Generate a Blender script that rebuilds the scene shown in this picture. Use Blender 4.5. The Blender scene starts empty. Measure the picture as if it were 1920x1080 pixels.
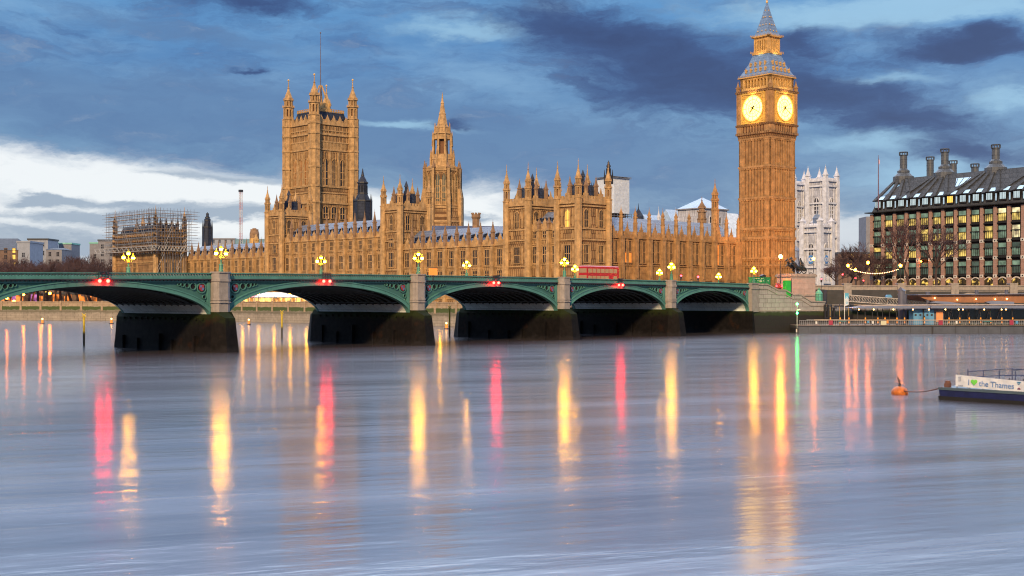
import bpy, math, random
from math import sin, cos, pi, atan, atan2, sqrt, radians, exp
from mathutils import Vector, Matrix

# ------------------------------------------------------------------ camera, sky, sun
sc = bpy.context.scene
col = sc.collection
RND = random.Random(11)
FPX, HC, YH = 2350.0, 8.0, 560.0          # focal length in photo pixels, eye height above the water, horizon row
FW = Vector((.7197, .6943, 0)).normalized()
RT = Vector((FW.y, -FW.x, 0))
CAM = Vector((-247.9, -162.8, HC))

cam = bpy.data.cameras.new('camera')
cam.sensor_width = 36
cam.lens = 36 * FPX / 1920
cam.shift_y = (YH - 540) / 1920
cam.clip_start, cam.clip_end = .5, 9000
camo = bpy.data.objects.new('camera', cam)
camo.location = CAM
camo.rotation_euler = (pi / 2, 0, -atan2(FW.x, FW.y))
col.objects.link(camo)
sc.camera = camo
sc.view_settings.view_transform = 'Standard'
sc.view_settings.look = 'None'
sc.view_settings.exposure = 0.0
sc.view_settings.gamma = 1
sc.cycles.use_denoising = True
sc.cycles.max_bounces = 5
sc.cycles.diffuse_bounces = 2
sc.cycles.glossy_bounces = 3
sc.cycles.caustics_reflective = False
sc.cycles.caustics_refractive = False
sc.cycles.sample_clamp_indirect = 8
sc.cycles.filter_width = 1.15


def P(px, D):
    """World XY of a point seen in column px at distance D along the view axis."""
    v = CAM + FW * D + RT * ((px - 960) / FPX * D)
    return v.x, v.y


def Z(py, D):
    return HC + (YH - py) * D / FPX


def S(r, g, b):
    f = lambda c: (c / 255) / 12.92 if c <= 10 else ((c / 255 + .055) / 1.055) ** 2.4
    return (f(r), f(g), f(b), 1)


class NT:
    """small helper to wire shader nodes"""
    def __init__(s, tree):
        s.t = tree; s.n = tree.nodes; s.l = tree.links

    def node(s, typ, **kw):
        o = s.n.new(typ)
        for k, v in kw.items():
            setattr(o, k, v)
        return o

    def put(s, sock, v):
        if hasattr(v, 'is_output'):
            s.l.new(v, sock)
        else:
            sock.default_value = v

    def m(s, op, a, b=0.0, c=0.0):
        o = s.n.new('ShaderNodeMath'); o.operation = op
        s.put(o.inputs[0], a); s.put(o.inputs[1], b)
        if op in ('MULTIPLY_ADD', 'SMOOTH_MIN', 'SMOOTH_MAX', 'COMPARE'):
            s.put(o.inputs[2], c)
        return o.outputs[0]

    def vec(s, x, y, z=0.0):
        o = s.n.new('ShaderNodeCombineXYZ')
        s.put(o.inputs[0], x); s.put(o.inputs[1], y); s.put(o.inputs[2], z)
        return o.outputs[0]

    def sep(s, v):
        o = s.n.new('ShaderNodeSeparateXYZ'); s.l.new(v, o.inputs[0])
        return o.outputs

    def dot(s, v, w):
        o = s.n.new('ShaderNodeVectorMath'); o.operation = 'DOT_PRODUCT'
        s.l.new(v, o.inputs[0]); o.inputs[1].default_value = w
        return o.outputs['Value']

    def noise(s, v, scale=1.0, detail=3.0, rough=.5, dist=0.0, out='Fac'):
        o = s.n.new('ShaderNodeTexNoise')
        if v is not None: s.l.new(v, o.inputs['Vector'])
        o.inputs['Scale'].default_value = scale; o.inputs['Detail'].default_value = detail
        o.inputs['Roughness'].default_value = rough; o.inputs['Distortion'].default_value = dist
        return o.outputs[out]

    def ramp(s, f, stops, interp='LINEAR'):
        o = s.n.new('ShaderNodeValToRGB'); o.color_ramp.interpolation = interp
        e = o.color_ramp.elements
        while len(e) < len(stops): e.new(.5)
        for k, (p, c) in enumerate(stops):
            e[k].position = p; e[k].color = c if len(c) == 4 else (*c, 1)
        s.put(o.inputs[0], f)
        return o.outputs[0]

    def smooth(s, f, a, b):
        o = s.n.new('ShaderNodeMapRange'); o.interpolation_type = 'SMOOTHSTEP'
        s.put(o.inputs[0], f); o.inputs[1].default_value = a; o.inputs[2].default_value = b
        return o.outputs[0]

    def mix(s, f, a, b, mode='MIX'):
        o = s.n.new('ShaderNodeMix'); o.data_type = 'RGBA'; o.blend_type = mode
        s.put(o.inputs[0], f); s.put(o.inputs[6], a); s.put(o.inputs[7], b)
        return o.outputs[2]


# sky: dusk sky dome with cloud banks, defined by compass bearing and elevation
world = bpy.data.worlds.new('World')
sc.world = world
world.use_nodes = True
world.node_tree.nodes.clear()
N = NT(world.node_tree)
tc = N.node('ShaderNodeTexCoord')
d = tc.outputs['Generated']
dz = N.sep(d)[2]
az = N.m('ARCTAN2', N.dot(d, RT), N.dot(d, FW))
el = N.m('ARCSINE', dz)
w1 = N.noise(N.vec(N.m('MULTIPLY', az, 9.0), N.m('MULTIPLY', el, 24.0)), 1, 6, .6)
w2 = N.noise(N.vec(N.m('MULTIPLY', az, 9.0), N.m('MULTIPLY', el, 24.0), 7.3), 1, 6, .6)
azw = N.m('ADD', az, N.m('MULTIPLY', N.m('SUBTRACT', w1, .5), .12))
elw = N.m('ADD', el, N.m('MULTIPLY', N.m('SUBTRACT', w2, .5), .05))


def blob(px, py, spx, spy, tilt=0.0):
    a0 = atan((px - 960) / FPX); e0 = atan((YH - py) / FPX * cos(a0))
    A = N.m('SUBTRACT', azw, a0); E = N.m('SUBTRACT', elw, e0)
    t = radians(tilt)
    q1 = N.m('ADD', N.m('MULTIPLY', A, cos(t) / (spx / FPX)), N.m('MULTIPLY', E, -sin(t) / (spx / FPX)))
    q2 = N.m('ADD', N.m('MULTIPLY', A, sin(t) / (spy / FPX)), N.m('MULTIPLY', E, cos(t) / (spy / FPX)))
    r = N.m('ADD', N.m('MULTIPLY', q1, q1), N.m('MULTIPLY', q2, q2))
    return N.m('EXPONENT', N.m('MULTIPLY', r, -1.0))


def total(bl):
    o = bl[0]
    for x in bl[1:]: o = N.m('ADD', o, x)
    return o


e01 = N.m('MULTIPLY', elw, 1 / .30)
base = N.ramp(e01, [(0, S(186, 200, 214)), (.2, S(130, 156, 184)), (.42, S(100, 138, 178)), (.62, S(82, 130, 182)),
                    (.8, S(90, 146, 198)), (1, S(104, 152, 204))])
fine = N.noise(N.vec(N.m('MULTIPLY', azw, 14.0), N.m('MULTIPLY', elw, 52.0), 2.1), 1, 9, .66)
fine2 = N.noise(N.vec(N.m('MULTIPLY', azw, 30.0), N.m('MULTIPLY', elw, 90.0), 9.1), 1, 8, .62)
big = N.noise(N.vec(N.m('MULTIPLY', az, 7.0), N.m('MULTIPLY', el, 26.0), 4.4), 1, 6, .6)
fz = N.m('ADD', N.m('MULTIPLY', N.m('SUBTRACT', fine, .5), .95), N.m('MULTIPLY', N.m('SUBTRACT', fine2, .5), .65))


def layer(c, bl, lo, hi, amt, colr, k=1.0):
    return N.mix(N.m('MULTIPLY', N.smooth(N.m('ADD', total(bl), N.m('MULTIPLY', fz, k)), lo, hi), amt), c, colr)


c = N.mix(N.m('MULTIPLY', N.smooth(big, .42, .8), .6), base, S(138, 178, 212))
c = N.mix(N.m('MULTIPLY', N.smooth(fine, .40, .72), .7), c, S(58, 92, 146))
# slate cloud deck upper left and centre
c = layer(c, [blob(250, 228, 470, 44, 3), blob(620, 205, 330, 66, 3), blob(1000, 270, 300, 62), blob(330, 50, 260, 20, 8), blob(1250, 330, 330, 60), blob(60, 160, 300, 40)], .15, 1.1, .72, S(88, 122, 166))
# bright open sky low in the west (left), and pale breaks elsewhere
c = layer(c, [blob(20, 318, 480, 42, 5), blob(330, 345, 300, 34, 4), blob(100, 395, 420, 40), blob(120, 460, 600, 44), blob(540, 405, 320, 40),
              blob(900, 385, 90, 48), blob(880, 440, 160, 34)], .05, 1.25, 1.0, S(236, 240, 243), 1.2)
c = layer(c, [blob(1640, 455, 150, 42), blob(1560, 420, 70, 26), blob(1300, 430, 200, 26)], .2, 1.2, .85, S(212, 218, 226))
c = layer(c, [blob(1560, 22, 280, 34, 0), blob(1740, 330, 150, 34, 0), blob(1640, 262, 130, 26), blob(760, 235, 110, 14, 6), blob(880, 60, 170, 18), blob(1900, 190, 110, 20),
              blob(1620, 150, 120, 14), blob(1010, 15, 60, 18), blob(1780, 20, 200, 22)], .1, 1.15, .85, S(152, 194, 222), 1.2)
# grey low streaks on the left
c = layer(c, [blob(90, 372, 80, 12, -6), blob(250, 385, 230, 11, 3), blob(200, 410, 330, 13), blob(400, 330, 150, 12, 3), blob(80, 440, 200, 15), blob(430, 420, 180, 11), blob(870, 412, 90, 10, -5), blob(150, 462, 240, 10)], .15, 1.1, .9, S(146, 164, 186), 1.2)
dark = [blob(440, -4, 150, 22, 3), blob(1060, 40, 200, 50, 10), blob(1290, 112, 230, 50, 10), blob(1230, 180, 200, 50, 5), blob(1560, 178, 170, 36, 8), blob(1700, 228, 150, 24, 3),
        blob(1790, 84, 150, 26, -3), blob(1900, 95, 120, 20), blob(1830, 280, 130, 24, 4), blob(1500, 80, 70, 28), blob(475, 131, 36, 6, -6), blob(830, 238, 60, 10), blob(1900, 60, 40, 18)]
c = layer(c, dark, .08, 1.05, .96, S(48, 74, 126), 1.3)
c = layer(c, dark, .7, 1.6, .85, S(38, 56, 104), 1.2)
# added lilac band ahead, above the frame, brightens the water; bluer overhead and behind
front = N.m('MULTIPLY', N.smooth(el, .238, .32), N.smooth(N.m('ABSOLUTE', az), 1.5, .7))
c = N.mix(N.smooth(el, .3, .7), c, (.13, .18, .33, 1))
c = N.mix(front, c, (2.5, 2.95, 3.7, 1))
c = N.mix(N.smooth(dz, -.01, -.12), c, S(70, 74, 90))
sky = N.node('ShaderNodeTexSky', sky_type='NISHITA')
sky.sun_disc = False
SUN_EL, SUN_AZ = radians(27), atan2(.86, .42)          # towards the sun: camera left, behind
sky.sun_elevation = SUN_EL
sky.sun_rotation = pi / 2 + atan2(.50, .86)
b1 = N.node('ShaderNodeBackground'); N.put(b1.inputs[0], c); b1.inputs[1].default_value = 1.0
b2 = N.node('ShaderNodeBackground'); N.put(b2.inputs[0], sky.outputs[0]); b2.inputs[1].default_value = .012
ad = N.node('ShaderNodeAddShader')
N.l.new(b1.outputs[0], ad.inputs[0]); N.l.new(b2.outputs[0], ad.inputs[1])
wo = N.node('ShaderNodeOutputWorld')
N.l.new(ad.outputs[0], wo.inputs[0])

sun = bpy.data.lights.new('sun', 'SUN')
sun.energy = 4.5
sun.angle = radians(5)
sun.color = (1, .71, .40)
suno = bpy.data.objects.new('sun', sun)
TO_SUN = Vector((-.84 * cos(SUN_EL), -.54 * cos(SUN_EL), sin(SUN_EL)))
suno.rotation_euler = TO_SUN.to_track_quat('Z', 'Y').to_euler()
suno.location = (-300, -300, 300)
col.objects.link(suno)

# ------------------------------------------------------------------ materials
MATS = {}


def mat(name, base=(.5, .5, .5), rough=.7, metal=0.0, var=.25, scale=.6, bump=.0, brick=None, dark=None, emit=None, es=0.0, spec=.5, streak=0.0, fn=None):
    """procedural surface: two noise scales, optional coursed joints, rain streaks, emission"""
    mt = bpy.data.materials.new(name); mt.use_nodes = True
    mt.node_tree.nodes.clear()
    T = NT(mt.node_tree)
    out = T.node('ShaderNodeOutputMaterial')
    if emit is not None and es > 0 and base is None:
        e = T.node('ShaderNodeEmission'); e.inputs[0].default_value = (*emit, 1); e.inputs[1].default_value = es
        T.l.new(e.outputs[0], out.inputs[0]); MATS[name] = mt
        return mt
    b = T.node('ShaderNodeBsdfPrincipled')
    T.l.new(b.outputs[0], out.inputs[0])
    geo = T.node('ShaderNodeNewGeometry'); pos = geo.outputs['Position']
    obj = T.node('ShaderNodeTexCoord').outputs['Object']
    c0 = (*base, 1)
    lo = tuple(x * (1 - var) for x in base) + (1,)
    hi = tuple(min(1, x * (1 + var)) for x in base) + (1,)
    n1 = T.noise(pos, scale, 6, .62)
    cc = T.ramp(n1, [(.3, lo), (.5, c0), (.7, hi)])
    if streak:
        x, y, z = T.sep(pos)
        sv = T.vec(T.m('MULTIPLY', x, 2.2), T.m('MULTIPLY', y, 2.2), T.m('MULTIPLY', z, .16))
        sn = T.noise(sv, 1, 4, .6)
        cc = T.mix(T.m('MULTIPLY', T.smooth(sn, .5, .75), streak), cc, tuple(x * .35 for x in base) + (1,))
    h = n1
    if brick:
        bw, bh, mort = brick
        x, y, z = T.sep(obj)
        br = T.node('ShaderNodeTexBrick')
        T.l.new(T.vec(T.m('ADD', x, y), z), br.inputs['Vector'])
        br.inputs['Scale'].default_value = 1
        br.inputs['Brick Width'].default_value = bw; br.inputs['Row Height'].default_value = bh
        br.inputs['Mortar Size'].default_value = mort; br.inputs['Mortar Smooth'].default_value = .3
        br.inputs['Color1'].default_value = (1, 1, 1, 1); br.inputs['Color2'].default_value = (.86, .86, .86, 1)
        br.inputs['Mortar'].default_value = (*(dark or (.5, .5, .5)), 1)
        cc = T.mix(1.0, cc, br.outputs['Color'], 'MULTIPLY')
        h = T.m('ADD', n1, T.m('MULTIPLY', br.outputs['Fac'], -.8))
    if fn: cc = fn(T, cc, pos)
    T.put(b.inputs['Base Color'], cc)
    b.inputs['Roughness'].default_value = rough; b.inputs['Metallic'].default_value = metal
    b.inputs['Specular IOR Level'].default_value = spec
    if bump:
        bp = T.node('ShaderNodeBump'); bp.inputs['Strength'].default_value = bump; bp.inputs['Distance'].default_value = .15
        T.put(bp.inputs['Height'], h); T.l.new(bp.outputs[0], b.inputs['Normal'])
    if emit is not None:
        b.inputs['Emission Color'].default_value = (*emit, 1); b.inputs['Emission Strength'].default_value = es
    MATS[name] = mt
    return mt


STONE = mat('limestone', (.36, .212, .092), .85, var=.45, scale=.35, bump=.6, brick=(.9, 2.4, .13), dark=(.38, .30, .25), streak=.8)
STONE2 = mat('limestone_trim', (.46, .285, .13), .85, var=.4, scale=.6, bump=.4, streak=.6)
STONED = mat('weathered_limestone', (.28, .17, .10), .85, var=.4, scale=.8, bump=.3, streak=.5)
STONEB = mat('tower_limestone', (.31, .175, .075), .85, var=.42, scale=.35, bump=.6, brick=(.9, 2.2, .13), dark=(.38, .30, .25), streak=.75)
STONEB2 = mat('tower_limestone_trim', (.38, .215, .092), .85, var=.4, scale=.6, bump=.4, streak=.55)
GLASS = mat('window_glass', (.02, .02, .026), .2, var=.7, scale=.25, spec=.35)
LITW = mat('lit_window', (.3, .1, .03), .3, emit=(1, .22, .02), es=1.6)
LITY = mat('lit_window_yellow', (.3, .2, .05), .3, emit=(1, .62, .10), es=1.3)
SLATE = mat('slate', (.155, .19, .275), .55, var=.25, scale=.7, bump=.2, brick=(1.5, .9, .07), dark=(.55, .55, .6))
IRON = mat('dark_iron_roof', (.032, .042, .075), .6, spec=.2, var=.35, scale=.8, bump=.2, brick=(1.0, 1.2, .08), dark=(.5, .5, .55))
BLUEROOF = mat('blue_iron_roof', (.17, .27, .46), .6, var=.2, scale=.9, bump=.2, brick=(.7, .9, .07), dark=(.6, .6, .65))
GOLD = mat('gilding', (.74, .44, .09), .45, metal=.1, var=.25, scale=1.5)
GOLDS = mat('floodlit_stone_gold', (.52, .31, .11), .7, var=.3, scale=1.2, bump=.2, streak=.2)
DARK = mat('dark_metal', (.03, .03, .035), .5, var=.3)
BLACKV = mat('dark_void', (.012, .011, .012), .9)
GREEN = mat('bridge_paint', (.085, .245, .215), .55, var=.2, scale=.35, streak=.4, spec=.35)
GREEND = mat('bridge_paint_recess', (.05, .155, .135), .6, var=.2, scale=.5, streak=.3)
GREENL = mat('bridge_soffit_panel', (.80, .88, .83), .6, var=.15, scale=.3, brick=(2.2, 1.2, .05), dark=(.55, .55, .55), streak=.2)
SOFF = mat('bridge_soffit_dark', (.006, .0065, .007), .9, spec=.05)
RIB = mat('bridge_rib', (.055, .065, .07), .7)
GRAN = mat('granite', (.33, .29, .26), .8, var=.2, scale=1.2, bump=.15, streak=.5)
ASPH = mat('asphalt', (.05, .05, .052), .8)


def wetfn(T, cc, pos):
    z = T.sep(pos)[2]
    n = T.noise(pos, .9, 5, .6)
    zz = T.m('ADD', z, T.m('MULTIPLY', T.m('SUBTRACT', n, .5), 3.2))
    g = T.smooth(zz, 3.9, 5.6)
    cc = T.mix(T.m('MULTIPLY', g, .75), cc, (.018, .028, .006, 1))
    r = T.noise(pos, .35, 4, .6)
    cc = T.mix(T.m('MULTIPLY', T.smooth(r, .56, .7), .6), cc, (.026, .012, .007, 1))
    return T.mix(T.m('MULTIPLY', T.smooth(zz, 1.1, .2), .6), cc, (.022, .02, .022, 1))


WETS = mat('wet_pier_stone', (.007, .006, .006), .75, spec=.12, var=.5, scale=1.0, bump=.3, fn=wetfn, streak=.3)


def wallfn(T, cc, pos):
    z = T.sep(pos)[2]
    n = T.noise(pos, .5, 5, .6)
    zz = T.m('ADD', z, T.m('MULTIPLY', T.m('SUBTRACT', n, .5), 1.6))
    cc = T.mix(T.m('MULTIPLY', T.m('MULTIPLY', T.smooth(zz, 3.6, 4.1), T.smooth(zz, 5.4, 5.1)), .92), cc, (.045, .08, .012, 1))
    cc = T.mix(T.m('MULTIPLY', T.m('MULTIPLY', T.smooth(zz, 2.4, 3.2), T.smooth(zz, 3.9, 3.6)), .6), cc, (.09, .085, .05, 1))
    return cc


RWALL = mat('river_wall_stone', (.36, .31, .255), .85, var=.2, scale=.4, bump=.2, brick=(1.8, .8, .05), dark=(.6, .58, .55), fn=wallfn, streak=.35)


def tidefn(T, cc, pos):
    z = T.sep(pos)[2]
    n = T.noise(pos, .7, 5, .6)
    zz = T.m('ADD', z, T.m('MULTIPLY', T.m('SUBTRACT', n, .5), 1.2))
    cc = T.mix(T.m('MULTIPLY', T.smooth(zz, 5.2, 4.6), .98), cc, (.010, .008, .008, 1))
    return T.mix(T.m('MULTIPLY', T.m('MULTIPLY', T.smooth(zz, 3.7, 4.3), T.smooth(zz, 5.2, 4.9)), .75), cc, (.03, .05, .012, 1))


TIDE = mat('tidal_granite_wall', (.38, .36, .35), .8, var=.16, scale=.6, bump=.25, brick=(2.4, 1.0, .06), dark=(.45, .43, .42), fn=tidefn, streak=.35)
EMBW = mat('embankment_stone', (.34, .27, .205), .85, var=.22, scale=.4, bump=.2, brick=(2.2, .9, .04), dark=(.7, .66, .6), streak=.45)
PAVE = mat('paving', (.22, .2, .19), .85, var=.2, brick=(1.2, 1.2, .03))
LAND = mat('land', (.10, .095, .085), .9, var=.3, scale=.05)
LAMPM = mat('lamp_glow', None, emit=(1, .40, .012), es=270)
LAMPA = mat('lamp_amber_glass', None, emit=(1, .50, .01), es=3.2)
LAMPO = mat('orange_lamp_glow', None, emit=(1, .20, .008), es=130)
REDL = mat('red_light', None, emit=(1, .006, .004), es=170)
GRNL = mat('green_light', None, emit=(.02, 1, .16), es=60)
WARMD = mat('downlight', None, emit=(1, .52, .14), es=16)
FEST = mat('festoon_bulb', None, emit=(1, .48, .22), es=9)
DIAL = mat('opal_dial', None, emit=(1, .58, .09), es=8.5)


# ------------------------------------------------------------------ mesh builder and object helpers
class MB:
    def __init__(s):
        s.v, s.f, s.m = [], [], []

    def add(s, vs, fs, mi=0):
        o = len(s.v); s.v += [tuple(v) for v in vs]
        for f in fs: s.f.append([i + o for i in f]); s.m.append(mi)
        return s

    def box(s, x0, x1, y0, y1, z0, z1, mi=0):
        return s.add([(x0, y0, z0), (x1, y0, z0), (x1, y1, z0), (x0, y1, z0), (x0, y0, z1), (x1, y0, z1), (x1, y1, z1), (x0, y1, z1)],
                     [(0, 3, 2, 1), (4, 5, 6, 7), (0, 1, 5, 4), (1, 2, 6, 5), (2, 3, 7, 6), (3, 0, 4, 7)], mi)

    def fr(s, cx, cy, z0, z1, r0, r1, n=8, rot=None, mi=0, sy=1.0):
        """frustum / cone with n sides"""
        if rot is None: rot = pi / n
        vs = []
        for z, r in ((z0, r0), (z1, r1)):
            for k in range(n):
                a = rot + 2 * pi * k / n
                vs.append((cx + r * cos(a), cy + r * sin(a) * sy, z))
        fs = [(k, (k + 1) % n, n + (k + 1) % n, n + k) for k in range(n)]
        fs += [tuple(range(n - 1, -1, -1)), tuple(range(n, 2 * n))]
        return s.add(vs, fs, mi)

    def rect(s, x0, x1, y0, y1, z0, X0, X1, Y0, Y1, z1, mi=0):
        """rectangular frustum"""
        return s.add([(x0, y0, z0), (x1, y0, z0), (x1, y1, z0), (x0, y1, z0), (X0, Y0, z1), (X1, Y0, z1), (X1, Y1, z1), (X0, Y1, z1)],
                     [(0, 3, 2, 1), (4, 5, 6, 7), (0, 1, 5, 4), (1, 2, 6, 5), (2, 3, 7, 6), (3, 0, 4, 7)], mi)

    def ext(s, pts, y0, y1, mi=0):
        """polygon given in (x, z), extruded along y"""
        n = len(pts)
        vs = [(x, y0, z) for x, z in pts] + [(x, y1, z) for x, z in pts]
        fs = [tuple(range(n)), tuple(range(2 * n - 1, n - 1, -1))] + [((k + 1) % n, k, n + k, n + (k + 1) % n) for k in range(n)]
        return s.add(vs, fs, mi)

    def exz(s, pts, z0, z1, mi=0):
        """polygon given in (x, y), extruded along z"""
        n = len(pts)
        vs = [(x, y, z0) for x, y in pts] + [(x, y, z1) for x, y in pts]
        fs = [tuple(range(n - 1, -1, -1)), tuple(range(n, 2 * n))] + [(k, (k + 1) % n, n + (k + 1) % n, n + k) for k in range(n)]
        return s.add(vs, fs, mi)

    def tube(s, pts, r, n=6, mi=0):
        """tapering tube through points; r a number or a list"""
        pts = [Vector(p) for p in pts]
        rs = r if isinstance(r, (list, tuple)) else [r] * len(pts)
        vs, fs = [], []
        for k, p in enumerate(pts):
            t = (pts[min(k + 1, len(pts) - 1)] - pts[max(k - 1, 0)])
            t = t.normalized() if t.length > 1e-9 else Vector((0, 0, 1))
            a = t.cross(Vector((0, 0, 1)) if abs(t.z) < .95 else Vector((1, 0, 0))).normalized()
            b = t.cross(a)
            for j in range(n):
                w = 2 * pi * j / n
                vs.append(p + (a * cos(w) + b * sin(w)) * rs[k])
        for k in range(len(pts) - 1):
            for j in range(n):
                fs.append((k * n + j, k * n + (j + 1) % n, (k + 1) * n + (j + 1) % n, (k + 1) * n + j))
        fs += [tuple(range(n - 1, -1, -1)), tuple(range((len(pts) - 1) * n, len(pts) * n))]
        return s.add(vs, fs, mi)

    def ball(s, cx, cy, cz, r, n=10, m=6, sz=1.0, mi=0, sx=1.0, sy=1.0):
        vs, fs = [(cx, cy, cz - r * sz)], []
        for i in range(1, m):
            t = -pi / 2 + pi * i / m
            for k in range(n):
                a = 2 * pi * k / n
                vs.append((cx + r * sx * cos(t) * cos(a), cy + r * sy * cos(t) * sin(a), cz + r * sz * sin(t)))
        vs.append((cx, cy, cz + r * sz))
        L = len(vs) - 1
        for k in range(n):
            fs.append((0, 1 + (k + 1) % n, 1 + k))
            fs.append((L, L - n + k, L - n + (k + 1) % n))
        for i in range(m - 2):
            for k in range(n):
                a, b = 1 + i * n, 1 + (i + 1) * n
                fs.append((a + k, a + (k + 1) % n, b + (k + 1) % n, b + k))
        return s.add(vs, fs, mi)

    def ring(s, cx, cz, r0, r1, y0, y1, n=24, mi=0, sx=1.0):
        """flat ring facing -y"""
        vs, fs = [], []
        for k in range(n):
            a = 2 * pi * k / n
            for r, y in ((r0, y0), (r1, y0), (r1, y1), (r0, y1)):
                vs.append((cx + r * cos(a) * sx, y, cz + r * sin(a)))
        for k in range(n):
            a, b = 4 * k, 4 * ((k + 1) % n)
            for j in range(4):
                fs.append((a + j, b + j, b + (j + 1) % 4, a + (j + 1) % 4))
        return s.add(vs, fs, mi)

    def strip(s, xs, y0, y1, zl, zh, mi=0):
        """beam along x with varying bottom and top"""
        vs, fs = [], []
        for x in xs:
            a, b = zl(x), zh(x)
            vs += [(x, y0, a), (x, y0, b), (x, y1, b), (x, y1, a)]
        for k in range(len(xs) - 1):
            for j in range(4):
                fs.append((4 * k + j, 4 * k + (j + 1) % 4, 4 * k + 4 + (j + 1) % 4, 4 * k + 4 + j))
        e = 4 * (len(xs) - 1)
        fs += [(0, 3, 2, 1), (e, e + 1, e + 2, e + 3)]
        return s.add(vs, fs, mi)

    def rot(s, a, cx=0, cy=0):
        ca, sa = cos(a), sin(a)
        s.v = [(cx + (x - cx) * ca - (y - cy) * sa, cy + (x - cx) * sa + (y - cy) * ca, z) for x, y, z in s.v]
        return s

    def mesh(s, name, mats):
        me = bpy.data.meshes.new(name)
        me.from_pydata(s.v, [], s.f)
        for m_ in (mats if isinstance(mats, (list, tuple)) else [mats]): me.materials.append(m_)
        if any(s.m): me.polygons.foreach_set('material_index', s.m)
        me.update()
        import bmesh
        bm = bmesh.new(); bm.from_mesh(me)
        bmesh.ops.recalc_face_normals(bm, faces=bm.faces)
        bm.to_mesh(me); bm.free()
        return me

    def build(s, name, mats, parent=None, loc=(0, 0, 0), rz=0.0, smooth=False):
        me = s.mesh(name, mats)
        if smooth: me.polygons.foreach_set('use_smooth', [True] * len(me.polygons))
        return put(me, name, parent, loc, rz)


def put(me, name, parent=None, loc=(0, 0, 0), rz=0.0):
    o = bpy.data.objects.new(name, me)
    o.location = loc; o.rotation_euler = (0, 0, rz)
    col.objects.link(o)
    if parent: o.parent = parent
    return o


def tag(o, label, cat, group=None):
    o['label'] = label; o['category'] = cat
    if group: o['group'] = group
    return o


def thing(name, label, cat, loc=(0, 0, 0), rz=0.0, group=None):
    o = bpy.data.objects.new(name, None)
    o.location = loc; o.rotation_euler = (0, 0, rz); o.empty_display_size = .5
    col.objects.link(o)
    return tag(o, label, cat, group)


def copy_tree(o, parent=None):
    c = o.copy(); col.objects.link(c)
    if parent: c.parent = parent
    for ch in list(o.children): copy_tree(ch, c)
    return c


def structure(o):
    o['kind'] = 'structure'
    return o


WCACHE = {}


def window_mesh(w, h, lights=2, transoms=1, pointed=False, glass=None, trim=None, bar=.14, prj=.22, lower=None):
    """gothic window: glass, mullions, transoms and a moulded surround; faces -y, stands on z=0"""
    glass = glass or GLASS; trim = trim or STONE2
    key = (round(w, 2), round(h, 2), lights, transoms, pointed, glass.name, trim.name, lower.name if lower else '')
    if key in WCACHE: return WCACHE[key]
    b = MB()
    hs = h * .78 if pointed else h
    def top(x):
        if not pointed: return h
        t = min(1, abs(x) / (w / 2))
        return hs + (h - hs) * sqrt(max(0, 1 - t ** 1.6))
    xs = [-w / 2 + w * k / 12 for k in range(13)] if pointed else [-w / 2, w / 2]
    if lower:
        b.ext([(-w / 2, 0), (w / 2, 0), (w / 2, h * .45), (-w / 2, h * .45)], -.05, .02, 2)
        b.ext([(-w / 2, h * .45), (w / 2, h * .45)] + [(x, top(x)) for x in reversed(xs)], -.05, .02, 0)
    else:
        b.ext([(-w / 2, 0), (w / 2, 0)] + [(x, top(x)) for x in reversed(xs)], -.05, .02, 0)
    for s_ in (-1, 1):
        b.box(s_ * w / 2 - bar * .8, s_ * w / 2 + bar * .8, -prj, .02, -.1, hs, 1)
    b.box(-w / 2 - bar * 1.2, w / 2 + bar * 1.2, -prj - .1, .02, -.32, -.1, 1)
    if pointed:
        for k in range(12):
            x0, x1 = xs[k], xs[k + 1]
            b.ext([(x0, top(x0) - .02), (x1, top(x1) - .02), (x1, top(x1) + .28), (x0, top(x0) + .28)], -prj, .02, 1)
    else:
        b.box(-w / 2 - bar * 1.2, w / 2 + bar * 1.2, -prj - .06, .02, h, h + .26, 1)
    for k in range(1, lights):
        x = -w / 2 + w * k / lights
        b.box(x - bar / 2, x + bar / 2, -prj * .7, .02, 0, top(x), 1)
    for k in range(1, transoms + 1):
        z = hs * k / (transoms + 1)
        b.box(-w / 2, w / 2, -prj * .6, .02, z - bar * .7, z + bar * .7, 1)
    me = b.mesh('window', [glass, trim] + ([lower] if lower else []))
    WCACHE[key] = me
    return me


def pinnacle(b, cx, cy, z0, zs, z1, r, mi=0):
    """square panelled shaft, moulded cap, crocketed spire and finial"""
    b.box(cx - r, cx + r, cy - r, cy + r, z0, zs, mi)
    b.box(cx - r * 1.3, cx + r * 1.3, cy - r * 1.3, cy + r * 1.3, zs - .25, zs + .1, mi)
    zm = zs + (z1 - zs) * .72
    b.rect(cx - r * .95, cx + r * .95, cy - r * .95, cy + r * .95, zs + .1, cx - r * .16, cx + r * .16, cy - r * .16, cy + r * .16, zm, mi)
    b.fr(cx, cy, zm - .1, zm + .22, r * .45, r * .3, 6, mi=mi)
    b.fr(cx, cy, zm + .2, z1, r * .14, r * .04, 4, mi=mi)
    return b


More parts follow.
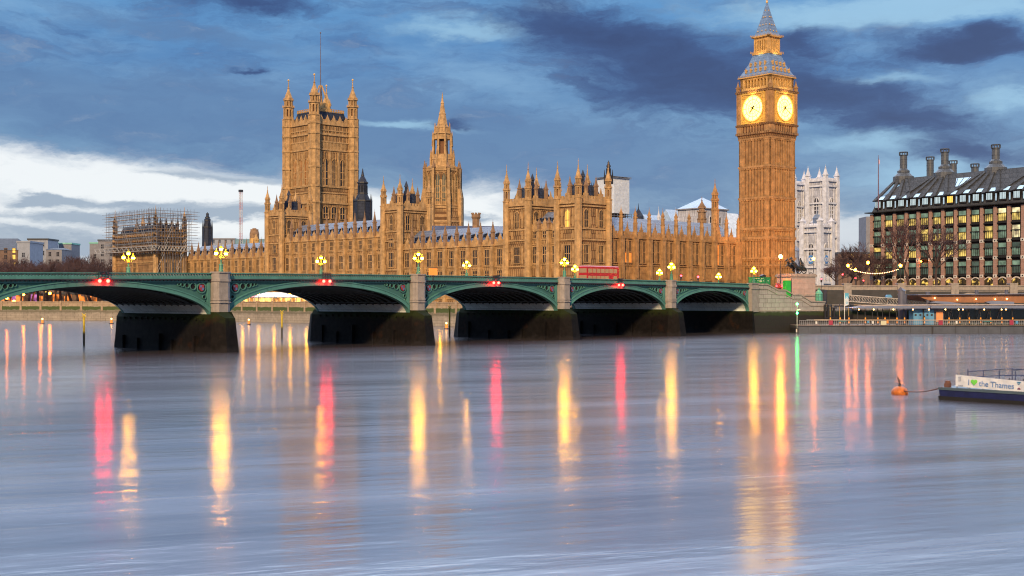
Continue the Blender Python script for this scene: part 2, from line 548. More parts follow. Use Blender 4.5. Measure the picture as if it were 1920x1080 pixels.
def turret(b, cx, cy, z0, z1, zt, r, n=8, mi=0, md=1, open_stage=True):
    """octagonal turret: shaft to z1, open lantern stages above, ogee cap and finial"""
    b.fr(cx, cy, z0, z1, r, r, n, mi=mi)
    H = zt - z1
    b.fr(cx, cy, z1 - .3, z1, r * 1.14, r * 1.14, n, mi=mi)
    zz = z1
    for fh, rr in ((.30, .86), (.18, .70)):
        h = H * fh
        if open_stage:
            b.fr(cx, cy, zz, zz + h, r * rr * .5, r * rr * .5, n, mi=md)
            for k in range(n):
                a = pi / n + 2 * pi * k / n
                b.fr(cx + r * rr * .86 * cos(a), cy + r * rr * .86 * sin(a), zz, zz + h, r * .17, r * .17, 4, mi=mi)
            b.fr(cx, cy, zz, zz + h * .22, r * rr * .95, r * rr * .95, n, mi=mi)
            b.fr(cx, cy, zz + h * .82, zz + h, r * rr, r * rr, n, mi=mi)
        else:
            b.fr(cx, cy, zz, zz + h, r * rr, r * rr, n, mi=mi)
        b.fr(cx, cy, zz + h - .12, zz + h + .15, r * (rr + .22), r * (rr + .16), n, mi=mi)
        for k in range(n):
            a = pi / n + 2 * pi * k / n
            b.fr(cx + r * (rr + .12) * cos(a), cy + r * (rr + .12) * sin(a), zz + h, zz + h + H * .07, r * .12, r * .02, 4, mi=mi)
        zz += h
    rest = zt - zz
    prof = [(0, .66), (.12, .70), (.28, .52), (.45, .26), (.60, .13), (.62, .24), (.66, .10), (.85, .06), (.87, .13), (.90, .05), (1, .02)]
    for (a, ra), (c_, rc) in zip(prof[:-1], prof[1:]):
        b.fr(cx, cy, zz + rest * a, zz + rest * c_, r * ra, r * rc, n, mi=mi)
    return b


def battlement(b, x0, x1, y0, y1, z0, z1, pitch=1.4, mi=0, axis='x'):
    """parapet wall with merlons, along x or y"""
    zm = z0 + (z1 - z0) * .6
    b.box(x0, x1, y0, y1, z0, zm, mi)
    L = (x1 - x0) if axis == 'x' else (y1 - y0)
    n = max(1, int(L / pitch)); p = L / n
    for k in range(n):
        if axis == 'x': b.box(x0 + p * (k + .22), x0 + p * (k + .78), y0, y1, zm, z1, mi)
        else: b.box(x0, x1, y0 + p * (k + .22), y0 + p * (k + .78), zm, z1, mi)

# ------------------------------------------------------------------ water and ground
def water_material():
    mt = bpy.data.materials.new('river_water'); mt.use_nodes = True
    mt.node_tree.nodes.clear()
    T = NT(mt.node_tree)
    out = T.node('ShaderNodeOutputMaterial')
    b = T.node('ShaderNodeBsdfPrincipled')
    g2 = T.node('ShaderNodeBsdfGlossy'); g2.inputs['Color'].default_value = (.62, .62, .68, 1); g2.inputs['Roughness'].default_value = .30
    ms = T.node('ShaderNodeMixShader'); ms.inputs[0].default_value = .21
    T.l.new(b.outputs[0], ms.inputs[1]); T.l.new(g2.outputs[0], ms.inputs[2])
    T.l.new(ms.outputs[0], out.inputs[0])
    pos = T.node('ShaderNodeNewGeometry').outputs['Position']
    a = T.dot(pos, (.9, -.43, 0)); c = T.dot(pos, (.43, .9, 0))
    n1 = T.noise(T.vec(T.m('MULTIPLY', a, .012), T.m('MULTIPLY', c, .16)), 1, 5, .6)
    n2 = T.noise(T.vec(T.m('MULTIPLY', a, .05), T.m('MULTIPLY', c, .9), 3.0), 1, 4, .6)
    mixn = T.m('ADD', T.m('MULTIPLY', n1, .7), T.m('MULTIPLY', n2, .3))
    T.put(b.inputs['Base Color'], T.ramp(mixn, [(.35, (.045, .034, .034)), (.6, (.075, .068, .08))]))
    T.put(b.inputs['Roughness'], T.ramp(mixn, [(.36, (.125,) * 3), (.5, (.14,) * 3), (.64, (.165,) * 3)]))
    b.inputs['IOR'].default_value = 3.6
    b.inputs['Specular IOR Level'].default_value = .5
    T.put(ms.inputs[0], T.ramp(mixn, [(.34, (.07,) * 3), (.5, (.11,) * 3), (.66, (.165,) * 3)]))
    r1 = T.noise(T.vec(T.m('MULTIPLY', a, .35), T.m('MULTIPLY', c, 1.1)), 1, 3, .5)
    r2 = T.noise(T.vec(T.m('MULTIPLY', a, .05), T.m('MULTIPLY', c, .22), 5.0), 1, 3, .5)
    bp = T.node('ShaderNodeBump'); bp.inputs['Strength'].default_value = 1; bp.inputs['Distance'].default_value = .022
    T.put(bp.inputs['Height'], T.m('ADD', r1, T.m('MULTIPLY', r2, 3.0)))
    T.l.new(bp.outputs[0], b.inputs['Normal'])
    return mt


WATER = water_material()
structure(MB().add([(-3000, -3000, 0), (200, -3000, 0), (200, 3000, 0), (-3000, 3000, 0)], [(0, 1, 2, 3)]).build('river_water', WATER))

W2 = P(1547, 303); W3 = P(1552, 330); W4 = P(2120, 330)
SHORE = [(0, 26), (0, 225), (-22.5, 262), (-51, 322), (-120, 450), (-260, 700)]
g = [(-260, 3200), (4000, 3200), (4000, -2500), (W4[0] + 300, W4[1] - 700), W4, P(1552, 331), P(1547, 306), P(1404, 296), (.7, .9)] + [(x + .6, y) for x, y in SHORE]
structure(MB().exz(g, -1.5, 6.0).build('ground', LAND))
SB = [P(1409, 300), P(1545, 313), (W3[0] + .6, W3[1] + .5), P(2110, 331), P(2300, 700), (430, 44), (60, 40), (.6, 25.6), (.6, .8)]
structure(MB().exz(SB, 6.004, 10.3).build('street', ASPH))

# ------------------------------------------------------------------ the bridge
ZT = lambda u: 12.12 - 8.3e-5 * (u - 88) ** 2          # top of the parapet
ZS = 5.1                                               # springing
SPANS = [(0, 28.9), (31.9, 63.5), (66.5, 101.5), (104.6, 141.2), (144.2, 179.2), (182.2, 213.8), (216.8, 245.7)]
PIERS = [30.4, 65.0, 103.05, 142.7, 180.7, 215.3]
BW = 26.0
bridge = thing('road_bridge', 'long green painted iron road bridge of low arches on granite piers across the river', 'bridge')


def us(a, b, n):
    return [a + (b - a) * k / n for k in range(n + 1)]


def mx(b):
    b.v = [(-x, y, z) for x, y, z in b.v]
    return b


SHIELD_R = mat('shield_red', (.32, .05, .06), .5); SHIELD_B = mat('shield_blue', (.12, .18, .40), .5); SHIELD_W = mat('shield_white', (.5, .45, .45), .5)
for (a, bb) in SPANS:
    um, ha = (a + bb) / 2, (bb - a) / 2
    zc = ZT(um) - 1.9
    h = zc - ZS
    arch = lambda u: ZS + h * sqrt(max(0, 1 - ((u - um) / ha) ** 2))
    ea, eh = ha + .95, h + .80
    extr = lambda u: ZS + eh * sqrt(max(0, 1 - ((u - um) / ea) ** 2))
    T_ = [um - ha * cos(pi * k / 48) for k in range(49)]
    ring = MB().strip(T_, -.05, .75, arch, lambda u: min(extr(u), ZT(u) - 1.06))
    mo = .16
    ring.strip(T_, -.22, -.052, lambda u: arch(u), lambda u: arch(u) + mo)
    ring.strip(T_, -.16, -.052, lambda u: min(extr(u), ZT(u) - 1.1) - mo, lambda u: min(extr(u), ZT(u) - 1.07))
    mx(ring).build('arch_rib', GREEN, bridge)
    # spandrels left and right of the crown: recessed plate, frame, tracery, shields
    for side in (-1, 1):
        edge = um + side * ha
        us_ = [u for u in us(edge, um, 40) if extr(u) < ZT(u) - 1.5]
        if len(us_) < 2: continue
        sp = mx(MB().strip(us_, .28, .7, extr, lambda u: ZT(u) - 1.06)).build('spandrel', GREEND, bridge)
        fr = MB().strip(us_ + [us_[-1] + (us_[-1] - us_[-2]) * 6], .0, .278, lambda u: ZT(u) - 1.42, lambda u: ZT(u) - 1.065)
        e0, e1 = sorted((edge, edge - side * .5))
        fr.strip([e0, e1], -.02, .278, extr, lambda u: ZT(u) - 1.43)
        mx(fr).build('spandrel_frame', GREEN, bridge)
        tr = MB()
        hole = MB()
        spots = []
        u = edge - side * 1.42
        for rr in (.80, .56, .42, .32, .24):
            zt_ = ZT(u) - 1.46
            lo = extr(u + side * .0)
            r_ = min(rr, (zt_ - lo) * .48)
            if r_ < .12: break
            zc_ = zt_ - r_
            spots.append((u, zc_, r_))
            u -= side * (r_ + max(.2, r_ * .8))
        spots.append((edge - side * .95, ZT(edge) - 1.46 - 2.15, .34))
        spots.append((edge - side * .8, ZT(edge) - 1.46 - 2.9, .22))
        for (u_, z_, r_) in spots:
            tr.ring(u_, z_, r_ * .84, r_, .06, .29, 18)
            for q in range(4):
                hole.ring(u_ + r_ * .36 * cos(q * pi / 2), z_ + r_ * .36 * sin(q * pi / 2), 0.001, r_ * .33, .22, .275, 10)
        mx(tr).build('tracery', GREEN, sp)
        mx(hole).build('piercing', BLACKV, sp)
        u_, z_, r_ = spots[0]
        for q, (m1, m2) in enumerate(((SHIELD_R, SHIELD_B),)):
            sh = MB()
            r2 = r_ * .62
            sh.ext([(u_ - r2 * .8, z_ + r2), (u_ + r2 * .8, z_ + r2), (u_ + r2 * .8, z_ - r2 * .2), (u_ + r2 * .45, z_ - r2 * .75), (u_, z_ - r2), (u_ - r2 * .45, z_ - r2 * .75), (u_ - r2 * .8, z_ - r2 * .2)], .02, .2, 0)
            sh.box(u_ - r2 * .7, u_, .0, .02, z_ - r2 * .6, z_ + r2 * .1, 1)
            sh.box(u_ + r2 * .1, u_ + r2 * .7, .0, .02, z_ + r2 * .2, z_ + r2 * .8, 2 if side > 0 else 1)
            mx(sh).build('shield', [m1, m2, SHIELD_W], sp)
    # barrel: dark ribbed vault and pale haunch panels
    zh = ZS + 1.95
    up = [u for u in us(a, bb, 120) if arch(u) > zh]
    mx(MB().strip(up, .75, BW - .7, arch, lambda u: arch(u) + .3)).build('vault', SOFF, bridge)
    rb = MB()
    for k in range(13):
        y = 2.2 + k * 1.85
        rb.strip(up[::3] + [up[-1]], y, y + .16, lambda u: arch(u) - .28, lambda u: arch(u) - .004)
    for uu in (um - ha * .6, um + ha * .6, um - ha * .88, um + ha * .88):
        rb.box(uu - .06, uu + .06, .8, BW - .8, arch(uu) - .2, arch(uu) - .05)
    mx(rb).build('vault_rib', RIB, bridge)
    for side in (-1, 1):
        th0 = math.asin(min(1, (zh - ZS) / h))
        pts = [um + side * ha * cos(th0 * k / 10) for k in range(11)]
        pts[0] = um + side * ha * .99999
        b = MB()
        prof = [(u_, arch(u_)) for u_ in pts] + [(u_ + side * .3, arch(u_)) for u_ in reversed(pts)]
        b.ext(prof, .76, BW - .71)
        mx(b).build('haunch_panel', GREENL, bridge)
    # far face of the span
    mx(MB().strip(T_, BW - .6, BW, arch, lambda u: ZT(u) - .2)).build('far_arch_face', GREEN, bridge)
    # cornice with dentils, parapet with trefoil row
    uu = us(a - .15, bb + .15, 24)
    cn = MB().strip(uu, -.42, .5, lambda u: ZT(u) - 1.06, lambda u: ZT(u) - .90)
    n = int((bb - a) / .62)
    for k in range(n):
        u0 = a + (bb - a) * (k + .3) / n
        cn.box(u0, u0 + .26, -.32, -.04, ZT(u0) - 1.22, ZT(u0) - 1.064)
    mx(cn).build('cornice', [DARK], bridge)
    pp = MB().strip(uu, -.2, .3, lambda u: ZT(u) - .895, lambda u: ZT(u) - .52)
    pp.strip(uu, -.26, .34, lambda u: ZT(u) - .14, lambda u: ZT(u))
    pp.strip(uu, -.14, .24, lambda u: ZT(u) - .24, lambda u: ZT(u) - .143)
    n = int((bb - a) / .46)
    for k in range(n):
        u0 = a + (bb - a) * (k + .5) / n
        z0, z1 = ZT(u0) - .522, ZT(u0) - .238
        pp.ext([(u0 - .23, z1), (u0 - .19, z1), (u0 - .02, z0), (u0 + .02, z0), (u0 + .19, z1), (u0 + .23, z1), (u0 + .1, z0), (u0 - .1, z0)], -.1, .16)
    mx(pp).build('parapet', GREEN, bridge)
    fp = MB().strip(uu, BW - .3, BW + .2, lambda u: ZT(u) - .9, lambda u: ZT(u))
    mx(fp).build('far_parapet', GREEN, bridge)
mx(MB().strip(us(-1, 246, 60), .52, BW - .62, lambda u: ZT(u) - 1.35, lambda u: ZT(u) - 1.1)).build('roadway', ASPH, bridge)
for u in PIERS + [-1.5]:
    abut = u < 0
    b = MB()
    sh = 1.42
    zt_ = ZT(max(u, 0))
    if not abut:
        b.exz([(u - sh, -.75), (u - sh * .55, -1.25), (u + sh * .55, -1.25), (u + sh, -.75), (u + sh, BW + .75), (u + sh * .55, BW + 1.25), (u - sh * .55, BW + 1.25), (u - sh, BW + .75)], ZS - .2, zt_ + .02)
        for z, hh, o in ((zt_ - 1.3, .42, .16), (zt_ - .02, .2, .14), (7.75, .3, .1), (7.35, .2, .2)):
            b.exz([(u - sh - o, -.75 - o * .4), (u - sh * .55, -1.25 - o), (u + sh * .55, -1.25 - o), (u + sh + o, -.75 - o * .4), (u + sh + o, -.1), (u - sh - o, -.1)], z, z + hh)
    else:
        b.box(-2.9, 0.0, -1.0, 26.6, ZS - .2, zt_ + .02)
        b.box(-3.05, .12, -1.2, -.9, zt_ - 1.3, zt_ - .9)
        b.box(-3.05, .12, -1.2, .3, zt_ - .02, zt_ + .2)
    pr = mx(b).build('pier', GRAN, bridge)
    if not abut:
        b = MB()
        plan = lambda w, nose: [(u - w, -1.2), (u - w * .45, -nose), (u + w * .45, -nose), (u + w, -1.2), (u + w, BW + 1.2), (u + w * .45, BW + nose), (u - w * .45, BW + nose), (u - w, BW + 1.2)]
        for z0, z1, w0, w1, n0, n1 in ((-2, ZS, 2.45, 1.95, 4.1, 3.0), (ZS, ZS + .9, 1.95, 1.46, 3.0, 1.3)):
            p0, p1 = plan(w0, n0), plan(w1, n1)
            vs = [(x, y, z0) for x, y in p0] + [(x, y, z1) for x, y in p1]
            b.add(vs, [(k, (k + 1) % 8, 8 + (k + 1) % 8, 8 + k) for k in range(8)] + [tuple(range(7, -1, -1)), tuple(range(8, 16))])
        for k in range(14):
            b.box(u - 2.2, u - 1.8, 1 + k * 1.8, 1.35 + k * 1.8, ZS - .35, ZS - .02)
            b.box(u + 1.8, u + 2.2, 1 + k * 1.8, 1.35 + k * 1.8, ZS - .35, ZS - .02)
        for k in range(5):
            y = 3 + 5.2 * k + RND.uniform(-1, 1)
            b.box(u + 1.9, u + 2.5 + RND.uniform(0, .15), y, y + .3, -1, RND.uniform(1.6, 3.6))
        mx(b).build('pier_base', WETS, pr)
    else:
        mx(MB().rect(-.3, .9, -2, 28, -2, -.3, .25, -1.2, 27, ZS)).build('pier_base', WETS, pr)

# ------------------------------------------------------------------ triple lantern lamps on the parapets
LG = mat('lamp_column_paint', (.05, .22, .15), .45, var=.2)
LGO = mat('lamp_gilding', (.55, .38, .06), .4, metal=.3)


def make_lamp(glow):
    r = thing('bridge_lamp', '', 'street lamp')
    b = MB()
    b.fr(0, 0, 0, .18, .46, .46, 8).fr(0, 0, .18, 1.15, .36, .27, 8).fr(0, 0, 1.15, 1.3, .36, .30, 8)
    b.fr(0, 0, 1.3, 2.45, .13, .085, 8)
    b.build('column', LG, r)
    b = MB()
    b.fr(0, 0, 2.0, 2.2, .2, .26, 8).fr(0, 0, 2.2, 2.45, .26, .12, 8)
    for s_ in (-1, 1):
        b.tube([(0, 0, 2.3), (s_ * .3, 0, 2.2), (s_ * .62, 0, 2.28), (s_ * .86, 0, 2.5)], .05, 6)
        b.tube([(0, 0, 2.62), (s_ * .25, 0, 2.55), (s_ * .45, 0, 2.3)], .035, 5)
    b.tube([(0, 0, 2.4), (0, 0, 3.15)], .06, 6)
    b.build('bracket', LGO, r)
    for x, z in ((-.86, 2.52), (.86, 2.52), (0, 3.2)):
        b = MB()
        b.fr(x, 0, z, z + .14, .12, .22, 8, mi=1).fr(x, 0, z + .14, z + .46, .22, .27, 8).fr(x, 0, z + .46, z + .74, .29, .16, 8, mi=1)
        l_ = b.build('lantern', [glow, LAMPA], r)
        MB().fr(x, 0, z + .72, z + .84, .2, .1, 8).fr(x, 0, z + .84, z + 1.2, .05, .02, 6).build('finial', LGO, l_)
    return r


lamp0 = make_lamp(LAMPM)
names = {'near': ['abutment pier at the stone steps', 'first pier from the steps', 'second pier from the steps', 'third pier from the steps', 'fourth pier from the steps'],
         }
first = True
for k, u in enumerate([-1.5, 30.4, 65.0, 103.05, 142.7]):
    for far in (0, 1):
        o = lamp0 if first else copy_tree(lamp0)
        first = False
        o.location = (-u, BW + .9 if far else -.55, ZT(max(u, 0)) + .05)
        side = 'far parapet, behind the' if far else 'near parapet, on the'
        tag(o, 'three lantern lamp, %s %s' % (side, names['near'][k]), 'street lamp', 'three lantern lamps along the bridge')
o = copy_tree(lamp0); o.location = (27, BW + .9, 10.9)
tag(o, 'lit three lantern lamp on the far pavement just beyond the end of the bridge', 'street lamp', 'three lantern lamps along the bridge')

# red navigation lights under the crowns
arch_name = ['narrowest arch beside the steps', 'second arch from the steps', 'third arch from the steps', 'widest middle arch', 'leftmost arch']
nav0 = None
for k in (1, 2, 3, 4):
    a, bb = SPANS[k]; um = (a + bb) / 2
    if nav0 is None:
        nav0 = thing('navigation_light', '', 'signal light')
        b = MB()
        for x in (-.75, -.25, .25, .75): b.box(x - .03, x + .03, -.04, .04, .2, 1.5)
        b.box(-.8, .8, -.05, .05, .62, .7).box(-.8, .8, -.05, .05, 1.3, 1.36).box(-.8, .8, -.05, .3, 1.44, 1.5)
        b.build('bracket', DARK, nav0)
        for x in (-.62, .62):
            l_ = MB().ball(x, -.1, .1, .25, 10, 6).build('red_lamp', REDL, nav0)
            MB().fr(x, -.1, .40, .48, .28, .2, 8).build('hood', DARK, l_)
        o = nav0
    else:
        o = copy_tree(nav0)
    o.location = (-um, -.55, ZT(um) - 1.3)
    tag(o, 'pair of red navigation lights on the crown of the ' + arch_name[k], 'signal light', 'red navigation lights under the arches')

# ------------------------------------------------------------------ river walls
def wall_run(name, label, cat, line, z0, z1, th, m, coping=None, cop=.35):
    r = thing(name, label, cat, (line[0][0], line[0][1], 0))
    ox, oy = line[0]
    b, c_ = MB(), MB()
    for (x0, y0), (x1, y1) in zip(line[:-1], line[1:]):
        t = Vector((x1 - x0, y1 - y0, 0)); L = t.length; t.normalize(); n_ = Vector((-t.y, t.x, 0))
        for bb_, w0, w1, a, e in ((b, 0, th, z0, z1), (c_, -.2, th + .2, z1, z1 + cop)):
            q = [Vector((x0 - ox, y0 - oy, 0)) + n_ * w0, Vector((x1 - ox, y1 - oy, 0)) + n_ * w0, Vector((x1 - ox, y1 - oy, 0)) + n_ * w1, Vector((x0 - ox, y0 - oy, 0)) + n_ * w1]
            bb_.exz([(v.x, v.y) for v in q], a, e)
    b.build('wall', m, r)
    if coping: c_.build('coping', coping, r)
    return r


TER = mat('terrace_parapet_stone', (.42, .31, .21), .85, var=.2, scale=.6, bump=.2, streak=.4, brick=(2.0, 1.2, .06), dark=(.7, .65, .6))
rw = wall_run('river_wall', 'long river wall with a green algae band under the terrace beyond the bridge', 'river wall', [(0, 26.2), (0, 225), (-22.5, 262), (-51, 322), (-120, 450)][::-1], -1.5, 5.2, 1.2, RWALL)
b = MB()
line = [(0, 26.2), (0, 225), (-22.5, 262), (-51, 322), (-120, 450)]
o_ = line[-1]
for (x0, y0), (x1, y1) in zip(line[:-1], line[1:]):
    t = Vector((x1 - x0, y1 - y0, 0)); L = t.length; t.normalize(); n_ = Vector((t.y, -t.x, 0))
    q = lambda s_, w: (x0 - o_[0] + t.x * s_ + n_.x * w, y0 - o_[1] + t.y * s_ + n_.y * w)
    b.exz([q(0, .2), q(L, .2), q(L, .8), q(0, .8)], 5.2, 6.75)
    b.exz([q(0, 0), q(L, 0), q(L, 1.0), q(0, 1.0)], 6.75, 7.0)
    for k in range(int(L / 9)):
        b.exz([q(k * 9, -.06), q(k * 9 + .9, -.06), q(k * 9 + .9, .9), q(k * 9, .9)], 3.6, 7.25)
b.build('terrace_parapet', TER, rw)

# ------------------------------------------------------------------ clock tower
BBX, BBY = P(1438, 407)
ct = thing('clock_tower', 'tall floodlit gothic clock tower with two glowing dials and a blue spire', 'clock tower', (BBX, BBY, 0), radians(-6))
sB = .1732
zB = lambda y: HC + (YH - y) * sB
SH = 6.35                                               # half side of the shaft
b = MB()
b.box(-SH + .35, SH - .35, -SH + .35, SH - .35, 6, zB(262))
b.build('shaft', STONEB, ct)
# corner piers, panel ribs and slit windows on the two faces seen and the two behind
cp, ribs, slits = MB(), MB(), MB()
for a in range(4):
    q = MB(); qs = MB(); qr = MB()
    for x in (-SH, SH - 2.1):
        q.box(x, x + 2.1, -SH, -SH + .8, 6, zB(262))
        q.box(x + .55, x + .85, -SH - .14, -SH, 12, zB(262)); q.box(x + 1.3, x + 1.6, -SH - .14, -SH, 12, zB(262))
    L = 2 * SH - 4.2
    levels = [(zB(530), zB(490)), (zB(486), zB(452)), (zB(449), zB(434)), (zB(430), zB(377)), (zB(373), zB(319)), (zB(315), zB(262))]
    for k in range(8):
        x = -L / 2 + L * k / 7
        qr.box(x - .2, x + .2, -SH - .02, -SH + .36, 8, zB(264))
        if k < 7:
            xm = x + L / 14
            qr.box(xm - .07, xm + .07, -SH + .16, -SH + .36, 8, zB(264))
            for z0, z1 in levels:
                if z1 - z0 > 4:
                    qs.box(xm - .44, xm - .12, -SH + .3, -SH + .36, z0 + (z1 - z0) * .14, z1 - (z1 - z0) * .1)
                    qs.box(xm + .12, xm + .44, -SH + .3, -SH + .36, z0 + (z1 - z0) * .14, z1 - (z1 - z0) * .1)
    for q_, tgt in ((q, cp), (qr, ribs), (qs, slits)):
        q_.rot(a * pi / 2); tgt.add(q_.v, q_.f)
cp.build('corner_pier', STONEB2, ct); ribs.build('panel_rib', STONEB2, ct); slits.build('slit_glazing', mat('slit_dark', (.10, .05, .025), .6), ct)
for y, e, hh in ((450, .3, .8), (432, .32, .7), (375, .25, .6), (317, .25, .6), (487, .3, .6), (500, .25, .5), (264, .2, .5)):
    b = MB().box(-SH - e, SH + e, -SH - e, SH + e, zB(y), zB(y) + hh)
    n = 18
    for k in range(n):
        for a in range(4):
            q = MB().box(-SH + 2 * SH * (k + .25) / n, -SH + 2 * SH * (k + .75) / n, -SH - e * .8, -SH, zB(y) - .5, zB(y)).rot(a * pi / 2); b.add(q.v, q.f)
    b.build('string_course', STONEB2, ct)
# corbelled clock stage
CS = 6.85
b = MB()
b.rect(-SH - .1, SH + .1, -SH - .1, SH + .1, zB(262), -CS, CS, -CS, CS, zB(254))
b.box(-CS + .2, CS - .2, -CS + .2, CS - .2, zB(254), zB(176))
b.box(-CS - .3, CS + .3, -CS - .3, CS + .3, zB(255), zB(251)); b.box(-CS - .3, CS + .3, -CS - .3, CS + .3, zB(239), zB(235.5))
b.box(-CS - .35, CS + .35, -CS - .35, CS + .35, zB(177), zB(173))
st = b.build('clock_stage', STONEB, ct)
b, bd = MB(), MB()
for a in range(4):
    q = MB(); qd = MB()
    for k in range(9):
        x = -4.6 + 9.2 * k / 8
        q.box(x - .2, x + .2, -CS - .05, -CS + .22, zB(251), zB(239))
        if k < 8: qd.box(x + .32, x + .83, -CS + .12, -CS + .21, zB(249.5), zB(241))
    for x in (-CS, CS - 1.9):
        q.box(x, x + 1.9, -CS - .12, -CS + .22, zB(254), zB(176))
        for xx in (.3, .85, 1.4): q.box(x + xx - .1, x + xx + .14, -CS - .28, -CS - .12, zB(235), zB(178))
    for q_, tgt in ((q, b), (qd, bd)):
        q_.rot(a * pi / 2); tgt.add(q_.v, q_.f)
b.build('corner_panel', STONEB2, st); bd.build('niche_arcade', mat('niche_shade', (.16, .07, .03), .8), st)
for a in range(4):
    x_, y_ = CS + .8, 0
    fz = zB(207); R0 = 4.05
    q = MB()
    q.box(-4.75, 4.75, -CS - .16, -CS + .21, zB(235), zB(179))
    q.box(-4.75, 4.75, -CS - .5, -CS - .162, zB(235), zB(233)); q.box(-4.75, 4.75, -CS - .5, -CS - .162, zB(181), zB(179))
    for s_ in (-1, 1): q.box(s_ * 4.6 - .22, s_ * 4.6 + .22, -CS - .42, -CS - .162, zB(233), zB(181))
    q.ring(0, fz, R0, R0 + .32, -CS - .5, -CS - .162, 40)
    for sx in (-1, 1):
        for sz in (-1, 1):
            q.ring(sx * 3.75, fz + sz * 3.75, .3, .62, -CS - .3, -CS - .162, 14)
            q.ring(sx * 3.2, fz + sz * 4.05, .05, .26, -CS - .3, -CS - .162, 10); q.ring(sx * 4.05, fz + sz * 3.2, .05, .26, -CS - .3, -CS - .162, 10)
    for k in range(14): q.box(-4.5 + k * .66, -4.2 + k * .66, -CS - .3, -CS + .2, zB(178.5), zB(173.5))
    sur = q.build('dial_surround', GOLD, ct, rz=a * pi / 2)
    face = MB().ring(0, fz, .001, R0 - .02, -CS - .3, -CS - .18, 48).build('clock_dial', DIAL, ct, rz=a * pi / 2)
    q = MB()
    yf = -CS - .36
    for rr, w in ((3.86, .06), (2.75, .07), (1.75, .04)): q.ring(0, fz, rr - w, rr + w, yf, yf + .05, 40)
    for k in range(12):
        t = k * pi / 6
        m_ = MB().box(-.075, .075, yf, yf + .05, 2.8, 3.8)
        q.add([(x * cos(t) + z * sin(t), y, fz + z * cos(t) - x * sin(t)) for x, y, z in m_.v], m_.f)
        m_ = MB().box(-.04, .04, yf, yf + .05, .4, 2.7)
        q.add([(x * cos(t) + z * sin(t), y, fz + z * cos(t) - x * sin(t)) for x, y, z in m_.v], m_.f)
    q.build('dial_tracery', mat('dial_iron', (.30, .17, .04), .5) if a == 0 else MATS['dial_iron'], face)
    for nm, t, L, w in (('minute_hand', radians(120), 3.6, .13), ('hour_hand', radians(220), 2.3, .2)):
        m_ = MB().ext([(-w * 1.2, -.9), (w * 1.2, -.9), (w, 0), (w * .7, L * .8), (0, L), (-w * .7, L * .8), (-w, 0)], yf - .16, yf - .06)
        q = MB().add([(x * cos(t) + z * sin(t), y, fz + z * cos(t) - x * sin(t)) for x, y, z in m_.v], m_.f)
        q.ring(0, fz, .01, .42, yf - .18, yf - .05, 12)
        q.build(nm, mat('clock_hand', (.06, .035, .02), .5) if 'clock_hand' not in MATS else MATS['clock_hand'], face)
# belfry arcade
BF = 6.0
b, bd = MB(), MB()
b.box(-BF + .9, BF - .9, -BF + .9, BF - .9, zB(173), zB(148))
bd2 = MB()
for a in range(4):
    q, qd = MB(), MB()
    for x in (-BF, BF - 1.5): q.box(x, x + 1.5, -BF, -BF + .95, zB(173), zB(148))
    q.box(-BF, BF, -BF, -BF + .95, zB(173), zB(170.5)); q.box(-BF - .1, BF + .1, -BF - .1, -BF + .95, zB(152), zB(148))
    for k in range(8):
        x = -BF + 1.5 + (2 * BF - 3) * k / 7
        q.box(x - .2, x + .2, -BF + .05, -BF + .9, zB(170.5), zB(152))
        if k < 7:
            xm = x + (2 * BF - 3) / 14
            q.ext([(xm - .45, zB(154.5)), (xm, zB(152)), (xm - .45, zB(152))], -BF + .1, -BF + .6)
            q.ext([(xm + .45, zB(154.5)), (xm + .45, zB(152)), (xm, zB(152))], -BF + .1, -BF + .6)
    q.box(-4.8, 4.8, -CS + .1, -CS + .35, zB(173), zB(169))
    for k in range(12): q.box(-4.7 + k * .82, -4.3 + k * .82, -CS + .1, -CS + .34, zB(169), zB(167.5))
    q.rot(a * pi / 2); bd2.add(q.v, q.f)
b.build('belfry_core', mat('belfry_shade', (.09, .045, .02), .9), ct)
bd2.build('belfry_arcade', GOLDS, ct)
for sx in (-1, 1):
    for sy in (-1, 1):
        q = MB()
        pinnacle(q, sx * (CS - .3), sy * (CS - .3), zB(174), zB(165), zB(152), .42)
        q.build('corner_pinnacle', STONEB2, ct)
# lower roof, lantern and spire
b = MB()
e0 = BF + .55
b.box(-e0, e0, -e0, e0, zB(148), zB(145)); 
prof = [(145, BF + .25), (141, BF - .05), (134, BF - .75), (122, BF - 1.75), (112, BF - 2.35), (104, BF - 2.85)]
for (y0, r0), (y1, r1) in zip(prof[:-1], prof[1:]):
    b.rect(-r0, r0, -r0, r0, zB(y0), -r1, r1, -r1, r1, zB(y1))
b.build('lower_roof', BLUEROOF, ct)
b = MB()
for a in range(4):
    q = MB()
    q.box(-e0 - .1, e0 + .1, -e0 - .12, -e0 + .05, zB(148.5), zB(146.5))
    for row, n, y, r_ in ((0, 5, 139, BF - .25), (1, 4, 127, BF - 1.35), (2, 3, 116, BF - 2.1)):
        if row == 2: continue
        for k in range(n):
            x = (k - (n - 1) / 2) * 1.95
            q.box(x - .2, x + .2, -r_ - .3, -r_ + .4, zB(y), zB(y) + .85)
            q.ext([(x - .3, zB(y) + .85), (x + .3, zB(y) + .85), (x, zB(y) + 1.4)], -r_ - .34, -r_ + .5)
            q.fr(x, -r_ - .3, zB(y) + 1.3, zB(y) + 1.75, .07, .03, 4)
    for k in range(20): q.fr(-e0 + .3 + k * .62, -e0, zB(145), zB(145) + .45, .12, .03, 4)
    q.rot(a * pi / 2); b.add(q.v, q.f)
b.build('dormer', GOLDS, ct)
LN = 2.8
b, bc = MB(), MB()
b.box(-LN - .55, LN + .55, -LN - .55, LN + .55, zB(104), zB(101.5))
bc.box(-LN + 1.1, LN - 1.1, -LN + 1.1, LN - 1.1, zB(101.5), zB(73))
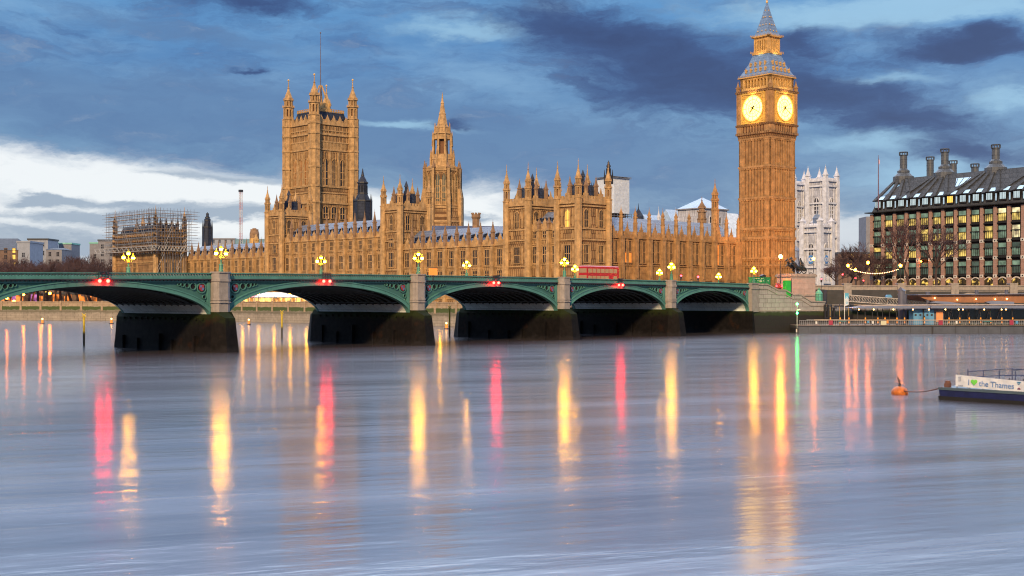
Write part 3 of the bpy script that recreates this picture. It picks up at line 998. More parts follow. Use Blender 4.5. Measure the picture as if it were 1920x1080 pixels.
for a in range(4):
    q = MB()
    for k in range(7):
        x = -LN + 2 * LN * k / 6
        q.box(x - .2, x + .2, -LN - .1, -LN + .4, zB(101.5), zB(73))
        if k < 6:
            xm = x + LN / 6
            q.ext([(xm - .36, zB(80)), (xm, zB(77)), (xm - .36, zB(77))], -LN, -LN + .3); q.ext([(xm + .36, zB(80)), (xm + .36, zB(77)), (xm, zB(77))], -LN, -LN + .3)
    q.box(-LN, LN, -LN - .05, -LN + .4, zB(77), zB(72)); q.box(-LN, LN, -LN - .05, -LN + .4, zB(101.5), zB(96.5))
    q.box(-LN - .75, LN + .75, -LN - .75, -LN, zB(72), zB(69.5))
    for k in range(13): q.fr(-LN - .6 + k * .64, -LN - .5, zB(101.5), zB(101.5) + .8, .13, .03, 4)
    for k in range(12): q.fr(-LN - .5 + k * .68, -LN - .6, zB(69.5), zB(69.5) + .6, .13, .03, 4)
    q.rot(a * pi / 2); b.add(q.v, q.f)
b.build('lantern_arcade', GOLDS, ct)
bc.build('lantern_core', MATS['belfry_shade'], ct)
b = MB(); bk = MB()
prof = [(70, LN + .35), (64, LN - .15), (50, 2.0), (30, 1.1), (16, .58), (9, .3), (5, .16)]
for (y0, r0), (y1, r1) in zip(prof[:-1], prof[1:]):
    b.rect(-r0, r0, -r0, r0, zB(y0), -r1, r1, -r1, r1, zB(y1))
b.build('spire', BLUEROOF, ct)
for y, n in ((60, 3), (48, 3), (33, 2), (20, 1)):
    r_ = 2.55 - (60 - y) * .047
    for a in range(4):
        for k in range(n):
            x = (k - (n - 1) / 2) * r_ * .62
            q = MB().ball(x, -r_ - .05, zB(y), .2, 6, 4).rot(a * pi / 2); bk.add(q.v, q.f)
bk.fr(0, 0, zB(5), zB(-2), .14, .08, 6); bk.ball(0, 0, zB(4), .38, 8, 5); bk.ball(0, 0, zB(0.5), .26, 8, 5)
bk.build('gilt_finial', GOLD, ct)


def spot(name, loc, tgt, power, color, size=radians(40), rad=1.0):
    l_ = bpy.data.lights.new(name, 'SPOT'); l_.energy = power; l_.color = color; l_.spot_size = size; l_.spot_blend = .6; l_.shadow_soft_size = rad
    o = bpy.data.objects.new(name, l_); o.location = loc
    o.rotation_euler = (Vector(loc) - Vector(tgt)).to_track_quat('Z', 'Y').to_euler()
    col.objects.link(o)
    return o


# floodlights of the clock tower: street level, up the shaft, and on the ledges below the belfry and lantern, plus added dial spots
spot('tower_spot', (BBX - 26, BBY - 34, 11), (BBX, BBY, 46), 34000, (1, .40, .11), radians(70))
spot('tower_spot', (BBX - 34, BBY - 20, 11), (BBX, BBY, 40), 24000, (1, .40, .11), radians(70))
for ax, ay in ((-1, 0), (0, -1)):
    q = Matrix.Rotation(radians(-6), 3, 'Z') @ Vector((ax * (CS + 2.6), ay * (CS + 2.6), 0))
    spot('tower_spot', (BBX + q.x, BBY + q.y, zB(180)), (BBX, BBY, zB(135)), 800, (1, .62, .22), radians(110), .4)
    q = Matrix.Rotation(radians(-6), 3, 'Z') @ Vector((ax * (CS + 7), ay * (CS + 7), 0))
    spot('tower_spot', (BBX + q.x, BBY + q.y, zB(250)), (BBX + q.x * .5, BBY + q.y * .5, zB(207)), 2600, (1, .62, .2), radians(80), .4)  # added spot in front of each seen dial, standing in for dial spill
    q = Matrix.Rotation(radians(-6), 3, 'Z') @ Vector((ax * (LN + 2.4), ay * (LN + 2.4), 0))
    spot('tower_spot', (BBX + q.x, BBY + q.y, zB(106)), (BBX, BBY, zB(80)), 420, (1, .62, .22), radians(110), .3)

# ------------------------------------------------------------------ the palace
PA = radians(-3)
F0 = Vector((16.5, 66.6, 0))
PXA, PYA = Vector((cos(PA), sin(PA), 0)), Vector((-sin(PA), cos(PA), 0))


def pal(p, q):
    v = F0 + PXA * p + PYA * q
    return v.x, v.y


def palace_thing(name, label, cat, p, q):
    x, y = pal(p, q)
    return thing(name, label, cat, (x, y, 0), PA)


def add_window(parent, w, h, x, y, z, face, lights=2, transoms=1, pointed=False, glass=None, trim=None, lower=None, name='window'):
    me = window_mesh(w, h, lights, transoms, pointed, glass, trim, lower=lower)
    return put(me, name, parent, (x, y, z), -pi / 2 if face == 'w' else (0 if face == 'n' else pi / 2))


BUTT = {}


def river_range(label, q0, q1, bays, zc, zp, rows, ridge, depth=15.0, p0=0.0, lit={}, name='palace_range', z0=6.0, half_windows=False):
    """a range of the river front: local x inland, local y along the river; faces -x"""
    r = palace_thing(name, label, 'palace', p0, q0)
    L = q1 - q0
    MB().box(0, depth, 0, L, z0, zc).build('wall', STONE, r)
    MB().box(-.35, .0, -.05, L + .05, zc - .2, zc + .25).build('cornice', STONE2, r)
    b = MB(); battlement(b, -.1, .3, 0, L, zc + .25, zc + 1.75, 1.3, axis='y')
    pitch = L / bays
    for k in range(bays):
        y = (k + .5) * pitch
        b.box(-.22, .32, y - .6, y + .6, zc + .25, zc + 2.3); b.rect(-.2, .3, y - .55, y + .55, zc + 2.3, 0, .1, y - .08, y + .08, zc + 3.3); b.fr(.05, y, zc + 3.2, zc + 4.2, .12, .03, 4)
    b.build('battlement', STONE2, r)
    for zz in [rw_[0] - .75 for rw_ in rows] + [13.2]:
        MB().box(-.22, -.0, -.03, L + .03, zz, zz + .3).build('string_course', STONE2, r)
    b = MB()
    for (zw, hw, ww) in rows:
        for k in range(bays):
            yc = (k + .5) * pitch
            for s_ in (-1, 1):
                for dd in (.5, .95):
                    y = yc + s_ * (ww / 2 + dd)
                    if abs(y - yc) < pitch / 2 - .75: b.box(-.12, 0, y - .1, y + .1, zw - .4, zw + hw + .5)
            b.box(-.1, 0, yc - pitch * .4, yc + pitch * .4, zw + hw + .55, zw + hw + .75)
            for j in range(5):
                y = yc - pitch * .32 + pitch * .64 * j / 4
                b.box(-.09, 0, y - .12, y + .12, zw - 1.9, zw - .8)
    b.build('stone_panelling', STONE2, r)
    key = (round(zc, 1), round(zp, 1), z0)
    if key not in BUTT:
        b = MB()
        b.box(-1.0, 0, -.62, .62, z0, zc - 6); b.box(-.85, 0, -.55, .55, zc - 6, zc + .3)
        b.box(-1.02, -.85, -.22, .22, zc - 12, zc - 1); b.box(-1.1, 0, -.7, .7, zc - 6.2, zc - 5.9); b.box(-1.1, .0, -.7, .7, zc - .25, zc + .28)
        b2 = MB()
        pinnacle(b2, -.3, 0, zc + .28, zc + (zp - zc) * .52, zp, .46)
        BUTT[key] = (b.mesh('buttress', STONE2), b2.mesh('pinnacle', STONED))
    for k in range(bays + 1):
        o = put(BUTT[key][0], 'buttress', r, (0, k * pitch, 0))
        put(BUTT[key][1], 'pinnacle', o)
    for ri, (zw, hw, ww) in enumerate(rows):
        for k in range(bays):
            g_ = lit.get((ri, k))
            add_window(r, ww, hw, 0, (k + .5) * pitch, zw, 'w', 3 if ww > 1.8 else 2, 1, glass=g_ if g_ else None)
    if ridge:
        b = MB()
        b.add([(.8, 0, zc + .6), (.8, L, zc + .6), (7, 0, ridge), (7, L, ridge), (depth - .5, 0, zc + .6), (depth - .5, L, zc + .6)], [(0, 1, 3, 2), (2, 3, 5, 4), (0, 2, 4), (1, 5, 3), (0, 4, 5, 1)])
        rf = b.build('roof', SLATE, r)
        for k in range(bays * 2):
            y = (k + .5) * L / bays / 2
            zz = zc + .6 + (ridge - zc - .6) * .36
            q = MB().box(2.2, 3.4, -.28, .28, zz, zz + .9)
            q.ext([(2.0, zz + .9), (3.6, zz + .9), (3.2, zz + 1.4)], -.36, .36)
            q.build('dormer', IRON, rf, (0, y, 0))
    return r


def palace_tower(label, q0, wq, dp, zc, zt, p0=0.0, z0=6.0, roof=True, wins_w=1, wins_n=2, litw=None, litn=None, ridge=None, name='palace_tower', zr=None, upper=None, base_rows=((18.4, 4.6),)):
    """square river-front tower with four octagonal corner turrets"""
    r = palace_thing(name, label, 'tower', p0, q0)
    MB().box(0, dp, 0, wq, z0, zc).build('wall', STONE, r)
    MB().box(-.3, dp + .3, -.3, wq + .3, zc - .9, zc - .5).build('string_course', STONE2, r)
    b = MB()
    b.box(-.38, dp + .38, -.38, wq + .38, zc - .1, zc + .3)
    battlement(b, -.15, .3, 0, wq, zc + .3, zc + 2.2, 1.2, axis='y'); battlement(b, dp - .3, dp + .15, 0, wq, zc + .3, zc + 2.2, 1.2, axis='y')
    battlement(b, 0, dp, -.15, .3, zc + .3, zc + 2.2, 1.2); battlement(b, 0, dp, wq - .3, wq + .15, zc + .3, zc + 2.2, 1.2)
    for k in range(wins_n):
        x = dp * (k + .5) / wins_n
        b.box(x - .8, x + .8, -.25, .3, zc + .3, zc + 2.9); b.fr(x, 0, zc + 2.9, zc + 4.6, .4, .05, 4)
    b.box(-.25, .3, wq / 2 - .8, wq / 2 + .8, zc + .3, zc + 2.9); b.fr(0, wq / 2, zc + 2.9, zc + 4.6, .4, .05, 4)
    b.build('battlement', STONE2, r)
    for zz in (zc - 7.3, zc - 10.4, 17.2, 13.2):
        MB().box(-.25, dp + .25, -.25, wq + .25, zz, zz + .4).build('string_course', STONE2, r)
    t0 = None
    for x, y in ((0, 0), (0, wq), (dp, 0), (dp, wq)):
        if t0 is None:
            tb = MB(); turret(tb, 0, 0, z0, zc + 1.6, zt, 1.12)
            t0 = tb.mesh('turret', [STONE2, MATS['niche_shade']])
        put(t0, 'turret', r, (x, y, 0))
    b = MB()
    for k in range(wins_n):
        xc = dp * (k + .5) / wins_n
        for dd in (-1.9, -1.5, 1.5, 1.9):
            for z_, h_ in ((zc - 6.6, 5.2), (18, 5.4), (zc - 9.8, 2.2)):
                b.box(xc + dd - .12, xc + dd + .12, -.14, 0, z_, z_ + h_)
        for j in range(6): b.box(xc - 1.4 + j * .56 - .1, xc - 1.3 + j * .56 + .1, -.1, 0, zc - 9.7, zc - 7.8)
    for dd in (-2.4, -2.0, 2.0, 2.4):
        for z_, h_ in ((zc - 6.6, 5.2), (18, 5.4), (zc - 9.8, 2.2)):
            b.box(-.14, 0, wq / 2 + dd - .12, wq / 2 + dd + .12, z_, z_ + h_)
    b.build('stone_panelling', STONE2, r)
    hu = 4.9
    add_window(r, 1.8, hu, 0, wq / 2, zc - 6.6, 'w', 3, 1, True, glass=litw)
    for k in range(wins_n): add_window(r, 1.75, hu, dp * (k + .5) / wins_n, 0, zc - 6.6, 'n', 2, 1, True)
    for zb, hb in base_rows:
        add_window(r, 2.6, hb, 0, wq / 2, zb, 'w', 3, 1, glass=litn)
        for k in range(wins_n): add_window(r, 1.9, hb, dp * (k + .5) / wins_n, 0, zb, 'n', 3, 1)
    add_window(r, 2.4, 3.2, 0, wq / 2, 9, 'w', 3, 1)
    if roof:
        zr = zr or zc + 5.5
        b = MB()
        b.rect(1.0, dp - 1.0, 1.0, wq - 1.0, zc + .5, 2.6, dp - 2.6, 2.4, wq - 2.4, zr)
        rf = b.build('roof', IRON, r)
        b = MB()
        for k in range(9):
            x = 2.6 + (dp - 5.2) * k / 8
            b.fr(x, 2.4, zr, zr + .8, .1, .03, 4); b.fr(x, wq - 2.4, zr, zr + .8, .1, .03, 4)
        b.fr(dp / 2, wq / 2, zr, zr + 1.2, .9, .7, 8); b.fr(dp / 2, wq / 2, zr + 1.2, zr + 2.4, .55, .5, 8); b.fr(dp / 2, wq / 2, zr + 2.4, zr + 4.4, .8, .06, 8)
        b.build('roof_cresting', IRON, rf)
        for k in range(wins_n):
            x = dp * (k + .5) / wins_n
            q = MB(); pinnacle(q, 0, 0, zc + .3, zc + 5.2, zc + 8.2, .42); q.build('pinnacle', STONED, r, (dp * (k + 1) / (wins_n + 1), .9, 0))
        q = MB(); pinnacle(q, 0, 0, zc + .3, zc + 5.2, zc + 8.2, .42); q.build('pinnacle', STONED, r, (.9, wq / 2, 0))
    return r


# north end: two pavilion towers with a short link, then the wing, the raised centre with its two towers, the far wing
palace_tower('palace river tower with four spiky turrets, nearest to the clock tower', 0, 8.2, 12.3, 34.8, 47.2, litw=LITY)
palace_tower('palace river tower with four turrets, second from the clock tower', 20.2, 9.2, 12.3, 35.2, 47.8)
river_range('short three bay palace link between the two closely set turreted river towers', 8.2, 20.2, 3, 27.8, 31.6, [(18.4, 4.6, 1.7), (25.6, 1.8, 1.5), (9, 3.2, 1.5)], 33.5, 12, .9)
river_range('palace river wing of nine bays in front of the octagonal chimney turret', 29.6, 79.4, 9, 24.0, 31.8, [(18.2, 4.5, 2.3), (14.2, 2.3, 2.3), (8.6, 3.2, 1.9)], 30.2)
palace_tower('palace river tower in front of the octagonal stone spire', 79.4, 8.8, 12.1, 37.0, 48.6, p0=-.9, base_rows=((18.4, 4.6), (25.0, 2.6)))
river_range('taller palace river range with an extra window row, right of the square tower', 88.3, 149.5, 11, 28.6, 38.0, [(18.2, 4.5, 2.3), (24.9, 2.7, 2.1), (14.2, 2.3, 2.3), (8.6, 3.2, 1.9)], 35.0)
palace_tower('palace river tower in front of the tall square tower', 149.5, 9.6, 12.3, 38.5, 50.0, p0=-.9, base_rows=((18.4, 4.6), (25.0, 2.6)))
river_range('far palace river wing of twelve bays ending at the scaffolding', 159.2, 222, 12, 23.6, 31.2, [(18.2, 4.3, 2.2), (14.2, 2.3, 2.2), (8.6, 3.2, 1.9)], 29.6)
pav = palace_tower('palace corner pavilion wrapped in scaffolding at the far end', 221, 36, 12.6, 33.0, 45.5, p0=-14, wins_n=4, zr=38)

# return front towards the clock tower
nr = thing('palace_range', 'palace range of ten pinnacled bays running back to the clock tower', 'palace', (*pal(12.3, 1.0), 0), PA)
NL, NB = 62.0, 10
MB().box(0, NL, 0, 14, 6, 25.7).build('wall', STONEB, nr)
MB().box(0, NL, -.35, 0, 25.5, 25.95).build('cornice', STONEB2, nr)
b = MB(); battlement(b, 0, NL, -.1, .3, 25.95, 27.6, 1.25)
for k in range(NB):
    x = (k + .5) * NL / NB
    b.box(x - .65, x + .65, -.22, .32, 25.95, 28.3); b.box(x - .3, x + .3, -.2, .3, 28.3, 29.0); b.fr(x, 0, 29.0, 30.6, .2, .04, 4)
b.build('battlement', STONEB2, nr)
for zz in (17.6, 13.4): MB().box(0, NL, -.24, 0, zz, zz + .3).build('string_course', STONEB2, nr)
b = MB()
for k in range(NB):
    x = (k + .5) * NL / NB
    for j in range(13):
        xx = x - 2.2 + 4.4 * j / 12
        b.box(xx - .07, xx + .07, -.1, 0, 13.8, 17.4)
        if j in (0, 6, 12): b.box(xx - .14, xx + .14, -.16, 0, 18.2, 25.3)
        if j in (5, 7): b.box(xx - .08, xx + .08, -.1, 0, 18.2, 25.3)
b.build('stone_panelling', STONEB2, nr)
bm_, pm_ = MB(), MB()
bm_.box(-.85, .85, -1.1, 0, 6, 26.2); bm_.box(-.25, .25, -1.3, -1.1, 14, 24.5); bm_.box(-.95, .95, -1.2, 0, 25.5, 26.2); bm_.box(-.95, .95, -1.2, 0, 17.5, 17.9)
bm_ = bm_.mesh('buttress', STONEB2)
turret(pm_, 0, -.35, 26.2, 30.2, 35.2, .66, open_stage=False); pm_ = pm_.mesh('pinnacle', [STONEB2, MATS['niche_shade']])
for k in range(NB + 1):
    o = put(bm_, 'buttress', nr, (k * NL / NB, 0, 0))
    put(pm_, 'pinnacle', o)
for k in range(NB):
    for s_ in (-1, 1):
        x = (k + .5) * NL / NB + s_ * 1.1
        low = LITW if (k == 1) else None
        put(window_mesh(1.25, 6.2, 2, 1, False, None, STONEB2, lower=low) if k != 8 or s_ > 0 else window_mesh(1.25, 6.2, 2, 1, False, LITW, STONEB2), 'window', nr, (x, 0, 18.6), 0)
        put(window_mesh(1.2, 2.6, 2, 0, False, None, STONEB2), 'window', nr, (x, 0, 10.2), 0)
b = MB()
b.add([(0, 1, 26.6), (NL, 1, 26.6), (0, 7.5, 32.2), (NL, 7.5, 32.2), (0, 14, 26.6), (NL, 14, 26.6)], [(0, 1, 3, 2), (2, 3, 5, 4), (0, 2, 4), (1, 5, 3), (0, 4, 5, 1)])
b.build('roof', SLATE, nr)
tb = MB(); turret(tb, 0, 0, 6, 36, 46, 1.25); tb.build('stair_turret', [STONEB2, MATS['niche_shade']], nr, (52, 1.2, 0))

# great square tower
VX, VY = P(601, 560)
SV = 560 / FPX
zV = lambda y: HC + (YH - y) * SV
vt = thing('square_tower', 'massive square gothic tower with four turrets and a flagpole above the palace', 'tower', (VX, VY, 0), PA)
HV = 10.2
MB().box(-HV, HV, -HV, HV, 6, zV(240)).build('wall', STONE, vt)
for y, e, h_ in ((240, .5, .8), (259, .4, .9), (272, .35, .6), (287, .35, .7), (355, .45, .9), (366, .3, .5), (385, .45, .8), (251, .3, .5)):
    MB().box(-HV - e, HV + e, -HV - e, HV + e, zV(y), zV(y) + h_).build('string_course', STONE2, vt)
b = MB()
for a in range(4):
    q = MB(); battlement(q, -HV, HV, -HV - .3, -HV + .3, zV(240) + .8, zV(230), 1.6)
    for k in range(5): q.box(-HV + 3.0 + k * 3.3, -HV + 4.2 + k * 3.3, -HV - .4, -HV + .4, zV(240) + .8, zV(227)); q.fr(-HV + 3.6 + k * 3.3, -HV, zV(227), zV(221), .5, .06, 4)
    q.rot(a * pi / 2); b.add(q.v, q.f)
b.build('battlement', STONE2, vt)
tb = MB()
turret(tb, 0, 0, 6, zV(224), zV(150), 2.55)
for y in (240, 259, 287, 355, 385, 320): tb.fr(0, 0, zV(y), zV(y) + .8, 2.9, 2.9, 8)
for k in range(8):
    a = pi / 8 + 2 * pi * k / 8
    tb.fr(2.55 * cos(a), 2.55 * sin(a), 6, zV(224), .22, .22, 4)
tb.ball(0, 0, zV(150.5), .5, 6, 4, mi=2)
tm = tb.mesh('turret', [STONE2, MATS['niche_shade'], GOLD])
for x in (-HV, HV):
    for y in (-HV, HV): put(tm, 'turret', vt, (x, y, 0))
vn = mat('tower_window_glow', (.30, .13, .045), .6)
for face in ('w', 'n'):
    for k in (-1, 0, 1):
        for (yb, yt, w_, pt, tr_) in ((356, 302, 2.9, True, 2), (416, 390, 2.9, True, 1)):
            h_ = zV(yt) - zV(yb) - 1
            loc = (-HV, k * 4.5, zV(yb) + 1) if face == 'w' else (k * 4.5, -HV, zV(yb) + 1)
            put(window_mesh(w_, h_, 2, tr_, pt, vn if face == 'w' else None, None, bar=.22, prj=.45), 'window', vt, loc, -pi / 2 if face == 'w' else 0)
    for k in range(9):
        for (yb, h_) in ((285, 3.0), (383.5, 3.2)):
            o_ = -6 + 12 * k / 8
            loc = (-HV, o_, zV(yb)) if face == 'w' else (o_, -HV, zV(yb))
            put(window_mesh(.75, h_, 1, 0, False, GLASS if face == 'n' else vn, None, bar=.3), 'window', vt, loc, -pi / 2 if face == 'w' else 0)
b = MB()
for a in range(4):
    q = MB()
    for k in range(8):
        x = -6.8 + 13.6 * k / 7
        for y0, y1 in ((353, 289), (382, 368), (270, 261), (257, 242)): q.box(x - .14, x + .14, -HV - .25, -HV, zV(y0), zV(y1))
    for x in (-2.25, 2.25, -6.8, 6.8): q.box(x - .38, x + .38, -HV - .5, -HV, zV(353), zV(289))
    q.rot(a * pi / 2); b.add(q.v, q.f)
b.build('stone_panelling', STONE2, vt)
b = MB()
b.rect(-8.8, 8.8, -8.8, 8.8, zV(238), -7.4, 7.4, -7.4, 7.4, zV(214))
rf = b.build('roof', IRON, vt)
b = MB()
for a in range(4):
    q = MB()
    for k in range(12): q.box(-7.4 + k * 1.3, -7.0 + k * 1.3, -7.5, -7.3, zV(214), zV(208))
    q.box(-7.5, 7.5, -7.55, -7.35, zV(213), zV(211.5)); q.box(-7.5, 7.5, -7.5, -7.4, zV(209), zV(208))
    q.rot(a * pi / 2); b.add(q.v, q.f)
for a in range(4):
    t = a * pi / 2 + pi / 4
    b.tube([(4.2 * cos(t), 4.2 * sin(t), zV(212)), (3.2 * cos(t), 3.2 * sin(t), zV(192)), (.5 * cos(t), .5 * sin(t), zV(160))], [.5, .45, .3], 6)
    b.fr(4.2 * cos(t), 4.2 * sin(t), zV(200), zV(186), .5, .05, 4)
b.rect(-3.6, 3.6, -3.6, 3.6, zV(214), -2.6, 2.6, -2.6, 2.6, zV(194))
b.build('roof_crown', GOLDS, rf)
MB().tube([(0, 0, zV(196)), (0, 0, zV(140)), (0, 0, zV(62))], [.3, .2, .09], 8).ball(0, 0, zV(61.5), .4, 6, 4).build('flagpole', mat('pole_grey', (.12, .10, .14), .5), rf)

# octagonal spire
SXc, SYc = P(829.5, 475)
SS = 475 / FPX
zS = lambda y: HC + (YH - y) * SS
sp = thing('stone_spire', 'tapering octagonal stone spire tower with tall lancets behind the river front', 'spire', (SXc, SYc, 0), PA)
b = MB()
R1 = 6.9
b.fr(0, 0, 6, zS(412), 9, 7.6, 8); b.fr(0, 0, zS(412), zS(392), 7.6, R1, 8); b.fr(0, 0, zS(392), zS(322), R1, R1 * .93, 8)
b.build('lower_stage', STONE, sp)
for y, r_ in ((418, 7.9), (392, 7.1), (388, 7.0), (322, 6.75), (318, 6.7)): MB().fr(0, 0, zS(y), zS(y) + .7, r_, r_, 8).build('cornice', STONE2, sp)
b = MB()
b.fr(0, 0, zS(321), zS(312), 6.2, 5.6, 8); b.fr(0, 0, zS(312), zS(296), 4.6, 3.9, 8)
b.build('stepped_stage', STONE2, sp)
for k in range(8):
    a = 2 * pi * k / 8
    c_, s_ = cos(a), sin(a)
    for t in (-1, 1):
        x, y = R1 * .905 * c_ - t * 1.15 * s_, R1 * .905 * s_ + t * 1.15 * c_
        put(window_mesh(1.5, zS(327) - zS(386), 2, 3, True, mat('lancet_glass', (.06, .075, .055), .3) if 'lancet_glass' not in MATS else MATS['lancet_glass'], None, bar=.2, prj=.4), 'window', sp, (x, y, zS(386)), a + pi / 2)
    aa = a + pi / 8
    q = MB()
    q.box(R1 * .96, R1 * .96 + 1.7, -.6, .6, 6, zS(372)); q.rect(R1 * .96, R1 * .96 + 1.7, -.6, .6, zS(372), R1 * .96, R1 * .96 + 1.1, -.5, .5, zS(355)); q.box(R1 * .9, R1 * .96 + 1.0, -.5, .5, zS(355), zS(318))
    bu = q.build('buttress', STONE2, sp, rz=aa)
    q = MB(); pinnacle(q, 0, 0, zS(355), zS(316), zS(300), .5); q.build('pinnacle', STONED, bu, (R1 * .96 + .4, 0, 0))
R2 = 3.55
b = MB()
b.fr(0, 0, zS(300), zS(290), 4.3, R2, 8); b.fr(0, 0, zS(290), zS(256), R2 * .55, R2 * .5, 8, mi=1)
for k in range(8):
    a = 2 * pi * k / 8 + pi / 8
    b.fr(R2 * cos(a), R2 * sin(a), zS(300), zS(253), .52, .46, 4, rot=a)
    b.fr(R2 * 1.12 * cos(a), R2 * 1.12 * sin(a), zS(275), zS(246), .3, .04, 4)
    b.fr(4.6 * cos(a), 4.6 * sin(a), zS(312), zS(296), .45, .42, 4, rot=a); b.fr(4.6 * cos(a), 4.6 * sin(a), zS(296), zS(280), .42, .04, 4)
b.fr(0, 0, zS(262), zS(252), R2 * .98, R2 * .95, 8); b.fr(0, 0, zS(252), zS(250), R2 * 1.08, R2 * 1.05, 8)
b.build('upper_stage', [STONE2, MATS['niche_shade']], sp)
b = MB()
b.fr(0, 0, zS(250), zS(240), R2 * .86, R2 * .74, 8); b.fr(0, 0, zS(240), zS(236), R2 * .8, R2 * .66, 8)
for (y0, r0), (y1, r1) in zip([(236, 2.15), (215, 1.3), (214, 1.45), (211, 1.15), (195, .62), (194, .75), (191, .5), (177, .13)][:-1], [(215, 1.3), (214, 1.45), (211, 1.15), (195, .62), (194, .75), (191, .5), (177, .13)]):
    b.fr(0, 0, zS(y0), zS(y1), r0, r1, 8)
for k in range(8):
    a = 2 * pi * k / 8 + pi / 8
    b.fr(R2 * .85 * cos(a), R2 * .85 * sin(a), zS(250), zS(230), .36, .04, 4)
b.fr(0, 0, zS(177), zS(173), .12, .05, 4).ball(0, 0, zS(178), .3, 6, 4)
b.build('spire_cone', STONE2, sp)


# dark iron ventilation turrets
def iron_turret(label, px, D, yb, prof, sc_=1.0, tall=0.0):
    x, y = P(px, D); z = lambda yy: HC + (YH - yy) * D / FPX
    r = thing('ventilation_turret', label, 'turret', (x, y, 0), PA)
    b = MB()
    for (y0, r0), (y1, r1) in zip(prof[:-1], prof[1:]):
        b.fr(0, 0, z(y0), z(y1), r0 * D / FPX, r1 * D / FPX, 8)
    b.build('body', IRON, r)
    b = MB()
    for (y0, r0) in prof[1:-1:2]: b.fr(0, 0, z(y0), z(y0) + .5, r0 * D / FPX * 1.08, r0 * D / FPX * 1.08, 8)
    for k in range(8):
        a = pi / 8 + k * pi / 4
        r0 = prof[1][1] * D / FPX
        b.fr(r0 * cos(a), r0 * sin(a), z(prof[0][0]), z(prof[1][0]), .25, .25, 4); b.fr(r0 * cos(a), r0 * sin(a), z(prof[1][0]), z(prof[1][0] - 14), .25, .03, 4)
    b.build('iron_rib', DARK, r)
    b = MB()
    for k in range(8):
        a = k * pi / 4
        r0 = prof[3][1] * D / FPX * .95
        b.box(r0 - .1, r0 + .06, -.4, .4, z(prof[3][0] + 1), z(prof[4][0] + 2)) if k == 0 else None
        if k:
            q = MB().box(r0 - .1, r0 + .06, -.4, .4, z(prof[3][0] + 1), z(prof[4][0] + 2)).rot(a); b.add(q.v, q.f)
    b.build('louvre', GLASS, r)
    return r


iron_turret('dark blue iron lantern turret right of the great square tower', 680, 500, 415,
            [(440, 18), (378, 17.5), (375, 15), (364, 9.5), (346, 9), (344, 10), (336, 6.5), (330, 3), (316, .6)])
iron_turret('slim dark iron turret rising left of the far wing near the crane', 389, 610, 470,
            [(470, 10.5), (427, 9), (425, 7), (414, 5.6), (411, 6), (409, 4.2), (404, 2.6), (402, 2.6), (398, .5)])
iron_turret('dark cupola peeping over the turret by the white wrapped tower', 1141, 420, 340,
            [(345, 9), (332, 8), (331, 7), (325, 4), (314, 3.4), (313, 4), (309, 3), (307, 2), (301, .5)])

# chimney stack above the wing roof
x, y = P(892.5, 430); z_ = lambda yy: HC + (YH - yy) * 430 / FPX
cs = thing('chimney_tower', 'octagonal brick chimney turret with crenellated top above the wing roof', 'chimney', (x, y, 0), PA)
MB().fr(0, 0, 20, z_(411), 1.35, 1.3, 8).build('shaft', STONED, cs)
b = MB().fr(0, 0, z_(411), z_(407), 1.35, 1.75, 8).fr(0, 0, z_(407), z_(402), 1.6, 1.6, 8)
for k in range(8): b.fr(1.4 * cos(k * pi / 4), 1.4 * sin(k * pi / 4), z_(402), z_(399), .3, .3, 4)
b.build('battlement', STONED, cs)
# long dark blue roof behind the near wing
hx, hy = P(850, 455)
hr = thing('hall_roof', 'long dark blue ridged roof behind the river wing beside the chimney turret', 'roof', (hx, hy, 0), radians(-40))
MB().add([(-16, -5, 26), (34, -5, 26), (-16, 1, 34.5), (34, 1, 34.5), (-16, 7, 26), (34, 7, 26)], [(0, 1, 3, 2), (2, 3, 5, 4), (0, 2, 4), (1, 5, 3), (0, 4, 5, 1)]).build('slope', mat('blue_slate_dark', (.07, .095, .19), .5, brick=(1.6, 1.0, .06), dark=(.6, .6, .6)), hr)
MB().box(-16, 34, -4.5, 6.5, 6, 25.99).build('wall', STONED, hr)

# ------------------------------------------------------------------ scaffolding, crane, far left buildings
STEEL = mat('scaffold_steel', (.26, .28, .33), .5, metal=.3, var=.3)
PLANK = mat('scaffold_plank', (.40, .27, .17), .8, var=.3)
x, y = pal(-14, 221)
sf = thing('scaffolding', 'dense steel scaffolding wrapped round the upper storeys of the far corner pavilion', 'scaffolding', (x, y, 0), PA)
pol, pl, rails = MB(), MB(), MB()
X0, X1, Y0, Y1 = -2.5, 14.0, -3.0, 39.0
lv = [27.2, 29.4, 31.6, 33.8, 36.0, 38.2, 40.4, 42.2]
for off in (0, 1.5):
    for k in range(21):
        yy = Y0 + (Y1 - Y0) * k / 20
        pol.box(X0 + off - .05, X0 + off + .05, yy - .05, yy + .05, 26, 43 + (k * 7 % 3) * .6)
    for k in range(15):
        xx = X0 + (X1 - X0) * k / 14
        pol.box(xx - .05, xx + .05, Y0 + off - .05, Y0 + off + .05, 12 if 3 < k < 13 else 26, 42 + (k * 5 % 3) * .7)
    for z_ in lv:
        rails.box(X0 + off - .05, X0 + off + .05, Y0 - 3 * (off == 0), Y1 + 4, z_ + 1.0, z_ + 1.1)
        rails.box(X0 - 2, X1 + 4, Y0 + off - .05, Y0 + off + .05, z_ + 1.0, z_ + 1.1)
        rails.box(X1 - .05, X1 + .05, Y0, Y1, z_, z_ + .1); rails.box(X0, X1, Y1 - .05, Y1 + .05, z_, z_ + .1)
for k, z_ in enumerate(lv):
    pl.box(X0, X0 + 1.5, Y0, Y1 + 2, z_ - .1, z_); pl.box(X0 + 1.5, X1 + 3, Y0, Y0 + 1.5, z_ - .1, z_)
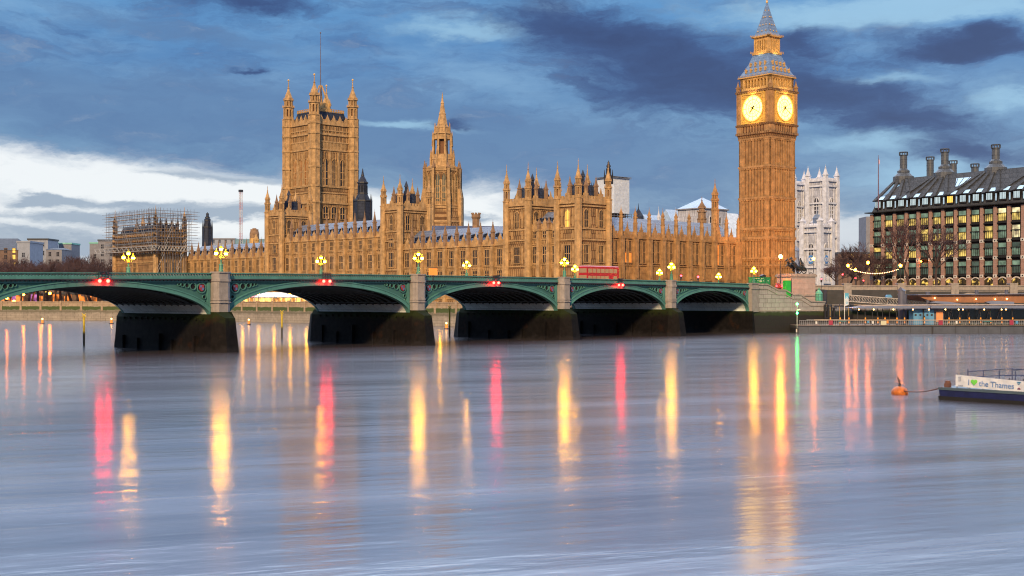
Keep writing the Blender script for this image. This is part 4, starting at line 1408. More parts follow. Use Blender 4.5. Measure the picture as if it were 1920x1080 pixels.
for k in range(10):
    yy = Y0 + (Y1 - Y0) * k / 10; pol.tube([(X0 - .08, yy, 27 + (k % 4) * 3), (X0 - .08, yy + 4.4, 33 + (k % 4) * 3)], .06, 4)
    xx = X0 + (X1 - X0) * k / 10; pol.tube([(xx, Y0 - .08, 15 + (k % 5) * 5), (xx + 3, Y0 - .08, 21 + (k % 5) * 5)], .06, 4)
for k in range(14):
    xx = X0 + 1.5 * k; pol.box(xx - .05, xx + .05, Y0 + 3, Y0 + 3.1, 40, 44.5)
for k in range(28):
    yy = Y0 + 1.5 * k; pol.box(X0 + 3, X0 + 3.1, yy - .05, yy + .05, 40, 44.5)
pol.build('pole', STEEL, sf); pl.build('plank_deck', PLANK, sf); rails.build('rail', STEEL, sf)
b = MB()
for s_, (a0, a1) in ((0, (Y0 - 3, Y1 + 10)), (1, (X0 - 2, X1))):
    n = 26
    for k in range(n):
        t0, t1 = a0 + (a1 - a0) * k / n, a0 + (a1 - a0) * (k + 1) / n
        z0, z1 = (27.2, 29.0) if k % 2 else (29.0, 27.2)
        if s_ == 0: b.tube([(X0 - .6, t0, z0), (X0 - .6, t1, z1)], .12, 4)
        else: b.tube([(t0, Y0 - .6, z0), (t1, Y0 - .6, z1)], .12, 4)
    for z_ in (27.2, 29.0):
        if s_ == 0: b.box(X0 - .7, X0 - .5, a0, a1, z_ - .12, z_ + .12)
        else: b.box(a0, a1, Y0 - .7, Y0 - .5, z_ - .12, z_ + .12)
b.build('lattice_beam', mat('lattice_white', (.36, .36, .37), .5), sf)

x, y = P(451.5, 900); z_ = lambda yy: HC + (YH - yy) * 900 / FPX
cr = thing('crane', 'thin red and white lattice crane mast far behind the palace', 'crane', (x, y, 0))
b = MB()
zt_, zb_ = z_(360), z_(465); n = 22
for k in range(n):
    z0, z1 = zb_ + (zt_ - zb_) * k / n, zb_ + (zt_ - zb_) * (k + 1) / n
    mi = k // 3 % 2
    for sx, sy in ((-1, -1), (1, -1), (1, 1), (-1, 1)):
        b.box(sx * .8 - .11, sx * .8 + .11, sy * .8 - .11, sy * .8 + .11, z0, z1, mi)
    b.tube([(-.85, -.85, z0), (.85, -.85, z1)], .09, 4, mi); b.tube([(-.85, .85, z1), (.85, .85, z0)], .09, 4, mi); b.tube([(-.85, -.85, z1), (-.85, .85, z0)], .09, 4, mi)
CRW, CRR = mat('crane_white', (.6, .55, .55), .5), mat('crane_red', (.52, .30, .32), .5)
b.build('mast', [CRW, CRR], cr)
MB().box(-1.2, 1.2, -1.2, 1.2, zt_, zt_ + 1.6).build('mast_head', DARK, cr)
MB().box(-1.3, 1.3, -1.3, 1.3, 6, zb_).build('mast_base', CRW, cr)

BW_ = mat('pale_render', (.29, .32, .39), .8, var=.12, streak=.2)
BB_ = mat('brown_brick', (.20, .13, .10), .85, var=.2, brick=(1.2, .5, .05), dark=(.7, .7, .7))
BG_ = mat('grey_concrete', (.22, .22, .25), .85, var=.15, streak=.25)
COPP = mat('verdigris', (.20, .48, .40), .6, var=.2)
ROOFB = mat('dull_slate', (.075, .085, .11), .7, var=.2, brick=(2.5, 1.2, .08), dark=(.7, .7, .7))


def patch_emit(mt, c1, scale, lo, hi, es):
    T = NT(mt.node_tree); b_ = [n for n in mt.node_tree.nodes if n.type == 'BSDF_PRINCIPLED'][0]
    pos = T.node('ShaderNodeNewGeometry').outputs['Position']
    n = T.smooth(T.noise(pos, scale, 2, .5), lo, hi)
    b_.inputs['Emission Color'].default_value = (*c1, 1)
    T.put(b_.inputs['Emission Strength'], T.m('MULTIPLY', n, es))


def block(label, x0, x1, ytop, D, dep, wall, roof=None, rise=0, wins=(), name='building', extra=None, lits=0):
    """far building between photo columns, standing at distance D, turned to face the river"""
    gx, gy = P((x0 + x1) / 2, D)
    r = thing(name, label, 'building', (gx, gy, 0), atan2(RT.y, RT.x))
    hw = (x1 - x0) / 2 * D / FPX; zt = HC + (YH - ytop) * D / FPX
    zw = zt - rise * D / FPX
    MB().box(-hw, hw, 0, dep, 6, zw).build('wall', wall, r)
    if roof:
        if rise:
            MB().add([(-hw - .3, -.3, zw + .01), (hw + .3, -.3, zw + .01), (hw + .3, dep + .3, zw + .01), (-hw - .3, dep + .3, zw + .01), (-hw * .8, dep * .5, zt), (hw * .72, dep * .5, zt)],
                     [(0, 1, 5, 4), (1, 2, 5), (2, 3, 4, 5), (3, 0, 4), (0, 3, 2, 1)]).build('roof', roof, r)
        else:
            MB().box(-hw - .3, hw + .3, -.3, dep + .3, zw + .01, zw + .9).build('roof', roof, r)
    me = window_mesh(1.6, 2.2, 2, 1, False, GLASS, wall, bar=.12, prj=.1); ml = window_mesh(1.6, 2.2, 2, 1, False, LITY, wall, bar=.12, prj=.1)
    nb = max(1, int(hw * 2 / 4.2)); k = 0
    for (py,) in wins:
        for j in range(nb):
            k += 1
            put(ml if (lits and k % lits == 0) else me, 'window', r, (-hw + hw * 2 * (j + .5) / nb, 0, HC + (YH - py) * D / FPX), 0)
    return r


block('brown far left building with a big hipped slate roof and hooded gable', -90, 34, 445, 640, 24, BB_, ROOFB, 24, ((474,), (486,), (500,)), lits=4)
block('pale sloped render block right of the hipped slate roof', 32, 56, 455, 640, 18, BW_, BW_, 0, ((482,), (498,)), lits=3)
bl = block('white modern rooftop block with a flat dark canopy and small lamps', 52, 90, 450, 700, 16, BW_, DARK, 0, ((462,), (478,)), lits=3)
block('low dull slate block between the white block and the green plant room', 86, 116, 464, 690, 16, BG_, ROOFB, 4, ((480,), (494,)), lits=5)
block('grey block with a green roofed plant room, left of the bare trees', 110, 134, 458, 720, 14, BG_, COPP, 0, ((482,),))
block('grey block with a green copper roofed top near the scaffolding', 168, 188, 457, 720, 14, BG_, COPP, 0, ((484,),))
block('tall grey block standing just left of the scaffolding', 184, 216, 452, 680, 16, BG_, ROOFB, 0, ((466,), (480,), (494,)))
block('pale concrete office slab behind the far palace wing', 395, 440, 449, 900, 30, BW_, BG_, 0, ((455,),))
block('teal clad block right of the crane mast', 441, 505, 448, 900, 25, mat('teal_cladding', (.12, .25, .34), .5), None, 0)
block('long low stone terrace beyond the gardens at the left', -60, 165, 525, 610, 15, BB_, ROOFB, 0, ((548,), (536,)), lits=3)
tb_ = bl = block('long low gallery with glowing orange doorways behind the left tree trunks', -70, 190, 552, 548, 14, BB_, ROOFB, 0, ())
ORD = mat('doorway_orange', (.4, .15, .05), .6); patch_emit(ORD, (1, .25, .03), .5, .3, .7, 1.3)
PUD = mat('doorway_purple', (.3, .1, .3), .6); patch_emit(PUD, (.7, .22, .7), .5, .3, .7, .8)
for k_, px in enumerate((-40, -15, 4, 26, 33, 40, 60, 68, 78, 103, 108, 124, 131, 148, 156, 168, 178)):
    w_ = (px - 60) * 548 / FPX
    MB().box(-.9, .9, -.12, -.02, 6.2, 10.6 - (k_ % 3) * .8).build('lit_doorway', PUD if k_ in (3, 6, 7) else ORD, tb_, (w_, 0, 0))
# lit stone dome
x, y = P(477, 760); z_ = lambda yy: HC + (YH - yy) * 760 / FPX; s_ = 760 / FPX
dm = thing('domed_tower', 'lit stone rotunda with a flat cap showing above the far wing roof', 'tower', (x, y, 0))
MB().fr(0, 0, 6, z_(447), 8 * s_ * 1.2, 8 * s_ * 1.15, 12).build('drum', GOLDS, dm)
MB().fr(0, 0, z_(447), z_(438), 9 * s_, 9 * s_, 12).fr(0, 0, z_(438), z_(432), 9 * s_, 7.4 * s_, 12).fr(0, 0, z_(432), z_(430), 7.6 * s_, 7.6 * s_, 12).fr(0, 0, z_(430), z_(428), 4 * s_, 3.6 * s_, 12).build('dome', STONED, dm)
q = MB(); pinnacle(q, -4.5 * s_ * 2, -6, 20, z_(450), z_(437), 1.0); q.build('corner_spire', GOLDS, dm)
spot('tower_spot', (x - 16, y - 22, 24), (x, y, z_(440)), 16000, (1, .68, .2), radians(70))

# white wrapped tower behind the near pavilion
x, y = P(1150, 455); z_ = lambda yy: HC + (YH - yy) * 455 / FPX; s_ = 455 / FPX
WRAP = mat('white_sheeting', (.62, .68, .78), .6, var=.16, scale=.9, bump=.9)
wt = thing('wrapped_tower', 'tower wrapped in white plastic sheeting on a scaffold deck behind the turrets', 'tower', (x, y, 0), PA)
b = MB()
NX, NZ, hw = 4, 9, 4.1
for a in range(4):
    q = MB(); vs = []
    for j in range(NZ):
        for k in range(NX):
            vs.append((-hw + 2 * hw * k / (NX - 1), -hw - (RND.uniform(0, .12) if 0 < k < NX - 1 else 0), z_(401) + (z_(337) - z_(401)) * j / (NZ - 1)))
    q.add(vs, [(j * NX + k, j * NX + k + 1, (j + 1) * NX + k + 1, (j + 1) * NX + k) for j in range(NZ - 1) for k in range(NX - 1)])
    q.rot(a * pi / 2); b.add(q.v, q.f)
b.box(-hw, hw, -hw, hw, z_(337) - .1, z_(336))
b.build('sheeting', WRAP, wt)
b = MB()
for zz in (z_(336), z_(334), z_(402), z_(406)): b.box(-hw - .6, hw + .6, -hw - .6, hw + .6, zz, zz + .15)
for k in range(6):
    for j in (0, 5):
        a_ = -hw - .5 + (2 * hw + 1) * k / 5; c_ = -hw - .5 + (2 * hw + 1) * j / 5
        b.box(a_ - .06, a_ + .06, c_ - .06, c_ + .06, 6, z_(402)); b.box(c_ - .06, c_ + .06, a_ - .06, a_ + .06, 6, z_(402))
b.build('scaffold_frame', STEEL, wt)
MB().box(-3.2, 3.2, -3.2, 3.2, 6, z_(402)).build('shaft', STONED, wt)

# white buildings behind the return front
WHITE = mat('white_stone', (.52, .53, .60), .85, var=.3, scale=.4, bump=.5, streak=.6, brick=(1.2, 3, .1), dark=(.6, .6, .62))
WHITET = mat('white_stone_trim', (.62, .63, .69), .85, var=.25, scale=.6, bump=.4, streak=.45)
LEADB = mat('lead_roof', (.34, .46, .62), .5, var=.12, brick=(1.8, 30, .08), dark=(.75, .75, .78))
def gable(label, px0, px1, D, yr, ye, dep, roofm, wallm, rz=PA, hip=0.0):
    x, y = P((px0 + px1) / 2, D); hw = (px1 - px0) / 2 * D / FPX; zr, ze = HC + (YH - yr) * D / FPX, HC + (YH - ye) * D / FPX
    r = thing('church_building', label, 'building', (x, y, 0), rz)
    MB().box(-hw, hw, 0, dep, 6, ze).build('wall', wallm, r)
    MB().add([(-hw - .3, -.3, ze + .01), (hw + .3, -.3, ze + .01), (hw + .3, dep + .3, ze + .01), (-hw - .3, dep + .3, ze + .01), (-hw + hip, dep / 2, zr), (hw - hip, dep / 2, zr)],
             [(0, 1, 5, 4), (1, 2, 5), (2, 3, 4, 5), (3, 0, 4), (0, 3, 2, 1)]).build('roof', roofm, r)
    return r, hw, ze, zr
tw, hw, ze, zr = gable('square white church crossing tower with a low pale blue pyramid roof', 1303, 1378, 520, 369, 391, 13, LEADB, WHITE, hip=7.9)
MB().box(-hw - .6, hw + .6, -.6, 13.6, ze - .5, ze).build('eaves', BG_, tw)
for x_ in (-3.2, 3.2): put(window_mesh(1.3, 4.6, 1, 1, True, GLASS, WHITET), 'window', tw, (x_, 0, ze - 8), 0)
gable('pale blue lead roofed nave left of the white crossing tower', 1258, 1330, 545, 392, 440, 16, LEADB, WHITE, hip=1.5)
gable('low pale blue roof left of the lead roofed nave', 1218, 1275, 560, 402, 440, 14, LEADB, WHITE)
gable('white roofed transept right of the crossing tower, next to the clock tower', 1360, 1430, 540, 398, 450, 16, mat('pale_roof', (.55, .62, .70), .6), WHITE, hip=2)
for px, yt, rr, lab in ((1235, 386, .8, 'thin pale church spirelet, third along behind the return roof'), (1266, 388, .6, 'slim white spirelet just left of the nave roof'), (1316, 368, 1.9, 'stone pinnacled stair turret at the left corner of the white crossing tower')):
    x, y = P(px, 505)
    r = thing('spirelet', lab, 'spire', (x, y, 0), PA)
    zt_ = HC + (YH - yt) * 505 / FPX
    b = MB(); turret(b, 0, 0, 6, zt_ - 9, zt_, rr, open_stage=False); b.build('shaft', [STONED if rr > 1 else WHITET, DARK], r)
x, y = P(1197, 440)
r = thing('cupola', 'small dark ogee cupola behind the second pinnacle of the return front', 'cupola', (x, y, 0), PA)
z_ = lambda yy: HC + (YH - yy) * 440 / FPX
MB().fr(0, 0, 20, z_(411), 1.7, 1.7, 8).fr(0, 0, z_(411), z_(406), 2.0, 1.9, 8).fr(0, 0, z_(406), z_(398), 1.9, 1.0, 8).fr(0, 0, z_(398), z_(392), 1.0, .25, 8).fr(0, 0, z_(392), z_(381), .2, .04, 6).build('dome', IRON, r)

# abbey twin towers
def abbey_tower(label, px, D, wpx, ytop, ypin, z0=6):
    x, y = P(px, D); s_ = D / FPX; z_ = lambda yy: HC + (YH - yy) * s_
    w = wpx * s_ / 1.38 / 2
    r = thing('abbey_tower', label, 'church tower', (x, y, 0), PA)
    MB().box(-w, w, -w, w, z0, z_(ytop)).build('wall', WHITE, r)
    b = MB()
    for sx in (-1, 1):
        for sy in (-1, 1):
            b.box(sx * w - 1.1, sx * w + 1.1, sy * w - 1.1, sy * w + 1.1, z0, z_(ytop) + .3)
    for yy in (ytop, ytop + 10, ytop + 42, ytop + 76, ytop + 105): b.box(-w - .9, w + .9, -w - .9, w + .9, z_(yy) - .5, z_(yy) + .4)
    bu = b.build('buttress', WHITET, r)
    b = MB()
    battlement(b, -w, w, -w - .2, -w + .3, z_(ytop), z_(ytop - 5), 1.0); battlement(b, -w - .2, -w + .3, -w, w, z_(ytop), z_(ytop - 5), 1.0, axis='y'); battlement(b, w - .3, w + .2, -w, w, z_(ytop), z_(ytop - 5), 1.0, axis='y')
    b.build('battlement', WHITET, r)
    for sx in (-1, 1):
        for sy in (-1, 1):
            q = MB(); pinnacle(q, 0, 0, z_(ytop), z_(ytop - 10), z_(ypin), .95); q.build('pinnacle', WHITET, r, (sx * w, sy * w, 0))
    for face in ('w', 'n'):
        for (yb, hh, ww) in ((ytop + 70, 38, w * .62), (ytop + 102, 17, w * .5)):
            loc = (-w, 0, z_(yb)) if face == 'w' else (0, -w, z_(yb))
            put(window_mesh(ww, hh * s_, 2, 3, True, mat('abbey_glass', (.05, .05, .065), .5) if 'abbey_glass' not in MATS else MATS['abbey_glass'], WHITET, bar=.3, prj=.5), 'window', r, loc, -pi / 2 if face == 'w' else 0)
    b = MB()
    for face in range(4):
        q = MB()
        for k in range(5):
            x_ = -w * .9 + w * 1.8 * k / 4
            if abs(x_) > w * .35: q.box(x_ - .2, x_ + .2, -w - .3, -w, z_(ytop + 150), z_(ytop + 4))
        q.rot(face * pi / 2); b.add(q.v, q.f)
    b.build('stone_panelling', WHITET, r)
    return r, w, z_
abbey_tower('white gothic abbey tower with four pinnacles, the fully visible one', 1542, 640, 52, 340, 311)
abbey_tower('white gothic abbey tower half hidden behind the clock tower', 1484, 650, 46, 346, 318)
ms, w, z_ = abbey_tower('lower white church tower with blue clock roundels in front of the abbey', 1532, 560, 52, 425, 405)
for face in ('w', 'n'):
    q = MB().ring(0, z_(487), .01, 1.9, -.45, -.12, 20).ring(0, z_(487), .5, 1.0, -.52, -.46, 14, 1)
    q.build('clock_face', [mat('blue_dial', (.06, .22, .55), .5) if 'blue_dial' not in MATS else MATS['blue_dial'], WHITET], ms, (-w, 0, 0) if face == 'w' else (0, -w, 0), -pi / 2 if face == 'w' else 0)
MB().fr(0, 0, z_(425), z_(410), 2.0, 1.9, 8).fr(0, 0, z_(410), z_(402), 2.2, .9, 8).fr(0, 0, z_(402), z_(389), .3, .05, 6).build('lead_cupola', mat('lead_grey', (.14, .18, .26), .6), ms)
gable('white church nave with tall windows between the clock tower and the church tower', 1480, 1510, 580, 446, 470, 18, BG_, WHITE)
# pinkish distant dome tower and slab, low office with lit windows
x, y = P(1619, 800); s_ = 800 / FPX; z_ = lambda yy: HC + (YH - yy) * s_
r = thing('domed_tower', 'slim pinkish striped tower with a small blue dome, left of the office block', 'tower', (x, y, 0))
PINK = mat('pink_brick', (.36, .16, .16), .85, var=.2, brick=(40, 1.6, .4), dark=(1.4, 1.6, 1.7))
MB().box(-2.0, 2.0, -2.0, 2.0, 6, z_(432)).box(-2.3, 2.3, -2.3, 2.3, z_(462), z_(460)).build('shaft', PINK, r)
MB().fr(0, 0, z_(432), z_(424), 1.5, 1.5, 8).ball(0, 0, z_(424), 1.6, 10, 6, 1.1).fr(0, 0, z_(418), z_(414), .15, .05, 5).build('dome', mat('blue_dome', (.16, .24, .4), .5), r)
block('pale lilac office slab just behind the corner of the black roofed block', 1624, 1640, 406, 700, 15, BG_, None, 0)
block('low brown office block with small lit windows beyond the bare trees', 1572, 1640, 476, 620, 15, BB_, ROOFB, 0, ((484,), (496,), (508,)), lits=2)

# ------------------------------------------------------------------ large office block with chimneys
PH0, PH1 = Vector((*P(1637, 402), 0)), Vector((*P(1975, 351), 0))
pv = PH1 - PH0; PHL = pv.length; PHA = atan2(pv.y, pv.x)
SAND = mat('pink_sandstone', (.37, .235, .195), .8, var=.15, scale=1.2, brick=(3, .55, .04), dark=(.72, .7, .68))
BRONZE = mat('dark_bronze', (.02, .02, .022), .6, metal=.0, spec=.2, var=.25, scale=1)
BROOF = mat('bronze_roof', (.062, .068, .080), .75, metal=.0, spec=.2, var=.3, scale=.6, bump=.2, brick=(1.3, 1.5, .07), dark=(.45, .45, .45))
WKNOB = mat('pale_stone_node', (.6, .56, .52), .7)
OGL = [mat('office_glass_green', (.10, .19, .17), .2, emit=(.30, .62, .42), es=.13, var=.4, scale=.4),
       mat('office_glass_yellow', (.3, .27, .1), .3, emit=(.95, .72, .16), es=.62, var=.4, scale=.6),
       mat('office_glass_dark', (.05, .09, .09), .15, emit=(.2, .4, .3), es=.05, var=.5, scale=.4),
       mat('office_glass_bright', (.4, .4, .3), .3, emit=(1, .92, .50), es=.85, var=.4, scale=.6)]
SKYL = mat('skylight_glass', (.35, .55, .75), .15, emit=(.4, .62, .9), es=.25)
ph = thing('office_block', 'large office block with pink stone piers, bronze bays, black sloped roof and drum chimneys', 'office building', PH0, PHA)
ZE, ZG = 35.3, 10.3
DEP = 40
MB().box(0.05, PHL, .05, DEP, 6, ZE).build('wall', BRONZE, ph)
NBY = 14; pt_ = PHL / NBY
floors = [(30.2, 4.3), (25.2, 4.1), (20.2, 4.1), (15.0, 4.3)]
pm = MB(); pm.rect(-.66, .66, -.9, 0, 10.3, -.5, .5, -.9, 0, ZE - .3)
pm = pm.mesh('stone_pier', SAND)
nm = MB()
for z_ in (14.6, 19.9, 24.9): nm.box(-.62, .62, -.97, -.4, z_ - .45, z_ + .45, 0); nm.ring(0, z_, .01, .22, -1.03, -.98, 10, 1)
nm = nm.mesh('stone_node', [WKNOB, BLACKV])
def bay_mesh(gl, gu):
    b = MB()
    w = pt_ - 1.6
    b.box(-w / 2, w / 2, -.55, .05, 0, 4.2, 2)
    b.box(-w / 2 + .25, w / 2 - .25, -.62, -.552, .5, 2.5, 0); b.box(-w / 2 + .25, w / 2 - .25, -.62, -.552, 2.75, 4.0, 1)
    for k in range(1, 4): b.box(-w / 2 + w * k / 4 - .06, -w / 2 + w * k / 4 + .06, -.7, -.621, .5, 2.5, 2)
    b.box(-w / 2 - .1, w / 2 + .1, -1.0, -.1, 2.5, 2.72, 2); b.box(-w / 2 - .15, w / 2 + .15, -.85, -.1, -.3, 0, 2)
    return b.mesh('window_bay', [gl, gu, BRONZE])
bays = {}
for i in range(4):
    for j in range(4): bays[(i, j)] = bay_mesh(OGL[i], OGL[j])
ar = MB()
w = pt_ - 1.5
ar.box(-w / 2, w / 2, -.3, .04, 0, 3.0, 0)
ar.ext([(-w / 2, 3.0)] + [(-w / 2 + w * k / 8, 3.0 + .75 * sin(pi * k / 8)) for k in range(1, 8)] + [(w / 2, 3.0)], -.3, .04, 0)
for k in range(9):
    if k < 8: ar.ext([(-w / 2 + w * k / 8, 3.0 + .75 * sin(pi * k / 8)), (-w / 2 + w * (k + 1) / 8, 3.0 + .75 * sin(pi * (k + 1) / 8)), (-w / 2 + w * (k + 1) / 8, 3.35 + .75 * sin(pi * (k + 1) / 8)), (-w / 2 + w * k / 8, 3.35 + .75 * sin(pi * k / 8))], -.6, .04, 2)
for k in (0, 2, 4): ar.box(-w / 2 + w * k / 4 - .08, -w / 2 + w * k / 4 + .08, -.4, -.301, 0, 3.2, 1)
ar.box(-w / 2, w / 2, -.4, -.301, 1.9, 2.05, 1)
def cafe(T, cc, pos):
    n = T.noise(pos, 1.1, 3, .6)
    return cc
CAFE = mat('cafe_interior', (.06, .05, .03), .3)
patch_emit(CAFE, (1, .62, .12), .9, .47, .72, 1.5)
for i_, mt_ in enumerate(OGL): patch_emit(mt_, [(.40, .58, .40), (1, .70, .16), (.25, .38, .30), (1, .90, .46)][i_], .55, .3, .68, [.34, .95, .12, 1.1][i_])
arm = ar.mesh('arcade_window', [CAFE, BRONZE, WKNOB])
lightpat = ["ddddgy", ]
for k in range(NBY + 1):
    o = put(pm, 'stone_pier', ph, (k * pt_, 0, 0))
    put(nm, 'stone_node', o)
rr = random.Random(5)
for k in range(NBY):
    x = (k + .5) * pt_
    for fi, (z_, h_) in enumerate(floors):
        if fi == 0: c = (1, 3) if k > 9 else ((1, 0) if k > 0 else (0, 0))
        elif fi == 1: c = (3, 3) if k > 10 else (rr.choice([(0, 0), (1, 0), (2, 0), (1, 1)]))
        elif fi == 2: c = rr.choice([(2, 0), (0, 2), (2, 1), (1, 0)])
        else: c = (1, 3) if k == 0 else rr.choice([(2, 0), (2, 0), (2, 2)])
        if k > 11: c = (3, 3) if fi < 2 else (1, 1)
        put(bays[c], 'window_bay', ph, (x, 0, z_))
    put(arm, 'arcade_window', ph, (x, 0, 10.35))
# left return side
for fi, (z_, h_) in enumerate(floors):
    for j in range(3): put(bays[(1 if fi == 3 else 0, 0)], 'window_bay', ph, (0, 4 + j * 5, z_), -pi / 2)
b = MB()
b.box(-1.9, PHL, -1.9, -.0, ZE, ZE + .3); b.box(-1.9, 0, 0, DEP, ZE, ZE + .3)
b.build('eaves', BRONZE, ph)
ZR0, ZR1, ZR2 = ZE + .3, ZE + 4.0, ZE + 11.4
Y1_, Y2_ = 1.0, 9.0
b = MB()
b.add([(-.3, -.3, ZR0), (PHL, -.3, ZR0), (PHL, Y1_, ZR1), (1.0, Y1_, ZR1), (PHL, Y2_, ZR2), (7.5, Y2_, ZR2), (-.3, DEP, ZR0), (1.0, DEP - 1, ZR1), (7.5, DEP - 9, ZR2), (PHL, DEP - 9, ZR2), (PHL, DEP, ZR0)],
      [(0, 1, 2, 3), (3, 2, 4, 5), (6, 0, 3, 7), (7, 3, 5, 8), (5, 4, 9, 8), (8, 9, 10, 6), (7, 8, 6), (1, 10, 9, 4, 2), (0, 6, 10, 1)])
rf = b.build('roof', BROOF, ph)
dmh = MB(); dmh.box(-1.1, 1.1, -.55, 1.2, 0, 2.7, 1); dmh.box(-.95, .95, -.62, -.551, .5, 2.4, 0); dmh.box(-1.2, 1.2, -.8, .3, 2.7, 2.9, 1)
for q_ in (-.5, 0, .5): dmh.box(q_ - .04, q_ + .04, -.68, -.621, .5, 2.4, 1)
dmn = dmh.mesh('dormer', [mat('dormer_glass', (.35, .5, .6), .2, emit=(.6, .85, 1), es=.35), BRONZE])
dml = dmh.mesh('dormer', [LITY, BRONZE])
slit = MB().box(-.28, .28, -.5, .6, 0, 2.4, 1).box(-.22, .22, -.56, -.501, .15, 2.2, 0).mesh('slit_light', [SKYL, BRONZE])
def on_slope(z):  # y of the main roof slope at height z
    return Y1_ + (z - ZR1) / (ZR2 - ZR1) * (Y2_ - Y1_)
for k in range(NBY):
    x = (k + .5) * pt_
    put(dml if k == 6 else dmn, 'dormer', rf, (x, .2, ZR0 + .9))
    put(slit, 'slit_light', rf, (x + pt_ / 2, .2, ZR0 + .9))
    q = MB().add([(x - .9, on_slope(ZR1 + .3) - .35, ZR1 + .3), (x + .9, on_slope(ZR1 + .3) - .35, ZR1 + .3), (x + .9, on_slope(ZR1 + 1.4) - .35, ZR1 + 1.4), (x - .9, on_slope(ZR1 + 1.4) - .35, ZR1 + 1.4)], [(0, 1, 2, 3)])
    q.build('skylight', SKYL, rf)
q = MB(); x = 6.5 * pt_
q.add([(x - 1.0, on_slope(ZR1 + 2.8) - .5, ZR1 + 2.8), (x + 1.0, on_slope(ZR1 + 2.8) - .5, ZR1 + 2.8), (x + 2.6, on_slope(ZR1 + 5.6) - .5, ZR1 + 5.6), (x - 2.6, on_slope(ZR1 + 5.6) - .5, ZR1 + 5.6)], [(0, 1, 2, 3)])
q.build('skylight', SKYL, rf)
q = MB()
for t in (-.5, 0, .5): q.tube([(x + t * 2, on_slope(ZR1 + 2.8) - .55, ZR1 + 2.8), (x + t * 4.2, on_slope(ZR1 + 5.6) - .55, ZR1 + 5.6)], .09, 4)
q.build('glazing_bar', BRONZE, rf)
def chimney(cx, cy, zb, zt, fl, r0):
    b = MB()
    b.fr(cx, cy, zb - 1, zb + 1.3 * fl, 3.3 * fl * r0, 3.3 * fl * r0, 12); b.fr(cx, cy, zb + 1.3 * fl, zb + 2.6 * fl, 3.1 * fl * r0, 1.8 * r0, 12)
    b.fr(cx, cy, zb + 2.6 * fl, zb + 3.2 * fl, 1.95 * r0, 1.95 * r0, 12); b.fr(cx, cy, zb + 3.2 * fl, zb + 3.9 * fl, 1.8 * r0, 1.15 * r0, 12)
    b.fr(cx, cy, zb + 3, zt - 1.1, 1.15 * r0, 1.15 * r0, 14)
    z_ = zb + 5
    while z_ < zt - 2: b.fr(cx, cy, z_, z_ + .14, 1.2 * r0, 1.2 * r0, 14); z_ += 1.7
    b.fr(cx, cy, zt - 1.15, zt - 1.0, 1.4 * r0, 1.4 * r0, 14); b.fr(cx, cy, zt - .15, zt, 1.4 * r0, 1.4 * r0, 14)
    for k in range(10):
        a = 2 * pi * k / 10; b.fr(cx + 1.3 * r0 * cos(a), cy + 1.3 * r0 * sin(a), zt - 1.0, zt - .15, .12, .12, 4)
    return b
CHM = mat('chimney_bronze', (.085, .10, .125), .55, metal=.0, var=.25, scale=.8, brick=(1.1, 1.6, .06), dark=(.4, .4, .45))
def front_x(px, yoff):
    for i in range(4000):
        x_ = PHL * i / 4000
        w_ = Vector((cos(PHA), sin(PHA), 0)) * x_ + Vector((-sin(PHA), cos(PHA), 0)) * yoff + PH0 - CAM
        if 960 + FPX * w_.dot(RT) / w_.dot(FW) >= px: return x_, w_.dot(FW)
    return PHL, 350
fans = []
for (px, yt, yb, front) in ((1694, 285, 339, 1), (1771.5, 279, 332, 1), (1867, 271, 325, 1), (1744, 294, 334, 0), (1787, 301, 340, 0), (1828, 307, 340, 0)):
    yo = Y2_ + (1.5 if front else 18)
    x_, D_ = front_x(px, yo)
    ch = chimney(x_, yo, ZR2 - .6 if front else HC + (YH - yb) * D_ / FPX - 2.5, HC + (YH - yt) * D_ / FPX, 1.0 if front else .6, 1.0)
    ch.build('chimney', CHM, rf)
    if front: fans.append(x_)
b = MB()
fans.append(fans[-1] + (fans[2] - fans[1]))
for ci, cx in enumerate(fans):
    for k in range(NBY + 1):
        x0 = k * pt_
        if abs(x0 - cx) < 2.6 * pt_:
            x1 = cx + max(-2.6, min(2.6, (x0 - cx) * .30))
            p0 = Vector((x0, on_slope(ZR1) - .1, ZR1 - .2)); p1 = Vector((x1, on_slope(ZR2) - .1, ZR2 - .2))
            sd = Vector((.72, 0, 0)); up = Vector((0, -.5, .2))
            b.add([p0 - sd, p0 + sd, p1 + sd * .62, p1 - sd * .62, p0 - sd + up, p0 + sd + up, p1 + sd * .62 + up, p1 - sd * .62 + up], [(0, 3, 2, 1), (4, 5, 6, 7), (0, 1, 5, 4), (1, 2, 6, 5), (2, 3, 7, 6), (3, 0, 4, 7)])
b.build('roof_duct', BROOF, rf)
x, y = P(1647, 398); z_ = lambda yy: HC + (YH - yy) * 398 / FPX
fp = thing('flagpole', 'tall thin flagpole with a small limp pink flag at the office block corner', 'flagpole', (x, y, ZE + 2))
MB().tube([(0, 0, -1), (0, 0, z_(330) - ZE), (0, 0, z_(291) - ZE - 2)], [.22, .16, .07], 6).build('pole', mat('pole_mauve', (.16, .10, .15), .5), fp)
MB().add([(0, 0, 0), (.35, .1, -.2), (.75, -.08, -.9), (.8, .05, -2.1), (.3, -.05, -1.9), (0, 0, -1.7)], [(0, 1, 2, 3, 4, 5)]).build('flag', mat('flag_pink', (.7, .5, .62), .8), fp, (0.1, 0, z_(296) - ZE - 2))

# ------------------------------------------------------------------ right bank: steps, plinth, statue, kiosks
def frame2(x0, D0, x1, D1):
    a, b_ = Vector((*P(x0, D0), 0)), Vector((*P(x1, D1), 0))
    v = b_ - a
    return a, atan2(v.y, v.x), v.length


